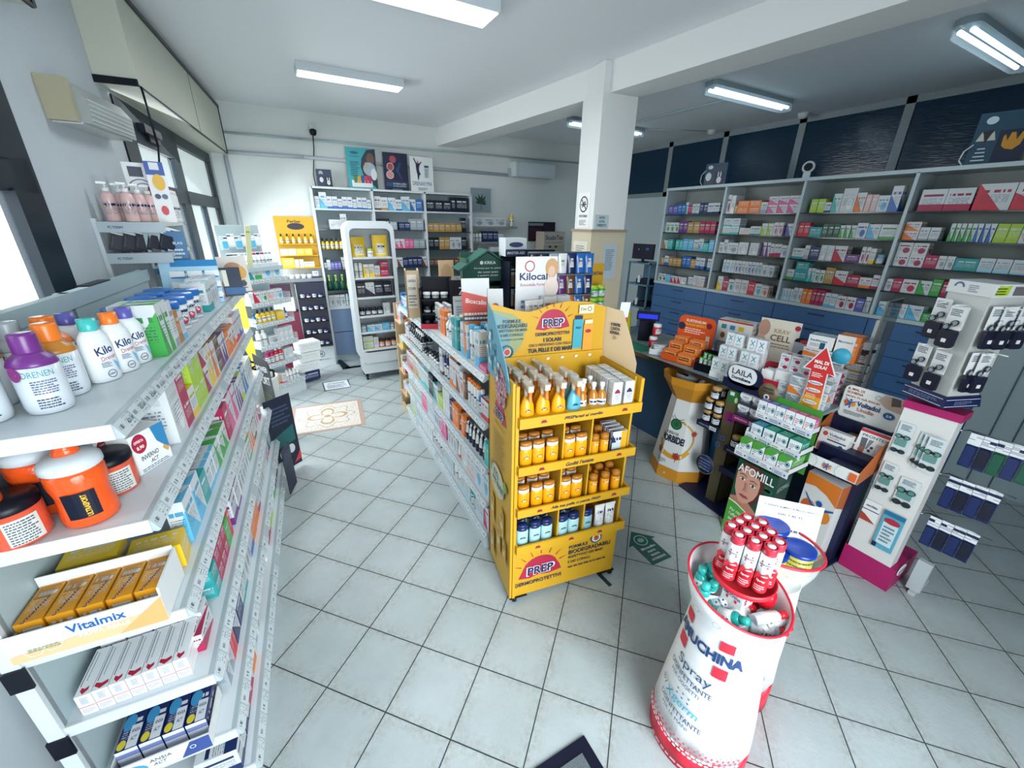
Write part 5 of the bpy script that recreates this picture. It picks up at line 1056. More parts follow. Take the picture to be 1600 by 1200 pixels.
irow(.122, 0, 2.08, [('c', 'magenta', 1, .09, .06, .17, 1, 1), ('c', 'light blue', 2, .06, .06, .15, 2, 1), ('round_bottle', 'teal', W_, 1, 2, 1), ('c', 'light blue', 0, .08, .06, .14, 2, 1), ('supplement_jar', 'white', W_, 1.3, 2, 1), ('c', 'light blue', 2, .07, .05, .16, 3, 1), ('round_bottle', 'white', ('light blue',), 1.1, 5, 1), ('c', 'white', 2, .08, .05, .16, 4, 1), ('c', 'sky', 2, .07, .05, .15, 3, 1), ('c', 'lime', 0, .06, .05, .15, 4, 1)], 'bottom tier of island gondola', 'products on the bottom tier of the island', maxh=.2)
# wooden end pieces at the far end of the island
o = empty('end_shelf', I(.0, 2.14, 0), IR, 'pale wooden narrow end shelf at the far end of the island gondola', 'shelving')
q = MB(); q.box(.0, .3, .24, .26, 0, 1.14).box(.0, .02, .0, .24, .0, .05); q.build('back', M_WOOD, o)
for z in (.2, .45, .72, .98):
    q = MB(); q.box(0, .3, 0, .24, z-.015, z); q.build('shelf', M_WOOD, o)
    row(I(.005, 2.16, z), idr, iin, -90+IR, .2, rspec(int(z*100), ['red', 'yellow', 'orange', 'pink', 'lime'], wr=(.04, .06), hr=(.1, .17)), 'wooden end shelf %s' % {.2: 'low', .45: 'lower middle', .72: 'upper middle', .98: 'high'}[z], 'cartons on the wooden end shelf', 'cosmetic_carton', end='near side', maxh=.18)
# displays standing on the island
def green_house():
    o_ = empty('house_display', (1.53, 3.30, 1.25), -8, 'dark green house shaped pet remedy display behind the island gondola', 'display stand')
    g_ = cm('0d4a3c'); q = MB(); q.box(-.16, .2, -.1, .12, -1.25, -.0).box(-.16, .2, .1, .12, 0, .42).box(-.16, -.14, -.1, .1, 0, .38).box(.18, .2, -.1, .1, 0, .38).box(-.16, .2, -.1, .1, 0, .02).box(-.16, .2, -.1, .1, .14, .15); q.build('body', g_, o_)
    q = MB(); q.prism([(-.2, .3), (.02, .43), (.24, .3), (.24, .2), (-.2, .2)][::-1], -.12, -.11, None, Matrix(((1, 0, 0, 0), (0, 0, 1, 0), (0, 1, 0, 0), (0, 0, 0, 1)))); q.build('gable', cm('124c40'), o_)
    q = MB(); q.prism([(-.225, .285), (.02, .44), (.02, .455), (-.235, .295)][::-1], -.13, .12, None, Matrix(((1, 0, 0, 0), (0, 0, 1, 0), (0, 1, 0, 0), (0, 0, 0, 1)))); q.prism([(.02, .44), (.245, .295), (.255, .305), (.02, .455)][::-1], -.13, .12, None, Matrix(((1, 0, 0, 0), (0, 0, 1, 0), (0, 1, 0, 0), (0, 0, 0, 1)))); q.build('roof', cm('17584a'), o_)
    a = Art(o_, (-.2, -.12, .2), (1, 0, 0), (0, 0, 1)); a.text('KRKA', .24, .15, .1, .025, 'd5e0dc', .02); a.poly(ell(.165, .15, .015), 'd5e0dc')
    for k, st in enumerate(('Farmaci per la salute', 'dei vostri amici', 'a quattro zampe')): a.text(st, .22, .105-.03*k, (.24, .18, .18)[k], .016, 'd5e0dc', .01)
    for k in range(4): a.poly(ell(.40+.025*k, .13+.03*math.sin(k*1.1+.4), .012), 'd5e0dc')
    a.poly(ell(.425, .1, .022), 'd5e0dc'); a.text('K', .425, .1, .02, .026, '124c40', .02)
    return o_
green_house()
for k in range(6): tag(put('cream_tube', (1.42+.05*k, 3.27, 1.27), -10, 'green', ('white',), .7), 'small green pet product, %s inside the green house display' % nth(k), 'tube', 'pet products in the green house')
o = empty('counter_display', I(.05, 1.07, 1.165), IR-20, 'black tiered display lettered Avren in white vertical letters on island', 'display stand')
q = MB(); q.box(-.1, -.09, 0, .2, 0, .3).box(.12, .26, -.02, -.012, 0, .36).box(.12, .13, 0, .2, 0, .36).box(-.1, .13, .19, .2, 0, .36)
for z in (.0, .1, .2): q.box(-.1, .13, .0+z*.3, .2, z, z+.01)
q.build('display', M_BLACK, o); a = Art(o, (.14, -.02, 0), (1, 0, 0), (0, 0, 1)); a.text('AVRÉN', .06, .18, .26, .045, 'dfe3e6', 0, 90)
a = Art(o, (-.1, 0, 0), (1, 0, 0), (0, 0, 1)); a.rect(0, .23, 0, .04, 'c01f3c')
for j in range(3):
    for k in range(3): tag(put('cream_jar', tuple(o.location+Matrix.Rotation(R_(IR-20), 4, 'Z') @ Vector((-.055+.065*k, .05+.03*j, .01+.1*j))), IR-20, 'black', ('white' if j == 2 else 'black',), 1), 'small black jar, %s from the left, tier %s of the black display' % (nth(k), ('one', 'two', 'three')[j]), 'jar', 'jars in the black display')
o = empty('counter_display', I(.05, 1.50, 1.165), IR-12, 'kraft and wood board display lettered Green Cover on the island', 'display stand')
q = MB(); q.box(-.1, .0, 0, .012, 0, .38).box(-.1, -.088, 0, .2, 0, .38); q.box(0, .012, 0, .2, .0, .38); q.build('board', M_WOOD, o)
a = Art(o, (-.1, 0, 0), (1, 0, 0), (0, 0, 1)); a.rect(.015, .09, .08, .35, 'e6dfd0'); a.text('GREEN', .052, .3, .06, .02, '4a3a30', .02); a.text('COVER', .052, .24, .06, .02, '4a3a30', .02); a.lines(.02, .085, .1, .2, 4, '8a7a68')
hang_card(I(.2, 1.25, 1.165), -14, .12, .34, 'b5212f', [('poly', [(0, .2), (.12, .3), (.12, .34), (0, .34)], 'e3e6e6')], 'red and white card fin beside the black display on the island', tilt=8)
hang_card(I(.16, .78, 1.165), -8, .1, .28, 'dde2e4', [('text', 'bionike', .05, .25, .07, .012, '4a5a70'), ('lines', .02, .08, .1, .22, 7, '8a98a8')], 'narrow white card behind the white bottles on the island', tilt=5)
hang_card(I(.42, 1.9, 1.165), -5, .14, .42, 'd3b690', [('poly', ell(.07, .3, .05, .09), 'c39f77')], 'plain beige wooden board with round top at the back of the island', tilt=0, d=.01)
hang_card((.945, 2.1, 1.19), -14, .16, .43, 'd97a34', [('poly', [(0, .36), (.16, .32), (.16, .43), (0, .43)], 'd5dadb'), ('poly', [(0, .24), (.16, .2), (.16, .32), (0, .36)], 'c9372c'), ('text', 'Bioscalin', .08, .3, .12, .026, 'e8e6e2', .01, -8), ('rect', 0, .16, .19, .22, '24344e'), ('lines', .01, .15, .2, .25, 2, 'd5dadb'), ('poly', ell(.115, .11, .035, .08), '5b2f28'), ('poly', ell(.115, .135, .018, .03), 'd8a78c'), ('poly', ell(.115, .05, .03, .05), 'c98f70')], 'orange and red hair care card with a long haired portrait on the island', tilt=8)
hang_card((1.03, 2.02, 1.17), -20, .09, .40, 'd9dddc', [('poly', ell(.045, .3, .02), 'b04a5a'), ('poly', ell(.05, .22, .02, .028), '8f5a60'), ('lines', .02, .07, .05, .15, 4, '8a98a8')], 'narrow white card with red round pictures leaning left of the yellow header', tilt=14)
for k in range(4): tag(carton(tuple(I(.36+.0*k, 1.22, 1.165+.055*k)), -6, .12, .08, .05, 'orange' if k < 2 else 'rose', 0, 'cosmetic_carton'), 'orange and cream carton, %s from below in a stack on the island' % nth(k), 'carton', 'stacked cartons on the island')
# blister hooks panel and snacks rack behind the yellow header
o = empty('hook_display', (1.88, 3.02, 0), -8, 'dark floor rack of hanging packs between island gondola and pillar', 'display stand')
q = MB(); q.box(-.25, .25, .1, .13, 0, 1.70); q.box(-.25, .25, -.15, .13, 0, .08); q.box(-.25, -.235, -.1, .1, .08, 1.62).box(.235, .25, -.1, .1, .08, 1.62); q.build('panel', M_NAVY, o)
q = MB(); q.box(-.27, -.09, -.06, .1, 1.66, 1.80); q.build('header', M_WHITE, o); a = Art(o, (-.27, -.06, 1.66), (1, 0, 0), (0, 0, 1)); a.rect(0, .18, 0, .055, '1e2a52'); a.text('MASTER-AID', .09, .027, .15, .02, 'd5dadb', .02); a.poly(ell(.09, .09, .06, .02), '2a3560')
for j in range(5):
    for k in range(5): tag(put('blister_card', tuple(o.location+Matrix.Rotation(R_(-8), 4, 'Z') @ Vector((-.19+.095*k, .06, .72+.17*j))), -8, 'white' if (j*k) % 2 else 'grey', ('gold' if j == 4 else 'black' if k % 2 else 'cream',), .95), 'hanging pack, %s from the left, %s row up on the dark rack' % (nth(k), nth(j)), 'package', 'hanging packs on the dark rack')
o = empty('snack_rack', (1.78, 2.46, 0), -12, 'wire rack of colourful snack and sweet bags behind the yellow display', 'display stand')
q = MB(); q.box(-.22, .28, .12, .135, .0, 1.72); q.box(-.22, .28, -.15, .13, 0, .06)
for z in (1.27, 1.42, 1.57): q.box(-.22, .28, .02, .12, z-.01, z)
q.build('rack', M_STEEL, o)
RM = Matrix.Rotation(R_(-12), 4, 'Z')
for j, cs in enumerate((('green', 'green', 'grey', 'grey', 'orange', 'blue', 'brown'), ('white', 'white', 'white', 'purple', 'brown', 'blue', 'navy'), ('black', 'black', 'grey', 'white', 'navy', 'blue', 'blue'))):
    for k, c_ in enumerate(cs):
        tag(put('snack_bag', tuple(o.location+RM @ Vector((-.19+.072*k, .06, (1.272, 1.422, 1.572)[j]))), -12, c_, (), 1, sz=(.62, .7, .93)), '%s sweets bag, %s from left, %s row up in the snack rack' % (c_, nth(k), nth(j)), 'bag', 'bags in the snack rack')
o = hang_card((1.255, 1.97, .24), -8, .25, 1.5, 'e0e3e6', [('ring', .08, 1.45, .03, .024, 'b5283c'), ('text', 'Kilocal', .105, 1.395, .17, .04, '22305c', .02), ('text', 'Rimodella Forte', .1, 1.35, .15, .016, 'b54a6a', .0), ('lines', .03, .17, 1.22, 1.28, 2, '5a88b8'), ('poly', ell(.215, 1.42, .028, .04), 'd8b09c'), ('poly', ell(.215, 1.44, .04, .05), 'c9a06a'), ('poly', ell(.213, 1.42, .022, .03), 'dcb8a4'), ('poly', ell(.215, 1.33, .045, .06), 'e3d5cc')], 'tall white card lettered Kilocal with a blonde portrait behind the yellow header', d=.012)
for k in range(2): tag(carton((1.30+.09*k, 1.91, 1.38), -8, .08, .05, .15, 'gold', 2, 'cosmetic_carton'), 'white carton with yellow flower, %s from the left behind the yellow header' % nth(k), 'carton', 'white cartons with yellow flowers')
tag(carton((1.29, 1.90, .0), -8, .3, .1, 1.38, 'blue', 3, 'display_plinth'), 'blue card plinth with product trays behind the yellow header', 'display stand')
for k in range(3): tag(put('cream_tube', (1.17+.037*k, 1.91, 1.38), -10, 'white', ('lime',), .9), 'small white tube with green cap, %s from the left behind the yellow header' % nth(k), 'tube', 'white tubes with green caps')
o = empty('counter_display', (2.30, 2.62, .14), -10, 'yellow floor display lettered Alontan left of the counter', 'display stand')
q = MB(); q.box(-.1, .12, .0, .2, -.14, 1.1); q.box(-.1, .12, .18, .2, 1.1, 1.46); q.build('stand', M_YEL, o); a = Art(o, (-.1, .18, 1.1), (1, 0, 0), (0, 0, 1)); a.text('ALONTAN', .14, .28, .14, .03, '20243c', .03); a.poly(ell(.035, .3, .015, .03), '20243c')
for j in range(2):
    for k in range(2): tag(put('supplement_jar', (2.26+.075*k, 2.66, 1.24+.1*j), 0, 'green', ('lime',), 1.1), 'green repellent jar, %s from left, %s layer on the yellow Alontan display' % (nth(k), nth(j)), 'jar', 'green repellent jars')
hang_card((1.62, 1.66, 1.28), -30, .05, .26, 'dde1e2', [('rect', 0, .05, .12, .17, 'c23a44')], 'white toothbrush shaped card leaning right of the yellow header', tilt=-18)

# ------------------------------------------------------------------ yellow sun care display
PR = -9.6; PO = Vector((.784, 1.387, .035)); pmx = Matrix.Translation(PO) @ Matrix.Rotation(R_(PR), 4, 'Z')
prep = empty('sun_care_display', PO, PR, 'yellow cardboard sun care display on castors in the centre of shop', 'display stand')
PW, PD = .645, .365
def Pp(x, y, z): return pmx @ Vector((x, y, z-.035))
zz = -.035
q = MB(); q.box(0, .012, 0, PD, .0, 1.235).box(PW-.012, PW, .02, PD, .0, 1.2).box(0, PW, PD-.012, PD, 0, 1.22).box(.03, PW-.01, .004, .016, .0, .34).box(.012, PW-.012, .016, PD, 0, .012)
q.box(.014, .03, -.004, .02, 0, 1.225)
q.prism([(0, 0), (.012, 0), (.012, .06), (0, .08)], 1.235, 1.24)
q.build('carcass', M_YEL, prep)
tiers = [(1.03, 1.08, .0), (.785, .83, .0), (.545, .59, .0), (.315, .365, .0)]
for z0_, z1_, _ in tiers:
    q = MB(); q.box(.012, PW-.012, .01, PD-.012, z0_+.0, z0_+.01)
    q.box(.025, PW+.012, -.028, -.018, z0_, z1_).box(.025, .035, -.02, .01, z0_, z1_).box(PW+.002, PW+.012, -.02, .03, z0_, z1_).box(.025, PW+.01, -.02, .012, z0_, z0_+.01)
    q.build('tray', M_YEL, prep)
for z0_, z1_ in ((.84-.045, 1.03), (.555, .785), (.325, .545)):
    q = MB(); q.box(.255, .263, .0, PD-.02, z0_, z1_).box(.405, .413, .0, PD-.02, z0_, z1_); q.build('divider', M_YEL, prep)
q = MB(); q.box(PW-.005, PW+.012, -.02, PD-.01, 1.08, 1.20); q.box(.0, PW, PD-.018, PD-.012, 1.08, 1.24); q.build('rim', M_YEL, prep)
for x, y in ((.05, .04), (PW-.05, .04), (.05, PD-.04), (PW-.05, PD-.04)):
    q = MB(); q.lathe([(.015, -.01), (.017, -.006), (.017, .006), (.015, .01)], 14, None, Matrix.Translation((x-.02 if x < .3 else x+.03, y-.03, -.018)) @ Matrix.Rotation(R_(90), 4, 'Y')); q.box(x-.05, x+.05, y-.045, y+.03, -.006, .0); q.build('castor', M_BLACK, prep)
# header board with wavy top
hp = [(0, 1.2)]+[(PW, 1.2)]+[(PW, 1.47), (PW*.85, 1.50), (PW*.65, 1.51), (PW*.5, 1.495), (PW*.4, 1.475), (PW*.32, 1.465), (PW*.22, 1.475), (PW*.1, 1.5), (0, 1.515)]
q = MB(); q.prism(hp, -.0, .008, None, Matrix.Translation((0, PD-.0, 0)) @ Matrix(((1, 0, 0, 0), (0, 0, -1, 0), (0, 1, 0, 0), (0, 0, 0, 1)))); q.build('header', M_YEL, prep)
def sun_logo(a, cx, cy, s_, dy=1):
    pts = [(cx-.5*s_, cy-.16*s_), (cx-.42*s_, cy+.02*s_)]+[(cx+.4*s_*math.cos(R_(165-k*15)), cy+.02*s_+.34*s_*math.sin(R_(165-k*15))) for k in range(11)]+[(cx+.44*s_, cy+.02*s_), (cx+.5*s_, cy-.14*s_), (cx+.2*s_, cy-.19*s_), (cx-.05*s_, cy-.15*s_), (cx-.25*s_, cy-.2*s_)]
    a.poly(pts, 'a9203f')
    for k in range(7):
        t_ = R_(162-24*k); c_, s2 = math.cos(t_), math.sin(t_)
        a.poly([(cx+.46*s_*c_-.012*s_*s2, cy+.02*s_+.4*s_*s2+.012*s_*c_), (cx+.46*s_*c_+.012*s_*s2, cy+.02*s_+.4*s_*s2-.012*s_*c_), (cx+.66*s_*c_, cy+.02*s_+.62*s_*s2)], 'a9203f')
    a.text('PREP', cx+.005*s_, cy, .66*s_, .25*s_, 'dfe3ec', .055); a.text('PREP', cx, cy, .6*s_, .22*s_, '1b2750', .03)
a = Art(prep, (0, PD-.008, 1.2), (1, 0, 0), (0, 0, 1), 'printed_artwork', lift=.0014)
a.poly([(0, .02), (.1, .02), (.17, .1), (.2, .2), (.12, .26), (0, .29)], '8d9a6c'); a.poly([(0, .02), (.05, .02), (.11, .12), (.1, .24), (0, .28)], '6f9494')
sun_logo(a, .34, .205, .19)
a.text('DERMOPROTETTIVI', .34, .148, .19, .018, '1f2a48', .02)
a.text('I SOLARI', .34, .116, .1, .021, '1f2a48', .03); a.text('CHE SI PRENDONO CURA DELLA', .33, .092, .24, .014, '1f2a48', .01); a.text('TUA PELLE E DEI MARI', .33, .064, .25, .023, '1f2a48', .03)
for k, (st, w_, h_) in enumerate((('FORMULE', .08, .015), ('BIODEGRADABILI', .14, .018), ('RISPETTOSO DEI MARI', .14, .012), ('E DEI CORALLI', .1, .012), ('CONFORMITÀ ALLE NORME', .11, .008))): a.text(st, .115, .225-.023*k, w_*1.15, h_*1.1, '24405c', .015)
a.ring(.09, .07, .035, .028, '24506c', 12); a.poly([(.09, .05), (.108, .072), (.1, .085), (.09, .078), (.08, .085), (.072, .072)], 'c03a50'); a.ring(.09, .07, .02, .017, 'dfe3e2', 8)
a.rect(.455, .51, .06, .215, '3f9fb0'); a.rect(.463, .505, .215, .235, '1b2750'); a.text('PREP', .483, .17, .03, .012, '1b2750', .03); a.rect(.515, .57, .045, .19, 'e09a30'); a.rect(.52, .565, .19, .21, 'e8d9b8'); a.poly(ell(.542, .15, .018, .01), 'a9203f'); a.rect(.48, .565, .245, .29, 'ddd6b8'); a.text("I'm", .505, .268, .03, .018, '2c4a3c', .01); a.ring(.54, .268, .012, .009, '2c4a3c')
for k in range(7): a.rect(.06+.082*k, .078+.082*k, .012+.0, .024, 'dcdcd4')
# left wing of the header (sea print) and kraft wing on the right
wl = [(.0, 1.52), (.09, 1.49), (.22, 1.36), (.30, 1.27), (.33, 1.22), (.33, 1.18), (.0, 1.18)]
Xl = Matrix(((0, 0, 1, -.006), (-1, 0, 0, PD), (0, 1, 0, 0), (0, 0, 0, 1)))
q = MB(); q.prism(wl[::-1], .0, .005, None, Xl); q.build('side_wing', cm('5d9fb5'), prep)
a = Art(prep, (-.006, PD, 1.18), (0, -1, 0), (0, 0, 1), 'printed_artwork', lift=.0014)
rq = random.Random(5)
for k in range(26):
    x = rq.uniform(.01, .2); y = rq.uniform(.02, .3-x)
    a.poly(ell(x, y, rq.uniform(.006, .02), rq.uniform(.006, .02), 7), rq.choice(('2b6f93', '8cc0cc', 'dfe3df', '3c86a8', 'c8b06a', '1f5a86')))
a = Art(prep, (-.006, PD, 0), (0, -1, 0), (0, 0, 1), 'printed_coral', lift=.0014)
for k in range(220):
    t_ = rq.uniform(0, 6.28); r_ = rq.random()**.5; a.k = k % 5
    a.poly(ell(.215+.085*r_*math.cos(t_), 1.17+.10*r_*math.sin(t_), rq.uniform(.006, .012), rq.uniform(.006, .012), 6), rq.choice(('c98a9a', 'd8a8b0', '9a5a72', 'b3788c', 'e0c0c4')))
a = Art(prep, (-.0005, PD, 0), (0, -1, 0), (0, 0, 1), 'printed_artwork', lift=.0014)
sun_logo(a, .185, 1.015, .20); a.text('DERMOPROTETTIVO', .19, .955, .17, .013, '7a5a20', .01)
a.lines(.09, .29, .72, .92, 12, '6a531a', 8, .3)
a.poly(ell(.16, .62, .12, .09), 'c4c0a0'); a.text("I'm", .12, .665, .13, .065, '14504e', .02); a.text('green', .18, .595, .2, .06, '14504e', .02); a.poly(ell(.29, .66, .03, .03), '7a9a2a')
for x, y, s_ in ((.08, .45, 1), (.25, .46, 1), (.2, .32, 1), (.3, .3, .8), (.09, .22, 1)):
    a.poly([(x-.035*s_, y-.14*s_), (x+.035*s_, y-.14*s_), (x+.035*s_, y+.03*s_), (x, y+.045*s_), (x-.035*s_, y+.03*s_)], 'c89a24'); a.poly(ell(x, y, .02*s_, .012*s_), '94702c'); a.poly(ell(x, y-.06*s_, .02*s_, .02*s_), 'd8c9a0')
q = MB(); q.prism([(0, 1.2), (.0, 1.47), (.1, 1.46), (.16, 1.33), (.21, 1.2), (.21, .95), (.0, .95)][::-1], 0, .005, None, Matrix.Translation((PW+.005, PD, 0)) @ Matrix.Rotation(R_(28), 4, 'Z') @ Matrix(((0, 0, 1, 0), (-1, 0, 0, 0), (0, 1, 0, 0), (0, 0, 0, 1)))); wg = q.build('kraft_wing', M_KRAFT, prep)
RW = Matrix.Rotation(R_(28), 3, 'Z'); a = Art(prep, Vector((PW+.0, PD, 0))+RW @ Vector((-.001, 0, 0)), RW @ Vector((0, -1, 0)), (0, 0, 1), 'printed_artwork', lift=.0014)
for k, st in enumerate(('100%', 'CARTA', 'ERBA')): a.text(st, .075, 1.385-.022*k, .055, .017, '2c3648', .03)
a.ring(.075, 1.315, .014, .010, '2c3648', 3)
# front print
a = Art(prep, (0, .004, 0), (1, 0, 0), (0, 0, 1), 'printed_artwork', lift=.0014)
sun_logo(a, .175, .155, .25); a.text('DERMOPROTETTIVI', .165, .078, .27, .024, '1f2a48', .02)
for k, (st, w_, h_) in enumerate((('FORMULE', .1, .02), ('BIODEGRADABILI', .23, .026), ('RISPETTOSO DEI MARI', .19, .017), ('E DEI CORALLI', .12, .016))): a.text(st, .34+w_*.55, .25-.034*k, w_*1.12, h_*1.05, '232c44', .02)
a.lines(.34, .6, .108, .122, 1, '3a3f40', 3, .6)
a.ring(.5, .275, .035, .027, '24506c', 14); a.ring(.5, .275, .027, .018, 'dfe3e2', 9); a.poly([(.5, .262), (.512, .278), (.5, .285), (.488, .278)], 'c03a50')
for st, z0_, w_ in (('PREParati al meglio', 1.055, .2), ('Goditi l’estate', .807, .15), ('Alla tua pelle ci pensa PREP', .567, .28)):
    a = Art(prep, (0, -.028, z0_), (1, 0, 0), (0, 0, 1), 'printed_artwork', lift=.0014); a.text(st, .34, 0, w_, .02, '232040', .025, 0, .3)
    for x in (.14, .56): a.poly([(x-.016, -.006), (x+.016, -.006), (x+.009, .008), (x-.009, .008)], '8c2038')
a = Art(prep, (0, -.028, .34), (1, 0, 0), (0, 0, 1), 'printed_artwork', lift=.0014)
for x in (.14, .33, .5): a.poly([(x-.016, -.006), (x+.016, -.006), (x+.009, .008), (x-.009, .008)], '8c2038')
def prep_dot(ob, R0, z, sy, c_='8c2038'):
    a = Art(ob, (0, 0, 0), name='printed_logo', lift=.0005, wrap=lambda u, v, l: Vector(((R0+l)*math.sin(u/R0), -(R0+l)*sy*math.cos(u/R0)-.0005, z+v)))
    a.poly([(-.016, 0), (-.013, .008), (0, .014), (.013, .008), (.016, 0)], c_); a.text('PREP', 0, .005, .02, .006, 'e6e6e6' if c_ == '8c2038' else '1b2750', .03)
# stock on the sun care display
zt = 1.076
for i in range(4):
    for j in range(5):
        if i == 3 and j > 2: continue
        c_ = 'sky' if i == 3 and j < 2 else 'yellow'
        x = .075+.078*i+(.012*(j % 2)); y = .025+.062*j
        ob = put('spray_bottle', Pp(x, y, zt), PR, c_, ('cream', 'orange', 'white'), .92); ob.color = (*hx('e8a413'), 1) if c_ == 'yellow' else (*hx('58a9bd'), 1)
        tag(ob, '%s sun spray bottle with orange trigger, %s column, %s row from the front' % ('yellow' if c_ == 'yellow' else 'pale blue', nth(i), nth(j)), 'spray bottle', 'sun spray bottles on the top tray')
        if j == 0: prep_dot(ob, .039, .06, .7, '8c2038' if c_ == 'yellow' else '3a5a86')
for i, (x, y) in enumerate(((.365, .05), (.40, .10), (.425, .05), (.385, .16), (.45, .13), (.465, .04))):
    ob = put('mist_bottle', Pp(x, y, zt), PR, 'amber', ('white',), 1.0); tag(ob, 'amber tanning oil mist bottle, %s of the group on the top tray' % nth(i), 'bottle', 'amber oil bottles')
for i in range(2):
    for j in range(5):
        ob = carton(tuple(Pp(.525+.066*i, .02+.055*j, zt)), PR, .05, .045, .145, 'crimson' if i == 0 else 'navy', 2, 'cosmetic_carton'); ob.color = (*RGB['white'], .3)
        tag(ob, 'white sun serum carton, %s column, %s from the front on the top tray' % (('left', 'right')[i], nth(j)), 'carton', 'white serum cartons')
        if j == 0:
            a = Art(ob, (-.5, -.5, -.5), (1, 0, 0), (0, 0, 1), lift=.004); a.poly([(.15, .62), (.3, .72), (.5, .78), (.7, .72), (.85, .62)], '8c2038' if i == 0 else '1b2750'); a.rect(0, 1, .96, 1, 'dde2e4')
q = MB(); q.box(.49, PW-.01, -.015, .3, 1.041, 1.074); q.build('riser', M_YEL, prep)
q = MB(); q.box(.035, .485, -.012, .34, 1.041, 1.0745); q.build('riser', M_YEL, prep)
def lot(tier, xs, col_, body, cap_, s_=1.0, kind='lotion_bottle', rows=2, y0=.02, txt=''):
    z = tiers[tier][0]+.0105
    for i, x in enumerate(xs):
        for j in range(rows):
            ob = put(kind, Pp(x+.006*j, y0+.075*j, z), PR+rnd.uniform(-4, 4), 'white', cap_, s_); ob.color = (*hx(body), 1)
            tag(ob, '%s, %s from left%s, %s tier of sun display' % (txt, nth(i), ', %s row back' % nth(j) if j else '', ('top', 'second', 'third', 'lowest')[tier]), 'bottle', 'sun care bottles on the tiers')
            if j == 0: prep_dot(ob, .0322 if kind == 'lotion_bottle' else .0212, .095, .62 if kind == 'lotion_bottle' else 1, '8c2038' if col_ == 'y' else '1b2750')
YB = 'e8a010'
lot(1, (.075, .14, .21), 'y', YB, ('white', 'amber'), 1, txt='yellow lotion bottle')
lot(1, (.30, .365), 'y', YB, ('white', 'amber'), 1, txt='yellow lotion bottle in middle cell')
lot(1, (.44, .495), 'y', YB, ('amber',), 1.1, 'spray_can', 2, txt='yellow spray can in right cell')
for k in range(4):
    ob = carton(tuple(Pp(.58, .02+.035*k, tiers[1][0]+.011)), PR, .085, .02, .155, 'navy', 1, 'cosmetic_carton'); tag(ob, 'navy and white after sun pack, %s from the front in right cell' % nth(k), 'carton', 'after sun packs')
    if k == 0: a = Art(ob, (-.5, -.5, -.5), (1, 0, 0), (0, 0, 1), lift=.01); a.rect(0, .6, 0, .35, '16466c'); a.rect(.6, 1, 0, 1, 'd9a52a'); a.rect(0, .6, .35, .6, 'b8ccd2')
lot(2, (.07, .14, .205), 'y', YB, ('white', 'amber'), 1, rows=3, txt='yellow lotion bottle')
lot(2, (.295, .36), 'y', YB, ('white', 'amber'), 1, txt='yellow lotion bottle in middle cell')
lot(2, (.455, .525, .59), 'y', YB, ('amber',), 1.15, 'spray_can', 2, txt='yellow spray can in right cell')
lot(3, (.07, .14, .205), 'b', 'a9d3d8', ('navy', 'navy'), 1, rows=2, txt='pale blue after sun bottle with navy cap')
lot(3, (.295, .36), 'b', 'a9d3d8', ('navy', 'navy'), 1, txt='pale blue after sun bottle in the middle cell')
lot(3, (.44,), 'b', '8fc0c8', ('navy', 'navy'), 1, rows=1, txt='pale blue after sun bottle in the right cell')
for i in range(2):
    ob = put('cream_tube', Pp(.52+.065*i, .025, tiers[3][0]+.011), PR, 'white', ('white',), 1.2); tag(ob, 'white after sun tube, %s of two in the lowest right cell' % nth(i), 'tube', 'white after sun tubes')

# ------------------------------------------------------------------ dispensary shelves on the right
rs = empty('dispensary_shelving', (4.6, 0, 0), 0, 'white dispensary shelving with slate blue drawers along the right side', 'shelving')
UY = [4.128, 3.285, 2.445, 1.605, .765, -.075, -.915]
RZ_ = (2.05, 1.83, 1.62, 1.41, 1.205)
q = MB(); q.box(0, .36, UY[-1], UY[0]+.02, 2.335, 2.365); q.box(0, .36, UY[-1], UY[0]+.02, 1.165, 1.195)
for y in UY: q.box(0, .36, y-.012, y+.012, 1.19, 2.34)
q.build('frame', mat('white_shelving', 'b9c8cb', .4), rs)
q = MB(); q.box(.35, .358, UY[-1], UY[0], 1.19, 2.35); q.build('back_panel', mat('warm_grey_back', '98a29f', .6), rs)
for i in range(6):
    for z in RZ_[:4]:
        q = MB(); q.box(.004, .35, UY[i+1]+.013, UY[i]-.013, z-.01, z); q.build('glass_shelf', mat('dark_edge_glass', '1d3440', .15), rs)
q = MB(); q.box(.01, .36, .765, UY[0]+.015, 0, 1.165); q.build('carcass', mat('drawer_carcass', '4c617a', .5), rs)
DZ = (1.158, 1.005, .858, .71, .56, .41, .26, .10)
mdr = mat('slate_blue_drawer', '426a98', .4)
for i in range(4):
    for a_, b_ in zip(DZ[1:], DZ):
        q = MB(); q.box(-.006, .012, UY[i+1]+.004, UY[i]-.004, a_+.003, b_-.003); d_ = q.build('drawer', mdr, rs)
        q = MB(); q.box(-.022, -.014, (UY[i]+UY[i+1])/2-.07, (UY[i]+UY[i+1])/2+.07, b_-.05, b_-.04).box(-.02, -.006, (UY[i]+UY[i+1])/2-.07, (UY[i]+UY[i+1])/2-.06, b_-.05, b_-.04).box(-.02, -.006, (UY[i]+UY[i+1])/2+.06, (UY[i]+UY[i+1])/2+.07, b_-.05, b_-.04); q.build('handle', mat('handle_dark', '2c3c50', .35), d_)
o = MB(); o.prism([(4.60, .765), (4.61, -1.3), (4.9, -1.3), (4.9, .765)], 0, 1.165)
o = o.build('sliding_door_cabinet', mat('pale_grey_door', 'a3b4b9', .5)); tag(o, 'pale grey grooved cabinet doors below the shelves at the right edge', 'cabinet')
q = MB()
for y in (.62, .5, .30, .12, -.06, -.24, -.42, -.6): q.box(4.592, 4.6045, y-.003, y+.003, .01, 1.16)
q.build('groove', mat('groove', '43545c', .6), o)
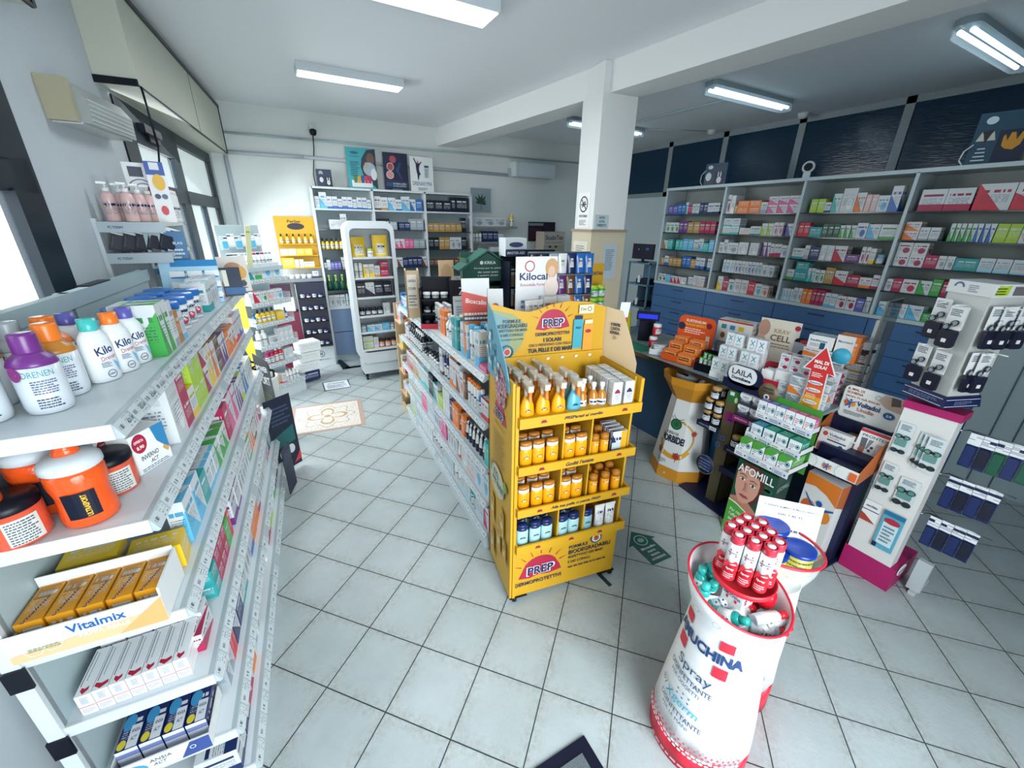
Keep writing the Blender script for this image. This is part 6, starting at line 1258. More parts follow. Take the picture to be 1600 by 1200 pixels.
allc = ['white', 'teal', 'green', 'red', 'blue', 'navy', 'sky', 'orange', 'yellow', 'purple', 'violet', 'pink', 'grey', 'crimson', 'bottle green', 'turquoise', 'gold', 'lime']
cool = ['teal', 'turquoise', 'navy', 'grey', 'blue', 'sky', 'bottle green']; warm = ['crimson', 'red', 'pink', 'orange', 'violet', 'purple']; pale = ['grey', 'light blue', 'turquoise', 'sky', 'rose']
BN = ('first bay from pillar', 'second bay from pillar', 'third bay from pillar', 'fourth bay from pillar', 'bay at the right edge')
SN = ('top', 'second', 'third', 'fourth', 'bottom')
themes = {(0, 0): rspec(1, ['magenta', 'blue', 'yellow', 'teal', 'white', 'navy', 'violet'], wr=(.04, .08), hr=(.1, .15)),
 (0, 1): [('c', 'crimson', 2, .045, .15, .2, 1, 1), ('c', 'white', 1, .05, .15, .19, 1, 1), ('c', 'gold', 3, .03, .1, .09, 1, 1), ('c', 'orange', 3, .13, .15, .065, 2, 2), ('c', 'grey', 0, .07, .1, .11, 1, 1), ('c', 'pink', 1, .1, .1, .08, 3, 2), ('c', 'crimson', 0, .07, .1, .17, 1, 1), ('c', 'bottle green', 3, .09, .12, .09, 2, 2)],
 (0, 2): [('gap', .06), ('c', 'lime', 0, .06, .1, .12, 2, 1), ('c', 'navy', 0, .05, .1, .09, 1, 1), ('c', 'turquoise', 1, .07, .08, .16, 1, 1), ('c', 'white', 2, .11, .08, .2, 1, 1), ('c', 'orange', 1, .07, .08, .16, 1, 1), ('c', 'rose', 0, .04, .08, .14, 2, 1), ('c', 'sky', 2, .08, .08, .13, 1, 1), ('c', 'blue', 1, .07, .08, .2, 1, 1), ('c', 'lime', 0, .1, .1, .08, 1, 1)],
 (0, 3): [('c', 'white', 0, .02, .14, .22, 1, 1), ('gap', .01), ('c', 'crimson', 0, .15, .08, .16, 2, 1), ('gap', .01), ('c', 'red', 1, .19, .08, .18, 2, 1), ('c', 'navy', 3, .1, .08, .17, 2, 1)],
 (0, 4): [('c', 'red', 1, .19, .08, .18, 1, 1), ('c', 'navy', 3, .1, .08, .17, 2, 1), ('c', 'red', 1, .17, .08, .18, 3, 1)],
 (1, 0): rspec(11, ['grey', 'crimson', 'turquoise', 'green', 'purple', 'gold'], wr=(.04, .09), hr=(.1, .15)),
 (1, 1): [('c', 'turquoise', 0, .1, .12, .085, 2, 2), ('gap', .01), ('c', 'orange', 0, .12, .1, .07, 1, 1), ('c', 'teal', 0, .12, .1, .09, 1, 1), ('c', 'lime', 1, .06, .1, .12, 2, 1), ('c', 'pink', 2, .045, .1, .13, 2, 1), ('gap', .03), ('c', 'violet', 1, .07, .1, .12, 1, 1)],
 (1, 2): [('c', 'red', 0, .05, .06, .13, 2, 1), ('c', 'teal', 3, .11, .08, .09, 1, 1)]+[('c', 'bottle green', 0, .045, .1, .12, 3, 1), ('c', 'green', 1, .04, .1, .11, 3, 1), ('c', 'blue', 2, .08, .1, .13, 1, 1), ('c', 'sky', 1, .09, .1, .12, 1, 1), ('c', 'green', 0, .12, .1, .12, 2, 1)],
 (1, 3): [('c', 'orange', 1, .1, .1, .07, 1, 2), ('c', 'grey', 0, .06, .1, .1, 2, 1), ('gap', .05), ('c', 'green', 1, .025, .1, .13, 5, 1), ('c', 'blue', 1, .03, .1, .13, 3, 1), ('c', 'lime', 2, .06, .1, .13, 2, 1), ('c', 'orange', 2, .05, .1, .12, 2, 1)],
 (2, 0): rspec(21, ['teal', 'turquoise', 'grey', 'yellow', 'sky', 'gold'], wr=(.05, .08), hr=(.1, .15)),
 (2, 1): [('c', 'grey', 2, .055, .1, .12, 1, 1), ('c', 'grey', 2, .05, .1, .15, 1, 1), ('c', 'grey', 2, .13, .1, .12, 1, 1), ('c', 'white', 2, .11, .1, .13, 1, 1), ('gap', .02), ('c', 'white', 2, .1, .1, .13, 1, 1), ('gap', .04), ('c', 'purple', 1, .04, .1, .14, 2, 1), ('c', 'crimson', 0, .035, .1, .13, 3, 1)],
 (2, 2): [('c', 'teal', 0, .11, .1, .1, 1, 1), ('c', 'grey', 0, .045, .1, .13, 1, 1), ('c', 'navy', 2, .09, .1, .12, 1, 1), ('c', 'white', 2, .055, .1, .14, 2, 1), ('c', 'red', 1, .1, .1, .14, 1, 1), ('c', 'purple', 3, .11, .1, .07, 1, 1), ('c', 'crimson', 2, .03, .1, .14, 2, 1), ('c', 'yellow', 0, .04, .1, .13, 1, 1), ('supplement_jar', 'grey', ('sky',), .9, 2, 1), ('c', 'turquoise', 2, .07, .1, .08, 1, 2)],
 (2, 3): [('c', 'crimson', 2, .095, .1, .095, 2, 2), ('c', 'crimson', 2, .08, .1, .1, 1, 1), ('c', 'grey', 2, .045, .1, .1, 2, 1), ('c', 'teal', 3, .13, .1, .09, 1, 1), ('c', 'light blue', 0, .08, .1, .1, 3, 1)],
 (3, 0): rspec(31, ['teal', 'blue', 'navy', 'gold', 'magenta', 'sky'], wr=(.05, .08), hr=(.1, .14)),
 (3, 1): [('gap', .1)]+[('c', x, 2, .035, .1, .14, 2, 1) for x in ('sky', 'light blue', 'violet', 'grey', 'violet', 'turquoise')]+[('c', 'grey', 2, .065, .1, .12, 2, 1)],
 (3, 2): [('c', 'green', 0, .07, .1, .1, 1, 1), ('c', 'teal', 3, .12, .1, .09, 1, 2), ('c', 'turquoise', 1, .03, .1, .13, 2, 1), ('c', 'green', 2, .04, .1, .12, 2, 1), ('c', 'gold', 3, .08, .1, .15, 1, 1), ('c', 'red', 1, .1, .1, .13, 1, 1), ('c', 'crimson', 3, .1, .1, .1, 1, 1), ('c', 'orange', 0, .09, .1, .09, 1, 1), ('c', 'crimson', 0, .05, .1, .12, 2, 1)],
 (3, 3): [('c', 'grey', 2, .045, .1, .1, 1, 1), ('c', 'crimson', 0, .06, .1, .11, 1, 1), ('c', 'red', 2, .1, .1, .11, 1, 1), ('c', 'green', 1, .08, .1, .11, 1, 1), ('c', 'green', 3, .06, .1, .13, 1, 1), ('c', 'crimson', 3, .035, .1, .12, 1, 1), ('c', 'teal', 1, .07, .1, .1, 2, 1), ('c', 'gold', 0, .06, .1, .1, 1, 1)],
 (4, 0): rspec(41, ['grey', 'bottle green', 'rose', 'white', 'sky', 'red'], wr=(.05, .09), hr=(.08, .13)),
 (4, 1): [('gap', .07), ('c', 'yellow', 1, .07, .08, .16, 1, 1)]+[('c', x, 2, .07, .08, .14, 1, 1) for x in ('crimson', 'teal')]+[('c', 'rose', 2, .08, .1, .15, 2, 1), ('c', 'red', 2, .08, .1, .14, 1, 1), ('c', 'turquoise', 2, .075, .1, .13, 1, 1), ('c', 'orange', 2, .07, .1, .12, 1, 1)],
 (4, 2): [('c', 'light blue', 1, .025, .1, .12, 4, 1), ('c', 'grey', 2, .04, .1, .14, 2, 1), ('c', 'orange', 2, .04, .1, .14, 2, 1), ('c', 'crimson', 2, .035, .1, .15, 3, 1), ('c', 'sky', 0, .05, .1, .13, 2, 1), ('c', 'crimson', 2, .075, .1, .12, 2, 1), ('c', 'violet', 2, .06, .1, .12, 1, 1), ('c', 'grey', 1, .045, .1, .14, 3, 1)],
 (4, 3): [('c', 'sky', 1, .1, .1, .12, 3, 1), ('c', 'green', 0, .1, .1, .07, 1, 1)]}
for s_i, z in enumerate(RZ_):
    for b_i in range(5):
        zz_ = z if s_i < 4 else 1.196
        sp = themes.get((s_i, b_i)) or rspec(100+s_i*10+b_i, allc)
        row((4.605, UY[b_i]-.02, zz_), (0, -1, 0), (1, 0, 0), -90, .80, sp, '%s shelf, %s' % (SN[s_i], BN[b_i]), 'medicine cartons on the dispensary shelves', 'medicine_carton', maxh=.2, end='left', setback=.035, fill=(s_i, b_i) not in ((0, 2),))
# second layer on stacked back rows of the second bay top shelf
o = empty('gadget_box', (4.72, 3.55, 2.366), -80, 'dark box with white bear and rabbit shapes on the dispensary shelving', 'box')
q = MB(); q.box(-.13, .13, 0, .12, .001, .24); q.build('box', cm('1c3650'), o)
a = Art(o, (-.13, 0, 0), (1, 0, 0), (0, 0, 1)); a.poly(ell(.06, .2, .03, .02), 'c3cccf'); a.poly(ell(.05, .1, .035, .045), 'c3cccf'); a.rect(.12, .24, .01, .15, '0e1c38'); a.poly(ell(.18, .06, .028, .035), 'c3cccf'); a.poly(ell(.165, .12, .007, .03), 'c3cccf'); a.poly(ell(.195, .12, .007, .03), 'c3cccf')
q = MB(); q.tube([(-.14, -.01, .01), (-.17, -.01, .05), (-.165, -.01, .12), (-.12, -.01, .17)], .004, None, 6); q.build('cord', M_WHITE, o)
o = empty('gadget_box', (4.72, 1.22, 2.366), -80, 'large dark animal print box on the dispensary shelving at the right edge', 'box')
q = MB(); q.box(-.17, .16, 0, .2, .001, .34); q.build('box', cm('1c4256'), o)
a = Art(o, (-.17, 0, 0), (1, 0, 0), (0, 0, 1)); a.poly(ell(.07, .29, .03, .025), 'c3cccf'); a.rect(.13, .28, .0, .22, '0e1c38'); a.poly([(.02, .16), (.04, .22), (.07, .17), (.1, .22), (.12, .16)], 'c3c0b0'); a.poly([(.045, .22), (.1, .23), (.07, .14)], '2a1f28')
for k in range(4): a.rect(.03+.005*k, .1-.005*k, .03+.025*k, .038+.025*k, 'c3cccf')
a.poly([(.16, .12), (.18, .1), (.22, .09), (.25, .12), (.26, .19), (.24, .2), (.225, .15), (.21, .2), (.19, .2), (.18, .15), (.165, .19), (.155, .18)], 'c98a22'); a.rect(.29, .33, 0, .22, '6b5432')
q = MB(); q.tube([(-.17, -.01, .0), (-.2, -.01, .04), (-.19, -.01, .1), (-.15, -.01, .14)], .005, None, 6); q.build('cord', M_WHITE, o)
o = empty('webcam', (4.68, 2.5, 2.366), -70, 'small white camera on a stand on top of the dispensary shelving', 'camera')
q = MB(); q.box(-.03, .03, 0, .03, 0, .05); q.lathe([(.05, -.012), (.055, 0), (.05, .012)], 20, None, Matrix.Translation((0, .02, .1)) @ Matrix.Rotation(R_(90), 4, 'X')); q.build('body', M_WHITE, o)
q = MB(); q.lathe([(.036, -.002), (.036, .004)], 20, None, Matrix.Translation((0, .004, .1)) @ Matrix.Rotation(R_(90), 4, 'X')); q.build('lens', M_BLACK, o)
# computer side unit left of the shelves
o = empty('printer_stand', (4.52, 4.17, 0), 0, 'grey open stand with printer shelves left of dispensary shelving', 'stand')
q = MB(); q.box(0, .34, .0, .42, 1.40, 1.42).box(0, .34, .0, .42, 1.10, 1.12).box(0, .34, 0, .42, .78, .8).box(0, .34, .0, .42, .4, .42).box(0, .02, .40, .42, 0, 1.42).box(0, .02, .0, .02, 0, 1.42).box(.32, .34, 0, .42, 0, 1.42).box(.02, .32, .2, .21, .8, 1.1); q.build('stand', mat('grey_blue_stand', '5c7e93', .4), o)
o = empty('monitor', (4.55, 4.36, 1.42), -80, 'black computer monitor standing on the grey printer stand', 'monitor')
q = MB(); q.box(-.17, .17, -.02, .01, .045, .25); q.build('screen', M_NAVY, o); q = MB(); q.box(-.05, .05, -.04, .08, .0, .012).box(-.015, .015, -.01, .02, .01, .1); q.build('foot', M_BLACK, o); a = Art(o, (-.17, -.02, .045), (1, 0, 0), (0, 0, 1)); a.poly(ell(.1, .13, .01), '6a7fae'); a.poly(ell(.24, .14, .03, .02), '243a86')
for z_, tx in ((1.12, 'upper'), (.8, 'lower')):
    o = empty('printer', (4.58, 4.30, z_), -80, 'dark flat printer on the %s shelf of the grey stand' % tx, 'printer'); q = MB(); q.box(-.13, .09, -.02, .18, .001, .07); q.build('body', M_NAVY, o); q = MB(); q.box(-.1, -.06, -.03, .0, .02, .12); q.build('paper', M_WHITE, o)

# ------------------------------------------------------------------ counter
cn = empty('sales_counter', (2.56, 0, 0), 0, 'long dark blue sales counter with glass worktop in front of drawers', 'counter')
q = MB(); q.box(.0, .72, .985, 3.0, .88, .90); q.build('worktop', mat('counter_glass_top', '7f9296', .15), cn)
q = MB(); q.box(-.004, .0, .985, 3.0, .872, .902); q.build('edge', M_STEEL, cn)
q = MB(); q.box(.35, .60, 1.05, 2.98, .0, .88); q.build('body', mat('counter_blue', '30587c', .4), cn)
q = MB(); q.lathe([(.16, .1), (.16, .88)], 30, None, Matrix.Translation((.52, 2.52, 0))); q.build('column', mat('counter_blue', '30587c', .4), cn)
q = MB(); q.lathe([(.162, 0), (.162, .1)], 30, None, Matrix.Translation((.52, 2.52, 0))); q.build('column_base', M_STEEL, cn)
def C(x, y, z=.902): return (x, y, z)
def tray_disp(loc, rz, m_, label, w_, d_, h_, hb, art=None, arch=.03):
    o_ = empty('counter_display', loc, rz, label, 'display stand')
    q = MB(); q.box(-w_/2, w_/2, -d_/2, d_/2, 0, .004).box(-w_/2, w_/2, -d_/2, -d_/2+.003, 0, h_).box(-w_/2, -w_/2+.003, -d_/2, d_/2, 0, h_).box(w_/2-.003, w_/2, -d_/2, d_/2, 0, h_)
    q.prism(rrect(-w_/2, w_/2, 0, hb, arch)[::-1], d_/2-.004, d_/2, None, Matrix(((1, 0, 0, 0), (0, 0, 1, 0), (0, 1, 0, 0), (0, 0, 0, 1)))); q.build('tray', m_, o_)
    if art:
        a = Art(o_, (-w_/2, d_/2-.004, 0), (1, 0, 0), (0, 0, 1))
        for it in art: getattr(a, it[0])(*it[1:])
    return o_
q = MB(); q.box(-.09, .09, -.14, .14, 0, .004); tag(q.build('cutting_mat', mat('green_mat', '2c7d62', .3), None, C(2.68, 2.5), 0), 'green see-through money tray on the left end of the counter', 'tray')
tray_disp(C(2.69, 2.25), -60, mat('white_card', 'dfe3e2', .5), 'low white tray of pill blisters beside the orange display', .16, .11, .05, .05)
for k in range(5): tag(put('blister_card', C(2.665+.012*k, 2.25, .91), -60+4*k, 'grey', ('white',), .5, 'pill_blister', sz=(.9, 1, .45)), 'silver pill blister, %s in the low white tray' % nth(k), 'blister pack', 'pill blisters in the tray')
OR = mat('orange_card', 'd9541e', .5)
tray_disp(C(2.74, 2.04), -78, OR, 'orange red tiered display with rounded header on the counter', .30, .22, .05, .34, [('text', 'SUSTENIUM', .14, .30, .16, .022, 'e9dfd0', .03), ('text', 'MAGNESIO', .14, .27, .18, .02, 'e9b03a', .03), ('lines', .06, .24, .2, .25, 3, 'ecd8c8', 2), ('poly', ell(.25, .28, .022), '7a1f2c'), ('rect', .24, .27, .1, .2, 'e2c9a8'), ('poly', ell(.03, .25, .03), '20304e')], .05)
for j in range(3):
    for k in range(2):
        ob = carton((2.665+.055*j, 2.11-.14*k, .907+.06*j if j < 2 else 1.02), -80, .12, .055, .075 if j < 2 else .06, 'orange', 3, 'medicine_carton'); tag(ob, 'orange supplement carton, tier %s, %s one on the orange display' % (('one', 'two', 'three')[j], ('left', 'right')[k]), 'carton', 'orange cartons on the orange display')
        a = Art(ob, (-.5, -.5, -.5), (1, 0, 0), (0, 0, 1), lift=.004); a.ring(.6, .5, .3, .22, 'e0a838', 16); a.rect(.1, .8, .3, .7, '8c2a1c'); a.text('Magnesio', .45, .5, .6, .2, 'e9c06a', .02)
o = empty('till_display', C(2.9, 2.62), -50, 'dark till customer display with blue screen on the counter', 'till display')
q = MB(); q.box(-.07, .07, -.02, .05, .0, .19).box(-.1, .1, -.03, .03, .2, .27); q.build('body', M_NAVY, o); q = MB(); q.box(-.085, .085, -.034, -.029, .215, .255); q.build('screen', mat('lit_blue_screen', '2032c8', .3, emit=.8), o)
for k in range(2):
    ob = put('supplement_jar', (2.78+.03*k, 2.42, .903+.11*k), 0, 'red', ('white',), 1.1); tag(ob, 'red tablet jar with white lid, %s in the little tower on counter' % ('lower', 'upper')[k], 'jar')
tray_disp(C(2.70, 1.77), -80, M_BLACK, 'dark display of green lozenge tubes beside the orange display', .2, .14, .06, .14)
for j in range(2):
    for k in range(5): tag(put('cream_tube', (2.665+.04*j, 1.84-.037*k, .907+.03*j), -80, 'green', ('green',), .6), 'green lozenge tube, %s from left, %s row of the dark display' % (nth(k), ('front', 'back')[j]), 'tube', 'green lozenge tubes')
tray_disp(C(2.86, 1.80), -80, mat('steel_blue_card', '466a86', .5), 'tray of colourful sachets behind the green lozenge tubes', .24, .12, .05, .10)
for k in range(6): tag(put('snack_bag', (2.85, 1.89-.036*k, .91), -80+8*(k % 3), ('orange', 'green', 'red', 'blue', 'pink', 'violet')[k], (), .55), '%s sachet standing in the tray behind the green tubes' % ('orange', 'green', 'red', 'blue', 'pink', 'violet')[k], 'sachet')
ob = carton((3.02, 1.83, .902), -82, .26, .12, .17, 'yellow', 2, 'medicine_carton'); ob.location.z += .17; tag(ob, 'white box of coloured squares with a yellow side at the back of counter', 'carton')
a = Art(ob, (-.5, -.5, -.5), (1, 0, 0), (0, 0, 1), lift=.004); a.rect(0, 1, 0, 1, 'dcdcd6'); a.rect(0, 1, .93, 1, 'b5303a')
for k, c_ in enumerate(('2a8f94', '3a86b8', 'd8b52c')): a.rect(.12+.25*k, .27+.25*k, .6, .8, c_); a.poly(ell(.2+.25*k, .3, .07, .14), ('8a5a3a', '3a3a4c', 'b88a3a')[k])
tag(carton((3.02, 1.83, .902), -82, .24, .12, .165, 'grey', 3, 'storage_carton'), 'grey carton carrying the box of coloured squares', 'carton')
# pyramid of eye drop cartons with a teal X
def xbox(x, y, z, i):
    ob = carton((x, y, z), -82, .058, .05, .088, 'teal', 2, 'medicine_carton'); ob.color = (*RGB['white'], .3); tag(ob, 'white carton with teal X, %s of the pyramid on the counter' % nth(i), 'carton', 'pyramid of white cartons with a teal X')
    a = Art(ob, (-.5, -.5, -.5), (1, 0, 0), (0, 0, 1), lift=.004); a.rect(0, 1, 0, 1, 'dfe4e6')
    for s_ in (1, -1): a.poly([(.5-.28*s_, .38), (.5-.16*s_, .38), (.5+.28*s_, .8), (.5+.16*s_, .8)], '1f8f9e')
    a.lines(.2, .8, .1, .3, 3, '7a8a96')
i_ = 0
for y in (1.69, 1.628, 1.53, 1.468):
    for t_ in range(3):
        if y < 1.6 and t_ == 0: continue
        xbox(2.64+.055*t_, y, .902+(.045+.0885*t_ if 1 else 0), i_); i_ += 1
for t_ in range(3):
    q = MB(); q.box(-.135, .135, -.027, .027, 0, .044+.0885*t_); tag(q.build('display_step', mat('white_card', 'dfe3e2', .5), None, (2.64+.055*t_, 1.578, .902), -90+8), 'white card step, %s row under the pyramid of X cartons' % nth(t_), 'display stand', 'steps of the pyramid display')
o = tray_disp(C(2.98, 1.53), -80, mat('white_card', 'dfe3e2', .5), 'cream tall display card lettered Krav Cell behind the X cartons', .26, .14, .08, .40, [('rect', 0, .26, .08, .4, 'ddd6c6'), ('poly', ell(.03, .33, .04, .06), 'b98f7c'), ('poly', ell(.02, .22, .04, .06), 'c0a08c'), ('text', 'KRAV', .15, .32, .1, .03, 'b09050', .01), ('text', 'CELL', .15, .27, .13, .045, '7a5c3a', .02), ('lines', .08, .22, .2, .24, 2, '9a8a74'), ('poly', ell(.24, .36, .018), 'a8283c'), ('poly', ell(.23, .16, .03, .03), 'd8b83a')])
for k in range(4): tag(put('snack_bag', (2.94, 1.62-.05*k, .91), -80, 'white', (), .65), 'white sachet, %s from the left under the Krav Cell card' % nth(k), 'sachet', 'white sachets under the card')
tray_disp(C(2.73, 1.36), -80, mat('red_card', 'b51f33', .5), 'red tray of white round edged packs right of the X cartons', .15, .16, .09, .17)
for k in range(3): tag(put('pouch', (2.70+.035*k, 1.36, .91), -80, 'white', (), .62, 'tablet_pack'), 'white rounded pack with red foot, %s from the front in red tray' % nth(k), 'package', 'white packs in the red tray')
# white cartons, cough remedies and clutter toward the right end of the counter
row((2.66, 1.28, .902), (0, -1, 0), (1, 0, 0), -84, .24, [('c', 'grey', 2, .055, .1, .05, 4, 2)], 'low grey carton block on the counter', 'grey cartons on the counter', 'medicine_carton', end='left')
o = tray_disp(C(2.80, 1.20), -84, mat('white_card', 'dfe3e2', .5), 'white tiered display of small cartons behind the grey cartons', .26, .2, .16, .16)
row((2.71, 1.33, 1.063), (0, -1, 0), (1, 0, 0), -84, .25, [('c', 'crimson', 2, .06, .07, .05, 4, 2)], 'upper white display on the counter', 'small cartons with red emblem', 'medicine_carton', end='left')
q = MB(); q.box(2.70, 2.9, 1.07, 1.33, 1.058, 1.0625); tag(q.build('display_step', M_WHITE), 'white card top of the tiered carton display', 'display stand')
o = tray_disp(C(3.02, 1.30), -84, M_NAVY, 'black and white photo display with red crown behind the white cartons', .26, .12, .12, .30, [('rect', 0, .26, .08, .27, 'a9b0b6'), ('poly', ell(.06, .16, .025, .06), '1c2238'), ('poly', ell(.13, .17, .025, .06), '1c2238'), ('poly', ell(.2, .16, .025, .06), '1c2238'), ('poly', ell(.07, .28, .035, .015), 'b5303a')])
bz = 0
for k in range(2):
    for j in range(3):
        ob = carton((2.70, 1.165, .902+.056*j) if k == 1 else (2.70, 1.04, .902+.056*j), -84, .09, .09, .054, 'orange' if j % 2 else 'grey', 1, 'medicine_carton'); tag(ob, 'white cough remedy carton, %s from below, %s stack left of red arrow' % (nth(j), ('right', 'left')[k]), 'carton', 'cough remedy cartons')
row((2.82, 1.16, .902), (0, -1, 0), (1, 0, 0), -84, .16, [('c', 'crimson', 1, .13, .1, .04, 1, 5)], 'remedy stack behind the red arrow', 'remedy cartons behind the arrow', 'medicine_carton', end='left')
row((2.96, 1.33, .902), (0, -1, 0), (1, 0, 0), -84, .26, [('c', 'orange', 1, .12, .12, .055, 1, 5), ('c', 'brown', 1, .12, .12, .055, 1, 5), ('c', 'crimson', 1, .12, .12, .05, 1, 4)], 'back stack at counter right end', 'remedy cartons at the back of the counter', 'medicine_carton', end='left', maxh=.4)
def tcart(x, y, z, w_, d_, h_, ink, lay, label, txt, tc, rz=-82):
    ob = carton((x, y, z), rz, w_, d_, h_, ink, lay, 'medicine_carton'); tag(ob, label, 'carton'); a = Art(ob, (-.5, -.5, -.5), (1, 0, 0), (0, 0, 1), lift=.004); a.rect(0, 1, 0, 1, 'dfe2e2') if lay != 3 else None
    a.text(txt, .42, .62, .7, .16, tc, .03); a.lines(.1, .7, .15, .42, 3, '6a7686'); return a
a = tcart(3.03, 1.25, 1.18, .14, .1, .085, 'teal', 0, 'white and teal carton lettered Sedilatex on the counter stack', 'Sedilatex', '12506a'); a.rect(.5, .7, .0, .5, '12506a')
a = tcart(3.05, 1.11, 1.13, .12, .12, .165, 'orange', 3, 'orange and white carton topping the stack at the back of counter', 'Magnesol', '2a4a7a'); a.rect(.0, .78, 0, 1, 'e2e0dc'); a.text('Magnesol', .38, .75, .6, .12, '2a4a8a', .02); a.poly(ell(.3, .15, .15, .08), 'b04a7a')
a = tcart(3.12, 1.035, 1.13, .085, .07, .13, 'white', 2, 'white carton with black wave on the counter stack nearest the glass screen', 'Flomax', '14301c'); a.poly([(.0, .45), (.4, .35), (1, .6), (1, .75), (.4, .6), (0, .7)], '14242c'); a.ring(.45, .42, .08, .05, 'b5303a')
tag(carton((3.22, 1.05, .902), -82, .05, .05, .48, 'white', 3, 'receipt_box'), 'tall narrow plain white box standing at the back of the counter', 'box')
for k in range(4): tag(carton((3.12, 1.06, .902+.056*k), -82, .13, .12, .054, 'gold', 0, 'medicine_carton'), 'white and gold carton, %s from below under the wave carton' % nth(k), 'carton', 'white and gold cartons')
# red arrow sign
o = empty('arrow_sign', (2.63, 1.06, .905), -84, 'red to yellow arrow sign lettered Mal di gola on the counter', 'sign')
q = MB(); Xa = Matrix(((1, 0, 0, 0), (0, 0, 1, 0), (0, 1, 0, 0), (0, 0, 0, 1)))
ap = [(-.055, .0), (.055, -.01), (.055, .06), (.05, .15), (.045, .23), (.085, .225), (.0, .39), (-.085, .235), (-.045, .235), (-.04, .15), (-.045, .07)]
q.prism([(x*1.0, z) for x, z in ap][::-1], 0, .004, None, Xa); q.build('board', cm('dfe1e0'), o)
a = Art(o, (0, 0, 0), (1, 0, 0), (0, 0, 1)); a.poly([(-.038, .15), (-.041, .24), (-.075, .24), (0, .378), (.075, .231), (.04, .232), (.044, .15)], 'c22a2c'); a.poly([(-.04, .08), (-.037, .15), (.044, .15), (.048, .08)], 'd2542a'); a.poly([(-.05, .004), (-.04, .08), (.048, .08), (.05, -.004)], 'd8982a')
a.text('MAL DI', .0, .29, .07, .02, 'ecebe6', .04); a.text('GOLA?', .0, .262, .065, .02, 'ecebe6', .04); a.lines(-.03, .03, .2, .23, 3, 'e8d8cc', 2)
for z_, st in ((.165, 'Benactivdol'), (.12, 'Benactiv'), (.045, 'Benagol')): a.poly(ell(0, z_, .038, .011), 'dfe1e2'); a.text(st, 0, z_, .055, .011, '22305c', .02)
a.lines(-.03, .03, .07, .1, 3, 'ecd8b0', 5); a.lines(-.03, .03, .012, .03, 2, 'b05a3a', 6)
q = MB(); q.lathe([(.0, -.004), (.045, -.004), (.045, 0), (.0, 0)], 24, None, Matrix.Translation((.075, .01, .345)) @ Matrix.Rotation(R_(90), 4, 'X')); q.build('disc', cm('2f93ae'), o)
# acrylic screen
o = empty('acrylic_screen', (3.16, 1.0, .902), 3, 'dark clear acrylic screen standing at the right end of the counter', 'screen')
q = MB(); q.box(-.12, .12, 0, .006, 0, .62); q.build('panel', mat('smoked_clear_screen', '24404e', .05, alpha=.55), o); q = MB(); q.box(-.12, .12, -.002, .008, .616, .622).box(-.124, -.12, -.002, .008, 0, .62); q.build('edge', M_STEEL, o)
for k, c_ in enumerate(('14285e', 'a52030')):
    tag(L([(.04, 0), (.042, .01), (.04, .17), (.03, .18), (.001, .182)], 18).build('drinking_cup', cm(c_), None, (3.17+.0*k, 1.25-.13*k, .903)), '%s cup seen through the acrylic screen' % ('dark blue', 'red')[k], 'cup')

# ------------------------------------------------------------------ floor displays in front of the counter
XZ = Matrix(((1, 0, 0, 0), (0, 0, 1, 0), (0, 1, 0, 0), (0, 0, 0, 1)))
def octo(r, a0=22.5, cx=0, cy=0): return [(cx+r*math.cos(R_(a0+45*k)), cy+r*math.sin(R_(a0+45*k))) for k in range(8)]
# octagonal dump bin with maple leaves
o = empty('dump_bin', (2.665, 1.86, 0), -76, 'white and orange octagonal dump bin with red maple leaves before the counter', 'dump bin')
m_or = cm('c98a26')
def oshell(q, segs, m):
    for (r0, z0), (r1, z1) in segs:
        a_ = octo(r0); b_ = octo(r1)
        for k in range(8):
            k2 = (k+1) % 8
            q.add([(a_[k][0], a_[k][1], z0), (a_[k2][0], a_[k2][1], z0), (b_[k2][0], b_[k2][1], z1), (b_[k][0], b_[k][1], z1)], [(0, 1, 2, 3)], m)
q = MB(); oshell(q, [((.215, .10), (.145, .67))], None); q.build('body', cm('d9dcda'), o)
q = MB(); oshell(q, [((.225, .0), (.215, .10))], None); q.build('foot_band', m_or, o)
q = MB(); oshell(q, [((.145, .67), (.225, .80)), ((.225, .80), (.235, .86)), ((.229, .86), (.219, .80)), ((.219, .80), (.14, .68))], None); q.prism(octo(.15), .675, .68); q.build('flared_rim', m_or, o)
def fa(u, v, l, az=-90):           # octagon face toward local -y
    r_ = (.215+(.145-.215)*(v-.10)/.57)*math.cos(R_(22.5))+l
    # bend over the neighbouring faces
    w_ = (.215+(.145-.215)*(v-.10)/.57)*math.sin(R_(22.5))
    if abs(u) <= w_: return Vector((u, -r_, v))
    s_ = 1 if u > 0 else -1; e = abs(u)-w_
    c45 = math.cos(R_(45)); return Vector((s_*(w_+e*c45), -r_+e*c45, v))
a = Art(o, (0, 0, 0), name='printed_artwork', wrap=fa)
a.ring(.0, .36, .15, .135, 'c99a3a', 40, -60, 110); a.ring(0, .34, .16, .12, 'd09a30', 40, 195, 330)
a.poly(ell(-.015, .47, .045, .045), '1d5a38'); a.ring(-.015, .47, .03, .025, '3c8a58', 16); a.text('SCEGLI LE', -.03, .395, .10, .022, '2a3440', .02); a.text('MORBIDE!', -.02, .345, .2, .06, '1e2a3c', .045)
a.ring(.0, .56, .05, .046, '2a3440', 14, 200, 320); a.ring(.0, .55, .06, .057, '2a3440', 14, 200, 320); a.ring(-.02, .28, .05, .046, '2a3440', 14, 50, 130)
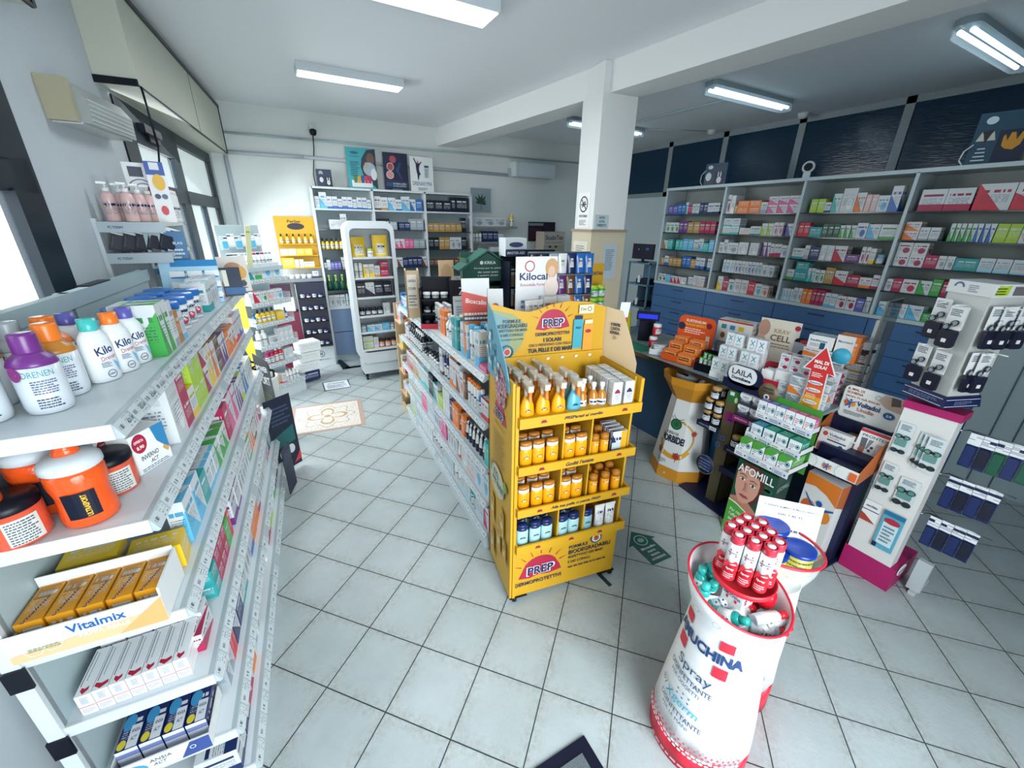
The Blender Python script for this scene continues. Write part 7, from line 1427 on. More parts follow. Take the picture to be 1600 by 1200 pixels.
def leaf(a, cx, cy, s_, rot=0):
    P_ = []
    for k in range(22):
        t_ = R_(rot+90+360*k/22); r_ = s_*(1 if k % 4 == 0 else .55 if k % 2 else .75)
        P_.append((cx+r_*math.cos(t_), cy+r_*math.sin(t_)))
    a.poly(P_, 'a83a2a'); a.rect(cx-s_*.04, cx+s_*.04, cy-s_*1.3, cy, '8a2e22')
leaf(a, -.12, .22, .04, 10); leaf(a, .04, .215, .04, -15); leaf(a, .14, .42, .03, 20)
a.lines(-.12, -.03, .13, .17, 3, '7a858a'); a.text('A', -.02, .05, .02, .022, 'e5ddd0', .02)
for k in range(6):
    c_ = ('grey', 'navy', 'grey', 'white', 'white', 'green')[k]
    ob = put('pouch', (2.62+.05*(k % 3), 1.93-.07*(k//3)-.02*k, .76), -60+25*k, 'grey' if k < 3 else 'white', (), .8, 'toothbrush_pack' if k < 3 else 'soft_pack', rot=(R_(50-8*k), R_(10), R_(-60+30*k))); tag(ob, '%s pack lying in the octagonal bin, %s from the left' % (('grey' if k < 3 else 'white'), nth(k)), 'package', 'packs in the octagonal bin')
# Laila display
o = empty('laila_display', (2.535, 1.66, 0), -90, 'black and bronze tiered display lettered Laila in front of the counter', 'display stand')
m_br = cm('5c5238'); m_nb = cm('10183a')      # local x runs toward the photographer's right (-y world), local -y faces the aisle
q = MB(); q.prism([(-.03, -.06), (.40, -.10), (.44, .2), (-.02, .2)], 0, .012); q.build('base', m_nb, o)
q = MB(); q.box(0, .40, .20, .215, .012, .872); q.build('back', m_nb, o)
q = MB(); q.prism([(.17, .012), (.25, .012), (.26, .872), (.16, .872)][::-1], -.01, .0, None, XZ); q.prism([(.245, .012), (.25, .012), (.26, .872), (.255, .872)], -.01, .2, None, XZ); q.build('bronze_column', m_br, o)
for z, x0, x1 in ((.595, .0, .17), (.50, .24, .40), (.745, .25, .42), (.33, .24, .40)):
    q = MB(); q.box(x0, x1, -.04, .2, z-.006, z).box(x0, x1, -.045, -.04, z-.035, z+.008); q.build('shelf', m_nb, o)
a = Art(o, (0, -.045, .56), (1, 0, 0), (0, 0, 1)); a.text('INTEGRATORE', .06, .02, .08, .012, 'aab4c8', .01); a.rect(.105, .16, .006, .034, 'd5dadd'); a.text('LAILA', .132, .02, .04, .012, '22305c', .02)
a = Art(o, (.25, -.045, .71), (1, 0, 0), (0, 0, 1)); a.rect(0, .17, 0, .04, '8a2468'); a.text('24 PERLE MORBIDE', .06, .02, .09, .01, 'ddd5dd', .01); a.rect(.115, .165, .008, .032, 'd5dadd'); a.text('€29,90', .14, .02, .04, .01, '22305c', .02)
a = Art(o, (.24, -.045, .465), (1, 0, 0), (0, 0, 1)); a.text('INTEGRATORE', .07, .02, .09, .012, 'aab4c8', .01)
a = Art(o, (.16, -.01, 0), (1, 0, 0), (0, 0, 1)); a.rect(.01, .09, .80, .89, '2c6a3a'); a.poly(ell(.07, .83, .012, .02), 'c9c88a'); a.rect(.02, .05, .855, .88, 'd5dadd'); a.rect(.02, .09, .66, .73, '8a2468'); a.poly(ell(.06, .68, .018, .01), '22305c'); a.ring(.04, .53, .02, .012, '4a6aa8', 12); a.ring(.015, .47, .02, .012, '4a6aa8', 12)
q = MB(); q.lathe([(.0, -.004), (.075, -.004), (.075, .0), (.0, .0)], 30, None, Matrix.Translation((.115, -.015, .27)) @ Matrix.Rotation(R_(90), 4, 'X')); dd = q.build('round_plaque', cm('1c2c5a'), o)
a = Art(o, (.115, -.019, .27), (1, 0, 0), (0, 0, 1)); a.ring(0, 0, .075, .071, '8a8468', 30)
for k, st in enumerate(('RIDONARTI', 'CALMATIVI', 'INSTABILI E', 'SERENI')): a.text(st, 0, .036-.024*k, .09, .012, '93a6cc', .01)
q = MB(); q.poly = None
q = MB(); q.prism([(.0, .2), (.07, .2), (.16, .42), (.16, .56), (.0, .56)][::-1], .19, .198, None, XZ); q.build('print', cm('2a6aa0'), o)
q = MB(); q.prism(rrect(.12, .36, .93, 1.07, .065, 6)[::-1], -.0, .006, None, XZ); q.prism([(.1, .9), (.4, .9), (.4, .96), (.1, .96)], .0, .006, None, XZ); q.build('header', m_nb, o)
q = MB(); q.prism(rrect(.13, .32, .955, 1.065, .05, 6)[::-1], -.006, -.001, None, XZ); q.build('name_plate', cm('dfe2e4'), o)
a = Art(o, (.13, -.006, .955), (1, 0, 0), (0, 0, 1)); a.text('LAILA', .095, .068, .14, .038, '1a2244', .01); a.text('Dormibene', .095, .028, .13, .022, '1a2244', .035)
q = MB(); q.lathe([(.0, -.004), (.06, -.004), (.06, .0), (.0, .0)], 26, None, Matrix.Translation((.41, -.008, .955)) @ Matrix.Rotation(R_(90), 4, 'X')); q.build('bronze_disc', cm('6a5c3c'), o)
a = Art(o, (.41, -.012, .955), (1, 0, 0), (0, 0, 1)); a.text('SENZA', 0, .025, .07, .014, '2c2840', .02); a.text('ZUCCHERI', 0, .005, .08, .012, '2c2840', .02); a.ring(0, -.028, .018, .01, 'd5dadd', 12)
def Lp(x, y, z): return Matrix.Translation((2.535, 1.66, 0)) @ Matrix.Rotation(R_(-90), 4, 'Z') @ Vector((x, y, z))
n_ = 0
for lay_ in range(3):
    for r_ in range(2):
        for c_ in range(2 if lay_ < 2 else 1):
            tag(put('supplement_jar', Lp(.045+.075*c_+(.03 if lay_ == 2 else 0), .0+.075*r_, .596+.092*lay_), -90, 'black', ('gold',), 1.0), 'black jar with bronze lid, %s column, %s row, %s layer on the Laila display' % (('left', 'right')[c_], ('front', 'back')[r_], nth(lay_)), 'jar', 'black jars on the Laila display')
for c_ in range(2): tag(put('supplement_jar', Lp(.29+.075*c_, -.0, .501), -90, 'black', ('gold',), 1.0), 'black jar with bronze lid, %s one on the lower right Laila shelf' % ('left', 'right')[c_], 'jar', 'black jars on the Laila display')
for z_ in range(2):
    for c_ in range(2):
        ob = carton(Lp(.295+.082*c_, .045, .746+.078*z_), -90, .078, .14, .075, 'grey', 3, 'supplement_carton'); ob.color = (*hx('3c3f48'), .9)
        tag(ob, 'dark and white capsule carton, %s one, %s layer on the right Laila shelf' % (('left', 'right')[c_], ('lower', 'upper')[z_]), 'carton', 'capsule cartons on the Laila display')
        a = Art(ob, (-.5, -.5, -.5), (1, 0, 0), (0, 0, 1), lift=.004); a.poly([(.0, 1), (1, 1), (1, .7), (.8, .5), (.5, .42), (.2, .5), (0, .7)], 'd9dde0'); a.text('LAILA', .5, .75, .5, .18, '2a3050', .02); a.lines(.2, .8, .52, .62, 1, '5a6078')
        a = Art(ob, (-.5, -.5, .5), (1, 0, 0), (0, 1, 0), lift=.004); a.rect(0, 1, 0, 1, 'd5d9dc'); a.lines(.1, .9, .1, .9, 6, '5a6078', 3)
for c_ in range(2): tag(carton(Lp(.06+.06*c_, .10, .904), -80, .05, .12, .045, 'white', 2, 'supplement_carton'), 'white and black capsule carton, %s one on top of the Laila display' % ('left', 'right')[c_], 'carton')

# Afomill display
AX = Matrix.Translation((2.37, 1.235, 0)) @ Matrix.Rotation(R_(-90), 4, 'Z')
o = empty('eye_care_display', (2.37, 1.235, 0), -90, 'green eye drops display with a large portrait lettered Afomill', 'display stand')
q = MB(); q.box(0, .245, 0, .16, .0, .535); q.build('base_box', cm('123f30'), o)
a = Art(o, (0, 0, 0), (1, 0, 0), (0, 0, 1))
a.rect(0, .245, 0, .535, '1a4a38')
for k in range(22): a.k = 1; a.poly(ell(rq.uniform(.13, .235), rq.uniform(.15, .45), rq.uniform(.01, .03), rq.uniform(.01, .03), 8), rq.choice(('24583e', '16402f', '2f6a44')))
a.k = 2
a.poly([(.02, .42), (.03, .50), (.07, .535), (.15, .53), (.19, .47), (.185, .36), (.15, .26), (.03, .26)], '4a2c26')            # hair
a.poly([(.0, .26), (.045, .28), (.12, .27), (.19, .22), (.24, .12), (.24, .08), (.0, .08)], 'b07a66')                          # neck and shoulder
a.poly([(.012, .39), (.012, .45), (.03, .495), (.07, .515), (.115, .51), (.15, .475), (.163, .42), (.16, .36), (.145, .31), (.115, .265), (.085, .245), (.06, .25), (.035, .285), (.018, .33)], 'c99580')
a.poly([(.02, .45), (.05, .505), (.1, .515), (.15, .48), (.165, .43), (.175, .5), (.12, .54), (.04, .53), (.005, .47)], '5a352c')
for ex, ey in ((.052, .415), (.123, .40)):
    a.poly(ell(ex, ey, .019, .009), 'e0dcd8'); a.poly(ell(ex, ey, .008, .009), '3c4a4a'); a.poly(ell(ex, ey, .004, .005), '14161c'); a.poly([(ex-.02, ey+.004), (ex, ey+.013), (ex+.02, ey+.006), (ex+.02, ey+.009), (ex, ey+.016), (ex-.02, ey+.007)], '3a241e'); a.poly([(ex-.024, ey+.024), (ex+.0, ey+.033), (ex+.025, ey+.024), (ex+.025, ey+.028), (ex, ey+.038), (ex-.024, ey+.029)], '4a2e26')
a.poly([(.078, .40), (.082, .355), (.07, .342), (.085, .338), (.1, .345), (.094, .36), (.09, .4)], 'b8806c'); a.poly([(.055, .305), (.075, .312), (.087, .309), (.1, .312), (.12, .302), (.105, .294), (.085, .290), (.068, .295)], 'a84a50'); a.poly([(.055, .305), (.087, .3045), (.12, .302), (.087, .301)], '7a3038')
a.poly([(0, 0), (.245, 0), (.245, .10), (.2, .15), (.12, .2), (.05, .225), (0, .23)], '4a9a36'); a.poly([(0, .23), (.05, .225), (.12, .2), (.2, .15), (.245, .1), (.245, .11), (.2, .16), (.12, .209), (.05, .234), (0, .238)], 'dfe6dc')
a.text('AFOMILL', .125, .49, .225, .055, 'e6e8e6', .015)
for k, st in enumerate(('Per ritrovare', 'l’effetto luce', 'dei tuoi occhi')): a.text(st, .09, .17-.035*k, .13, .024, 'e4ecd8', .01)
a = Art(o, (.245, 0, 0), (0, 1, 0), (0, 0, 1)); a.rect(0, .16, 0, .535, '0f3a30'); a.text('AFOMILL', .09, .44, .13, .035, '8aa79a', .01, 8)
for z, y0_, z1_ in ((.60, -.03, 0), (.705, .04, 0), (.83, .10, 0)):
    q = MB(); q.box(-.025, .30, y0_, .17, z-.006, z).box(-.025, .30, y0_-.004, y0_, z-.03, z+.012).box(-.025, -.021, y0_, .17, z-.006, z+.03).box(.296, .30, y0_, .17, z-.006, z+.03); s_ = q.build('tier', cm('d3d9da'), o)
    a = Art(s_, (-.025, y0_-.004, z-.03), (1, 0, 0), (0, 0, 1), 'printed_labels')
    for k in range(4): a.rect(.005+.08*k, .078+.08*k, .006, .036, 'c5cdd8' if k % 2 else 'dfe4e4'); a.lines(.012+.08*k, .06+.08*k, .01, .032, 2, '44588a', k); a.poly(ell(.07+.08*k, .02, .006), '3a5090')
q = MB(); q.box(-.02, .295, .165, .172, .535, .95); q.build('back', cm('3f8a34'), o)
q = MB(); q.box(.0, .245, .02, .165, .535, .594); q.build('riser', cm('2f6e34'), o)
def Ap(x, y, z): return AX @ Vector((x, y, z))
def eyebox(x, y, z, w_, h_, tops, label, grp, d_=.10):
    ob = carton(Ap(x, y, z), -90, w_, d_, h_, 'white', 2, 'eye_drop_carton'); ob.color = (*hx(tops), .9); tag(ob, label, 'carton', grp)
    a = Art(ob, (-.5, -.5, -.5), (1, 0, 0), (0, 0, 1), lift=.004); a.rect(0, 1, 0, 1, 'dfe4e6'); a.ring(.72, .52, .2, .13, '2a8f94', 16); a.poly(ell(.72, .52, .1), '18324a'); a.lines(.1, .5, .3, .7, 3, 'b5405a' if tops.startswith(('b', 'd')) else '3a6a90'); a.poly(ell(.2, .15, .06), 'b5405a')
    return ob
for k in range(4):
    eyebox(.02+.078*k, .06, .6005, .074, .085, '4a9a36', 'white and green single dose carton, %s from the left on lowest Afomill tier' % nth(k), 'single dose cartons', .14)
    a = ART[-1]; a.poly([(0, .5), (.5, .6), (.9, .95), (.9, 1), (0, 1)], '4a9a36')
for k in range(4): eyebox(.03+.075*k, .095, .7055, .066, .07, ('1d8ab0', '1f9a8a', '23957a', '23957a')[k], 'white eye drop carton with %s top, %s from the left on middle Afomill tier' % (('blue', 'green', 'green', 'green')[k], nth(k)), 'eye drop cartons', .09)
for k in range(6):
    tp = ('5a5ab0', '5a5ab0', '6a64b8', 'd0508a', 'd0508a', 'd0508a')[k]
    eyebox(-.0+.054*k, .128, .8305, .051, .085, tp, 'white eye drop carton with %s top, %s from the left on top Afomill tier' % ('violet' if k < 3 else 'pink', nth(k)), 'eye drop cartons', .05)

# Voltadol display
VX = Matrix.Translation((2.60, .955, 0)) @ Matrix.Rotation(R_(-90), 4, 'Z')
o = empty('pain_patch_display', (2.60, .955, 0), -90, 'navy white and orange patch display lettered Voltadol beside the pink stand', 'display stand')
q = MB(); q.prism([(-.02, -.12), (.25, -.19), (.27, .22), (-.02, .25)], 0, .01); q.box(-.0, .24, .06, .22, .01, .72); q.build('navy_back', m_nb, o)
q = MB(); q.prism([(.015, -.0), (.205, -.03), (.215, .15), (.015, .15)], .01, .545); q.build('front_box', cm('dcdcda'), o)
a = Art(o, (.015, 0, 0), (.19, -.03, 0), (0, 0, 1), lift=.0016)
a.poly([(0, .46), (.0, .545), (.192, .545), (.192, .41), (.13, .455), (.06, .475)], 'd8782a'); a.rect(0, .192, 0, .06, 'c96f35')
def man(a, cx, cy, s_):
    a.poly(ell(cx-.28*s_, cy-.02*s_, .26*s_, .30*s_, 24), 'd0602a'); a.poly(ell(cx+.28*s_, cy-.08*s_, .26*s_, .30*s_, 24), 'dc8a30')
    P_ = [(-.52, .52), (-.46, .50), (-.2, .2), (.0, .14), (.2, .18), (.56, .34), (.58, .28), (.24, .06), (.12, -.05), (.1, -.2), (.16, -.58), (.04, -.6), (-.02, -.25), (-.3, -.52), (-.4, -.44), (-.14, -.12), (-.12, .04), (-.3, .2)]
    a.poly([(cx+x*s_*1.06, cy+y*s_*1.06) for x, y in P_], 'dfe2e4'); a.poly([(cx+x*s_, cy+y*s_) for x, y in P_], '20589c'); a.poly(ell(cx+.06*s_, cy+.32*s_, .11*s_, .12*s_), '20589c')
man(a, .10, .33, .16); a.text('DIVERSI', .14, .11, .1, .018, 'b04a3a', .02)
a = Art(o, (.205, -.03, .01), (.01, .18, 0), (0, 0, 1), lift=.0016); a.poly([(0, .40), (.18, .33), (.18, .535), (0, .535)], 'b5602c'); a.rect(0, .18, 0, .05, 'b5602c')
# tray
q = MB(); tf, tb_ = .62, .80
q.add([(-.04, -.05, tf), (.25, -.05, tf), (.25, .25, tf+.05), (-.04, .25, tf+.05)], [(0, 1, 2, 3)])
q.build('tray_floor', m_nb, o)
q = MB(); q.add([(-.045, -.055, tf-.005), (.255, -.055, tf-.005), (.262, -.06, tf+.068), (-.05, -.06, tf+.068)], [(0, 1, 2, 3)]); q.build('tray_front', cm('dddedd'), o)
q = MB()
for x in (-.05, .26): q.prism([(-.058, tf-.005), (-.06, tf+.07), (.25, tf+.26), (.25, tf+.03)], x-.003, x+.003, cm('b5602c'), Matrix(((0, 0, 1, 0), (1, 0, 0, 0), (0, 1, 0, 0), (0, 0, 0, 1))))
q.build('tray_side', None, o)
q = MB(); q.prism([(.1, tf+.002), (.24, tf+.002), (.24, tf+.06), (.1, tf+.06)], -.04, .1, None, XZ); q.box(-.04, .25, .235, .25, tf, .85); q.build('inner_wall', m_nb, o)
a = Art(o, (-.045, -.0595, tf-.005), (1, 0, 0), (0, 0, 1), lift=.003); man(a, .155, .037, .042); a.rect(.265, .298, .01, .06, 'd8622a'); a.rect(0, .022, .025, .07, 'd8622a'); a.ring(.06, .037, .045, .043, '8a9098', 14, -60, 60); a.ring(.24, .037, .045, .043, '8a9098', 14, 120, 240)
q = MB(); q.prism(rrect(-.035, .25, .845, 1.05, .03, 4)[::-1], .25, .256, None, XZ @ Matrix.Identity(4)); q.build('header', cm('dededa'), o)
a = Art(o, (-.035, .25, .845), (1, 0, 0), (0, 0, 1), lift=.0016)
for k, (st, w_) in enumerate((('IL MAL DI', .08), ('SCHIENA', .08), ('NON TI DÀ PACE?', .165))): a.text(st, .015+w_/2, .185-.022*k, w_, .014, '9a4630', .025)
man(a, .045, .10, .055); a.text('Voltadol', .135, .108, .11, .03, '1a3264', .03); a.text('Unidie', .13, .075, .08, .024, 'b5604a', .01); a.poly(ell(.235, .09, .026, .02), '1d5484'); a.text('24', .235, .09, .026, .014, 'd8dfe4', .02)
a.lines(.03, .14, .03, .055, 3, '6a7684'); a.poly([(.19, .2), (.285, .2), (.285, .12), (.21, .13), (.17, .16)], 'b9a090'); a.poly([(.22, .2), (.26, .2), (.27, .16), (.23, .15)], '5a4a48'); a.ring(.165, .175, .014, .011, '9aa8b0', 14)
def Vp(x, y, z): return VX @ Vector((x, y, z))
ob = carton(Vp(.045, .12, tf+.035), -90, .15, .06, .14, 'white', 3, 'patch_box', tilt=8); tag(ob, 'white rounded box lettered Voltadol leaning in the patch display', 'box')
a = Art(ob, (-.5, -.5, -.5), (1, 0, 0), (0, 0, 1), lift=.004); a.rect(0, 1, 0, 1, 'dfe0de'); a.poly(ell(.18, .8, .09, .1), 'c0503a'); a.text('Voltadol', .58, .82, .55, .12, '1a3264', .03); a.text('Unidie', .5, .7, .4, .08, 'b5604a', .01); a.rect(.3, .95, .55, .61, '3a4a64'); a.poly(ell(.8, .42, .08, .08), '1d5484'); a.ring(.5, .6, .42, .4, 'b8b0a0', 20, 210, 330); a.poly([(.3, 0), (.7, 0), (.9, .12), (.1, .12)], 'b5602c')
for k in range(3): tag(carton(Vp(.12+.002*k, .16+.02*k, tf+.045), -90, .10, .014, .12, 'brown', 3, 'patch_box', tilt=6), 'dark side patch box, %s behind the white rounded one' % nth(k), 'box', 'patch boxes behind the first')
ob = carton(Vp(.205, .17, tf+.06), -90, .15, .03, .17, 'white', 3, 'patch_box', tilt=10); tag(ob, 'white box lettered Prontex with a knee photograph in the patch display', 'box')
a = Art(ob, (-.5, -.5, -.5), (1, 0, 0), (0, 0, 1), lift=.006); a.rect(0, 1, 0, 1, 'dcdcd8'); a.rect(0, 1, .9, 1, 'b5283a'); a.text('PRONTEX', .5, .8, .8, .09, '22405c', .02); a.poly([(.1, .7), (.3, .72), (.32, .3), (.25, .05), (.15, .3)], '5a5e66'); a.poly([(.35, .7), (.5, .7), (.38, .35), (.32, .35)], '7a7e84'); a.poly(ell(.22, .28, .1, .12), 'a05a48'); a.poly([(0, 0), (1, 0), (1, .06), (0, .2)], 'b88a6a'); a.poly(ell(.5, .45, .05), '24344e'); a.poly(ell(.45, .33, .05), '24344e'); a.lines(.6, .92, .25, .65, 7, 'a04a5a', 5)

# pink stand with hooks
o = empty('pink_stand', (2.70, .685, 0), -90, 'white column stand with magenta base and top and hooks of packs', 'display stand')
mg = cm('a3155e')
q = MB(); q.box(0, .24, 0, .30, .0, .155); q.build('base', mg, o)
q = MB(); q.box(.012, .215, .002, .09, .155, 1.06); q.build('column', cm('d3d3d0'), o)
q = MB(); q.box(.005, .225, -.004, .12, 1.06, 1.10); q.build('top_band', mg, o)
for zx in (.50, .75, 1.0):
    q = MB(); q.tube([(.215, .08, zx), (.24, .128, zx), (.47, .14, zx-.004)], .003); q.build('hook', M_STEEL, o)
q = MB(); q.prism(ell(.0, .0, .055, .033, 20), 0, .003, None, Matrix.Translation((.244, .08, .13)) @ Matrix(((0, 0, 1, 0), (1, 0, 0, 0), (0, 1, 0, 0), (0, 0, 0, 1)))); q.build('logo_plate', cm('e0dede'), o)
a = Art(o, (.2475, .03, .10), (0, 1, 0), (0, 0, 1)); a.text('Airtons', .05, .03, .085, .026, '1c2038', .03, 8)
q = MB(); q.box(.30, .33, .1, .3, .0, .02).box(.28, .34, .12, .15, .02, .22); q.build('easel_leg', cm('b5bec0'), o)
SX = Matrix.Translation((2.70, .685, 0)) @ Matrix.Rotation(R_(-90), 4, 'Z')
def Sp(x, y, z): return SX @ Vector((x, y, z))
# packed sun glasses: clear card pack with a pair of glasses
def glasses(q, w_, X, m=None, lens=None):
    for s_ in (-1, 1):
        c_ = s_*w_*.25
        P_ = [(c_+w_*.2*math.cos(t_*math.pi/8), w_*.15*math.sin(t_*math.pi/8)) for t_ in range(16)]
        q.prism(P_, 0, .002, lens, X)
        for k in range(16):
            a1 = P_[k]; a2 = P_[(k+1) % 16]
            b1 = (c_+(a1[0]-c_)*1.18, a1[1]*1.22); b2 = (c_+(a2[0]-c_)*1.18, a2[1]*1.22)
            q.prism([a1, b1, b2, a2], -.001, .004, m, X)
    q.box(-.01, .01, -.003, .004, 0, .004, m, X)
def sg_pack(loc, rz, label, hh=.16, w_=.07, kind='sun', name='sunglasses_pack', grp=None):
    o_ = empty(name, loc, rz, label, 'sunglasses' if kind == 'sun' else 'reading glasses', grp)
    q = MB(); q.box(-w_/2, w_/2, 0, .002, hh*.45 if kind != 'sun' else 0, hh); cd = q.build('card', cm('dde0e0' if kind != 'sun' else 'c5d0d2'), o_)
    a = Art(o_, (-w_/2, 0, 0), (1, 0, 0), (0, 0, 1)); a.lines(w_*.15, w_*.85, hh*.78, hh*.95, 4, '4a5668', 3); 
    FX = Matrix(((1, 0, 0, 0), (0, 0, -1, -.004), (0, 1, 0, 0), (0, 0, 0, 1)))
    if kind == 'sun':
        for zc, ln in ((hh*.58, '4f8a7c'), (hh*.14, '2a3438')):
            q = MB(); glasses(q, w_*1.0, FX @ Matrix.Translation((0, zc, 0)), cm('141c24'), cm(ln, .15)); q.build('glasses', None, o_)
        q = MB(); q.prism(rrect(-w_*.36, w_*.36, hh*.3, hh*.5, .006), 0, .003, None, FX); q.build('case_window', cm('5f8a84', .2), o_)
    else:
        q = MB(); q.prism(rrect(-w_/2, w_/2, 0, hh*.42, .012), -.002, .010, None, FX); q.build('case', cm('10142a'), o_)
        q = MB(); glasses(q, w_*1.0, FX @ Matrix.Translation((0, hh*.56, .004)) @ Matrix.Rotation(R_(35), 4, 'Z'), cm('14182a'), cm('8fa0a4', .1)); q.build('glasses', None, o_)
        q = MB(); q.prism(rrect(-.009, .010, hh*.13, hh*.22, .002), .010, .012, None, FX); q.build('price_tag', cm('e4e6e4'), o_)
    return o_
n_ = 0
for z, x, w_, tx in ((.80, .055, .062, 'upper left'), (.78, .145, .066, 'upper right'), (.56, .055, .062, 'middle left'), (.53, .15, .08, 'middle right')):
    sg_pack(Sp(x, -.006, z), -90, 'packed pair of sunglasses, %s on the front of the magenta stand' % tx, .185 if w_ < .08 else .17, w_, 'sun', 'sunglasses_pack')
for k in range(2): sg_pack(Sp(.165+.02*k, -.02-.012*k, .78), -90, 'packed sunglasses, %s in front of upper right pack on the magenta stand' % nth(k), .185, .066, 'sun', 'sunglasses_pack')
hang_card(Sp(.05, -.008, .36), -90, .075, .13, 'dcdfdf', [('rect', .0, .075, .07, .075, '22304a'), ('text', 'occhio', .037, .1, .05, .015, '22304a', .02), ('poly', [(0, 0), (.075, 0), (.02, .04), (0, .05)], 'a03a2c')], 'white hanging pack with a red corner low on the magenta stand', 'hanging pack', 'hanging_pack')
hang_card(Sp(.15, -.01, .24), -90, .09, .24, '4fa0b8', [('rect', .012, .078, .03, .17, 'c3d5da'), ('poly', ell(.045, .185, .035, .018), 'a8283c'), ('lines', .02, .07, .05, .16, 5, '5a7a8a'), ('rect', 0, .09, .215, .24, '246a90'), ('rect', 0, .02, 0, .03, '14203a')], 'blue hanging card with a red oval low on the magenta stand', 'hanging pack', 'hanging_pack', d=.006)
for j, z in enumerate((.80, .56, .38)):
    for k in range(5 if j == 0 else 4):
        ob = put('blister_card', Sp(.27+.046*k, .13+.006*k, (1.0, .75, .50)[j]-.19), -90, ('navy', 'navy', 'bottle green', 'navy', 'bottle green')[k] if j == 0 else 'navy', (('navy', 'black', 'bottle green', 'navy', 'bottle green')[k] if j == 0 else ('navy', 'black')[k % 2],), 1, 'hanging_pack', sz=(.5, 1.2, 1.15))
        tag(ob, 'dark %s hanging toothbrush pack, %s on the %s side hook of the magenta stand' % ('green' if (j == 0 and k > 1) else 'blue', nth(k), ('top', 'middle', 'lowest')[j]), 'hanging pack', 'hanging packs on the side hooks')

# rotating reading glasses tower
TX = Matrix.Translation((2.626, .528, 0))
ang1 = math.degrees(math.atan2(.691-.528, 2.707-2.626))    # left face direction from the near corner
o = empty('glasses_tower', (2.755, .58, 1.101), 0, 'white rotating tower of packed reading glasses standing on the magenta stand', 'display stand')
c4 = [Vector((2.626-2.755, .528-.58)), Vector((2.803-2.755, .462-.58)), Vector((2.884-2.755, .625-.58)), Vector((2.707-2.755, .691-.58))]
def sc4(f): return [(p.x*f, p.y*f) for p in c4]
q = MB(); q.prism(sc4(.35), 0, .03); q.build('pivot', M_BLACK, o)
q = MB(); q.prism(sc4(1.13), .03, .085, None, None, sc4(1.03)); q.build('navy_band', cm('131c4c'), o)
q = MB(); q.prism(sc4(.96), .085, .55); q.build('body', cm('bfc2be'), o)
q = MB(); q.prism(sc4(1.04), .545, .60); q.build('header_band', cm('d2d6d6'), o)
P3 = [Vector((p.x, p.y, 0)) for p in c4]
dl = (P3[0]-P3[3]).normalized(); wl_ = (P3[0]-P3[3]).length; dr_ = (P3[1]-P3[0]).normalized(); wr_ = (P3[1]-P3[0]).length
a = Art(o, P3[3]*1.04+Vector((0, 0, .545)), dl, (0, 0, 1)); a.ring(.05, .028, .022, .014, '5a6086', 16, 0, 180); a.lines(.09, .13, .012, .045, 4, '8a90a0')
a = Art(o, P3[0]*1.04+Vector((0, 0, .545)), dr_, (0, 0, 1)); a.poly([(.005, .008), (.02, .05), (.05, .045), (.08, .05), (.075, .01), (.04, .006)], 'a9c82a'); a.lines(.01, .07, .012, .045, 3, '2a3a1c', 9); a.rect(.1, .18, .008, .045, '6a6468')
a = Art(o, P3[3]*1.12+Vector((0, 0, .035)), dl, (0, 0, 1)); a.rect(0, .19, .036, .039, 'c5cad4'); a.rect(0, .19, .002, .005, 'c5cad4'); a.lines(.03, .17, .012, .032, 3, '6a78a8')
a = Art(o, P3[0]*1.12+Vector((0, 0, .035)), dr_, (0, 0, 1)); a.rect(0, .19, .036, .039, 'c5cad4'); a.rect(0, .19, .002, .005, 'c5cad4'); a.lines(.05, .15, .012, .032, 3, '6a78a8')
nl = Vector((dl.y, -dl.x, 0)); nr = Vector((dr_.y, -dr_.x, 0)); rl = math.degrees(math.atan2(dl.y, dl.x)); rrr = math.degrees(math.atan2(dr_.y, dr_.x))
oc = Vector((2.755, .58, 1.101))
for z in (.50, .30):
    for u in (.04, .11):
        for p, nn_ in ((P3[3]*.96+dl*u, nl), (P3[0]*.96+dr_*(u+.01), nr)):
            q = MB(); q.tube([tuple(p+Vector((0, 0, z))), tuple(p+nn_*.07+Vector((0, 0, z)))], .003); q.build('hook', mat('white_hook', 'd5dadb', .3), o)
def gp(face, u, out, z, label, w_=.07):
    base, d_, n_2, r_ = (P3[3]*.98, dl, nl, rl) if face == 0 else (P3[0]*.98, dr_, nr, rrr)
    p = oc+base+d_*u+n_2*out+Vector((0, 0, z)); return sg_pack(tuple(p), r_, label, .185, w_, 'read', 'reading_glasses_pack')
gp(0, .03, .03, .33, 'packed reading glasses, upper left on the left face of the glasses tower')
for k in range(3): gp(0, .105+.008*k, .025+.014*k, .31, 'packed reading glasses, %s of the upper right bunch on the tower left face' % nth(k))
gp(0, .025, .03, .11, 'packed reading glasses, lower left on the left face of the glasses tower')
gp(0, .115, .03, .10, 'packed reading glasses, lower right on the left face of the glasses tower')
for k in range(4): gp(1, .04+.045*k, .02+.012*(k % 2), .325, 'packed dark reading glasses, %s from the left, upper hooks of tower right face' % nth(k))
for k in range(2): gp(1, .04+.03*k, .02+.014*k, .12, 'packed dark reading glasses, %s from the left, lower hook of tower right face' % nth(k))

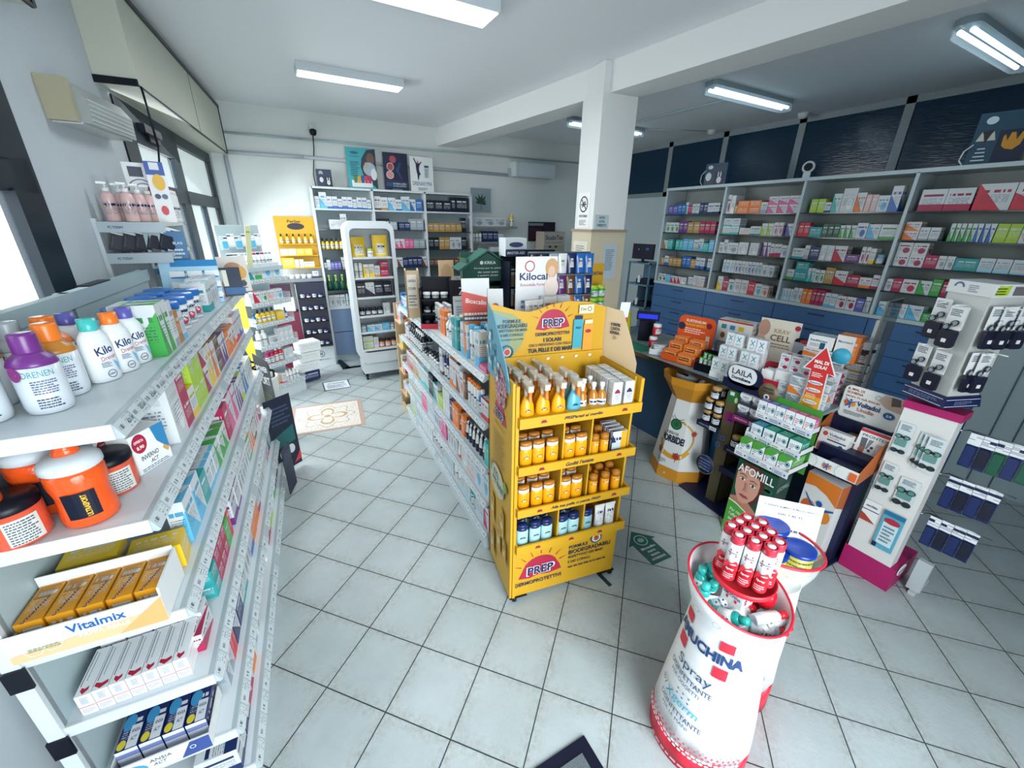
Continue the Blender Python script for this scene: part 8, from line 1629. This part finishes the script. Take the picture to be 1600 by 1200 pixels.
# ------------------------------------------------------------------ disinfectant bins
def tapered_bin(cx, cy, Rb, Rn, Rt, zn, zt, amp, az, name, label, redh=.12, clear_top=False, tilt=0):
    """round card bin: wide foot, narrower neck, flared rim whose edge waves between az and az+180"""
    o_ = empty(name, (cx, cy, 0), 0, label, 'dump bin')
    n = 64; rings = [(Rb, 0.0), (Rb*.985, redh), (Rb*.93, redh+.12), (Rn*1.06, zn-.12), (Rn, zn-.03), (Rn*1.01, zn), (Rt*.94, zn+(zt-zn)*.55), (Rt, zt)]
    vs = []; fs = []; mi = []
    def rim(k): return amp*math.cos(2*math.pi*k/n-az)
    for i, (r_, z_) in enumerate(rings):
        for k in range(n):
            zz2 = z_+(rim(k)*max(0, (z_-zn)/(zt-zn)) if z_ > zn else 0)
            if i == 1: zz2 += .022*math.sin(2*math.pi*k/n*5)**2
            vs.append((r_*math.cos(2*math.pi*k/n), r_*math.sin(2*math.pi*k/n), zz2))
    q = MB(); q1 = MB(); q2 = MB()
    for i in range(len(rings)-1):
        for k in range(n):
            f = (i*n+k, i*n+(k+1) % n, (i+1)*n+(k+1) % n, (i+1)*n+k)
            (q2 if i == 0 else q1 if (i < 5 or not clear_top) else q).f.append(f)
    for qq, nm, mm2 in ((q2, 'foot_band', cm('cf1f38')), (q1, 'body', mat('white_card_gloss', 'e3e5e6', .3)), (q, 'clear_collar', mat('clear_collar', (.9, .97, .97), .05, alpha=.22))):
        if not qq.f: continue
        used = sorted({v for f in qq.f for v in f}); mp = {v: i for i, v in enumerate(used)}
        r2 = MB(); r2.add([vs[v] for v in used], [tuple(mp[v] for v in f) for f in qq.f], None, None, True)
        b_ = r2.build(nm, mm2, o_); md_ = b_.modifiers.new('thickness', 'SOLIDIFY'); md_.thickness = .003; md_.offset = -1
    q = MB(); top = [Vector(vs[(len(rings)-1)*n+k]) for k in range(n)]
    rr0 = .004 if not clear_top else .0055
    for k in range(n):
        d0 = Vector((top[k].x, top[k].y, 0)).normalized()
        for j in range(6): q.v.append(tuple(top[k]+d0*(rr0*math.cos(j*math.pi/3))+Vector((0, 0, rr0*math.sin(j*math.pi/3)))))
    for k in range(n):
        for j in range(6): q.f.append((k*6+j, k*6+(j+1) % 6, ((k+1) % n)*6+(j+1) % 6, ((k+1) % n)*6+j)); q.m.append(0); q.sm.append(True)
    q.build('rim', cm('cf2238'), o_)
    q = MB(); q.lathe([(0.001, 0), (Rn*.98, 0)], 32, None, Matrix.Translation((0, 0, zn-.02)), cap=False); q.build('inner_floor', mat('white_card_gloss', 'e3e5e6', .3), o_)
    def rad(z):
        for (r0, z0), (r1, z1) in zip(rings, rings[1:]):
            if z0 <= z <= z1: return r0+(r1-r0)*(z-z0)/(z1-z0)
        return rings[-1][0]
    return o_, rad
BZ, BT = .67, .785
b1, rad1 = tapered_bin(1.178, .512, .182, .127, .163, BZ, BT, .04, R_(100), 'dump_bin', 'white and red round disinfectant bin, the nearest floor bin with spray cans', .10)
def wrapb(rad, th0): 
    return lambda u, v, l: Vector(((rad(v)+l+.001)*math.cos(th0+u/rad(v)), (rad(v)+l+.001)*math.sin(th0+u/rad(v)), v))
th = math.atan2(-.512, -1.178)
a = Art(b1, (0, 0, 0), name='printed_artwork', wrap=wrapb(rad1, th-.12), lift=.002)
RED = 'cf2238'; NB = '173a6e'
for x in (-.115, .035):
    a.rect(x-.022, x+.022, .615, .655, RED); a.rect(x-.022, x+.022, .50, .545, RED)
a.text('AMUCHINA', -.03, .58, .25, .044, NB, .04)
a.text('Spray', -.04, .455, .13, .05, '2a4a6c', .0); a.text('DISINFETTANTE', -.05, .41, .17, .022, '24466a', .01); a.text('PER OGGETTI', -.06, .38, .12, .016, '24466a', 0)
for k in range(6): a.poly(ell(-.07+.022*(k % 3), .345-.02*(k//3), .004), '5a7a96')
a.text('By', -.135, .30, .03, .03, '2a4a6c'); a.text('X', -.10, .295, .035, .035, '2a9ab8', .02, 0, .2); a.text('germ', -.035, .29, .1, .035, '4aaec4', .01, 0, .2); a.text('DISINFETTANTE', -.05, .25, .17, .022, '24466a', .01); a.text('PER LE MANI', -.06, .222, .11, .015, '24466a', 0)
for r_ in range(4):
    for k in range(22 if r_ < 3 else 18): a.k = 20+r_; a.poly(ell(-.2+.018*k+(.009 if r_ % 2 else 0), .155-.014*r_, .0068-.001*(3-r_) if r_ < 2 else .0072, .005), 'e6e7e8' if r_ > 1 else 'd0455a')
a.k = 26; a.lines(-.12, .12, .035, .055, 1, 'e3a0aa', 4)
for k in range(7):
    x = -.2+.065*k; a.ring(x, .745, .012, .0105, '9aa0a8', 10); a.ring(x+.014, .74, .009, .0078, '9aa0a8', 8, 20, 200)
# inside the near bin: dividers, raised red dish of cans, green and clear bottles
q = MB()
for t_ in (20, 140, 260): q.box(0, .122, -.002, .002, BZ-.015, BZ+.05, None, Matrix.Rotation(R_(t_), 4, 'Z'))
q.build('divider', mat('white_card_gloss', 'e3e5e6', .3), b1)
dc = Vector((1.176, .506, 0)); ztray = .815
o = empty('raised_dish', (dc.x, dc.y, BZ-.015), 0, 'round red raised dish on a white post in the nearest bin', 'display dish')
L([(.084, ztray-BZ+.02), (.094, ztray-BZ+.025), (.097, ztray-BZ+.045), (.093, ztray-BZ+.045), (.09, ztray-BZ+.03), (.001, ztray-BZ+.028)], 40).build('dish', cm('cf1f30'), o)
q = MB(); q.box(-.035, .035, -.035, .035, 0, ztray-BZ+.02); pst = q.build('post', mat('white_card_gloss', 'e3e5e6', .3), o)
a = Art(o, (-.035, -.035, .02), (1, 0, 0), (0, 0, 1)); 
for x in (.02, .05): a.rect(x-.004, x+.004, .1, .112, RED); a.rect(x-.004, x+.004, .07, .082, RED)
a.text('AMUCHINA', .035, .091, .06, .012, NB, .02)
a = Art(o, (-.035, .035, .02), (0, -1, 0), (0, 0, 1)); 
for x in (.02, .05): a.rect(x-.004, x+.004, .1, .112, RED); a.rect(x-.004, x+.004, .07, .082, RED)
a.text('AMUCHINA', .035, .091, .06, .012, NB, .02)
def can(loc, label, s_=1):
    o_ = empty('spray_can', loc, 0, label, 'spray can', 'red and white disinfectant spray cans in the dish')
    L([(.018, 0), (.0195, .003), (.0195, .045), (.0196, .045)], 18).build('body', cm('d8303f', .25), o_); L([(.0196, .045), (.0196, .098), (.017, .104)], 18).build('label', cm('e6e8ea', .25), o_)
    L([(.0188, .1), (.0188, .118), (.0165, .121), (.0165, .1165), (.001, .1165)], 18).build('cap', cm('c22a3e', .15), o_); L([(.0001, .117), (.011, .117), (.011, .1195), (.001, .120)], 14).build('nozzle', cm('e8e8e6'), o_)
    vdir = math.atan2(-loc[1], -loc[0])
    a = Art(o_, (0, 0, 0), name='printed_label', lift=.0004, wrap=lambda u, v, l: Vector(((.0197+l)*math.cos(vdir+u/.0197), (.0197+l)*math.sin(vdir+u/.0197), v)))
    for x in (-.009, .007): a.rect(x-.002, x+.002, .082, .086, RED); a.rect(x-.002, x+.002, .07, .074, RED)
    a.text('AMUCHINA', 0, .078, .03, .005, NB, .02); a.poly([(-.02, .044), (-.012, .056), (0, .050), (.012, .058), (.02, .046), (.02, .03), (-.02, .03)], 'd8303f'); a.text('Spray', 0, .035, .02, .007, 'eceaea', .02); a.lines(-.012, .012, .01, .026, 3, 'eab8bc')
    o_.scale = (s_*.92, s_*.92, s_*1.22)
    return o_
kk = 0
for i in range(4):
    for j in range(4):
        if i == 3 and j == 3: continue
        x = -.064+.041*i+(.0205 if j % 2 else 0); y = -.06+.0385*j
        if x*x+y*y > .0052: continue
        can((dc.x+x, dc.y+y, ztray+.034), 'red and white spray can, %s counted from the camera side in the dish' % nth(kk), 1.18); kk += 1
def gel(loc, rot, c_, cap_, label, grp):
    o_ = empty('gel_bottle', loc, 0, label, 'bottle', grp); o_.rotation_euler = rot
    L([(.014, 0), (.0165, .003), (.0165, .07), (.01, .08)], 16).build('body', cm(c_, .12), o_); L([(.0115, .078), (.0115, .1), (.001, .102)], 14).build('cap', cm(cap_, .2), o_)
    L([(.0168, .02), (.0168, .06)], 16).build('label', cm('e0e4e4', .3), o_) if True else None
    a = Art(o_, (0, 0, 0), name='printed_label', lift=.0006, wrap=lambda u, v, l: Vector(((.0169+l)*math.cos(3.6+u/.0169), (.0169+l)*math.sin(3.6+u/.0169), v)))
    for x in (-.006, .006): a.rect(x-.002, x+.002, .048, .053, NB); a.rect(x-.002, x+.002, .028, .033, NB)
    a.text('AMUCHINA', 0, .04, .024, .006, NB, .03)
    return o_
gg = 'green gel bottles in the near bin'
for k, (x, y, z, r1, r2) in enumerate(((1.085, .575, .685, 8, -8), (1.11, .602, .685, -5, 6), (1.142, .612, .685, 5, 8), (1.10, .555, .68, 25, 60), (1.13, .575, .68, -30, 40), (1.10, .53, .69, 60, 10), (1.165, .60, .68, 20, -25), (1.085, .53, .68, 80, 20))):
    gel((x, y, z), (R_(r1), R_(r2), 0), '23a39a', '2aa8a0', 'teal green gel bottle, %s from the back left of the near bin' % nth(k), gg).scale = (1.2,)*3
for k, (x, y, z, r1, r2, r3) in enumerate(((1.10, .485, .71, 90, 0, 80), (1.14, .435, .705, 90, 0, 50), (1.16, .41, .69, 88, 0, 70), (1.11, .455, .69, 85, 0, 75), (1.175, .405, .715, 90, 0, 80), (1.12, .49, .69, 80, 0, 110), (1.15, .43, .73, 88, 0, 70))):
    gel((x, y, z), (R_(r1), R_(r2), R_(r3)), 'a9b2b8' if k % 2 else 'c3cacd', 'cf2030', 'clear gel bottle with red cap lying in the near bin, %s from the left' % nth(k), 'clear gel bottles in the near bin').scale = (1.15,)*3
for k, (x, y) in enumerate(((1.255, .49), (1.25, .455), (1.265, .515))): tag(L([(.02, 0), (.03, .02), (.032, .05), (.024, .07), (.001, .075)], 18).build('red_bottle', cm('c31426', .12), None, (x, y, .67+.045*k)), 'glossy red round bottle, %s from below right of the dish post' % nth(k), 'bottle', 'glossy red bottles')
b2, rad2 = tapered_bin(1.478, .565, .142, .118, .155, .66, .80, .02, R_(200), 'dump_bin', 'white and red round bin behind, with a clear collar of big tins', .14, True)
a = Art(b2, (0, 0, 0), name='printed_artwork', wrap=wrapb(rad2, math.atan2(-.565, -1.478)-.2), lift=.002)
for x in (-.08, .07): a.rect(x-.02, x+.02, .575, .61, RED); a.rect(x-.02, x+.02, .475, .51, RED)
a.text('AMUCHINA', 0, .54, .2, .036, NB, .04); a.text('Gel', -.08, .44, .05, .035, '2a4a6c', .0); a.text('X', -.035, .44, .03, .035, '2a9ab8', .02, 0, .2); a.text('germ', .03, .435, .085, .035, '4aaec4', .01, 0, .2)
for k in range(16): a.poly(ell(-.08+.0115*k, .405-.0*k, .003), RED if k % 2 else '8a2a3a')
a.text('DISINFETTANTE MANI', .01, .365, .15, .012, '24344e', .01); a.lines(-.06, .09, .31, .35, 2, '5a6a80'); a.poly(ell(-.03, .23, .045), 'c3203a'); a.ring(-.03, .235, .012, .02, 'e6e0e0', 10); a.poly(ell(.085, .235, .045), '1d5e9c'); a.rect(.07, .1, .235, .265, 'd5dde4'); a.poly(ell(.085, .215, .02, .012), 'c5d2de')
for k, (x, y, z) in enumerate(((1.53, .605, .70), (1.425, .545, .675), (1.505, .495, .69))):
    o = empty('milk_tin', (x, y, z), 0, 'yellow tin with dark blue plastic lid in the clear collar bin, %s' % ('farthest one', 'nearest the spray cans', 'rightmost one')[k], 'tin', 'yellow tins with blue lids')
    L([(.049, 0), (.05, .003), (.05, .115)], 30).build('body', mat('printed_tin', 'c9c25a', .3), o); L([(.053, .112), (.054, .115), (.053, .127), (.046, .126), (.001, .124)], 32).build('lid', cm('10389a', .2), o)
    a = Art(o, (0, 0, 0), name='printed_label', wrap=lambda u, v, l: Vector(((.05+l)*math.cos(3.5+u/.05), (.05+l)*math.sin(3.5+u/.05), v)))
    for r_ in range(5): a.lines(-.07, .07, .012+.02*r_, .024+.02*r_, 1, '5a6a3a', r_+3, .5)
o = sheet(None, (1.515, .67, .70), -50, .22, .21, 'paper_notice', 'white printed paper notice standing in the clear collar bin', 'notice', .001, 'dfe4ea', 8)
a = front(o); a.text('SCADENZA ALIMENTI A PREZZO RIDOTTO', .117, .18, .19, .008, '3a4660', .01); a.text('DAL 1 AL 31', .117, .15, .08, .009, '3a4660', .01); a.text('TUTTO A 9,90 €', .117, .085, .1, .014, '2a3450', .02)
for k, (x, y) in enumerate(((1.43, .635), (1.46, .655), (1.40, .61))): tag(carton((x, y, .72), 20+30*k, .05, .03, .11, 'crimson', 1, 'supplement_carton'), 'small white and red carton, %s behind the spray cans' % nth(k), 'carton', 'small cartons in the clear collar bin')
# yellow sharps box, open case and hygiene dispenser on the left end of the counter
o = empty('battery_box', (2.90, 2.93, .902), -50, 'bright yellow collection box with a handle at the counter left end', 'box')
q = MB(); q.prism(octo(.085), .0, .22, None, None, octo(.07)); q.build('box', cm('d6cf1e'), o); q = MB(); q.tube([(-.02, 0, .22), (-.015, 0, .26), (.015, 0, .26), (.02, 0, .22)], .006); q.build('handle', cm('d6cf1e'), o)
a = Art(o, (-.07, -.078, .0), (1, 0, 0), (0, 0, 1)); a.lines(.02, .12, .12, .17, 3, '5a5a20'); a.rect(.03, .06, .03, .07, '22402c'); a.rect(.08, .11, .03, .07, '24406a')
tag(carton((2.66, 2.82, .902), -60, .22, .16, .12, 'yellow', 3, 'storage_carton'), 'yellow carton beside the bright yellow collection box on the counter', 'carton')
ob = carton((2.62, 2.68, .902), -60, .12, .06, .12, 'orange', 1, 'medicine_carton'); tag(ob, 'white and orange dog picture carton at the counter left end', 'carton')
finish_art()
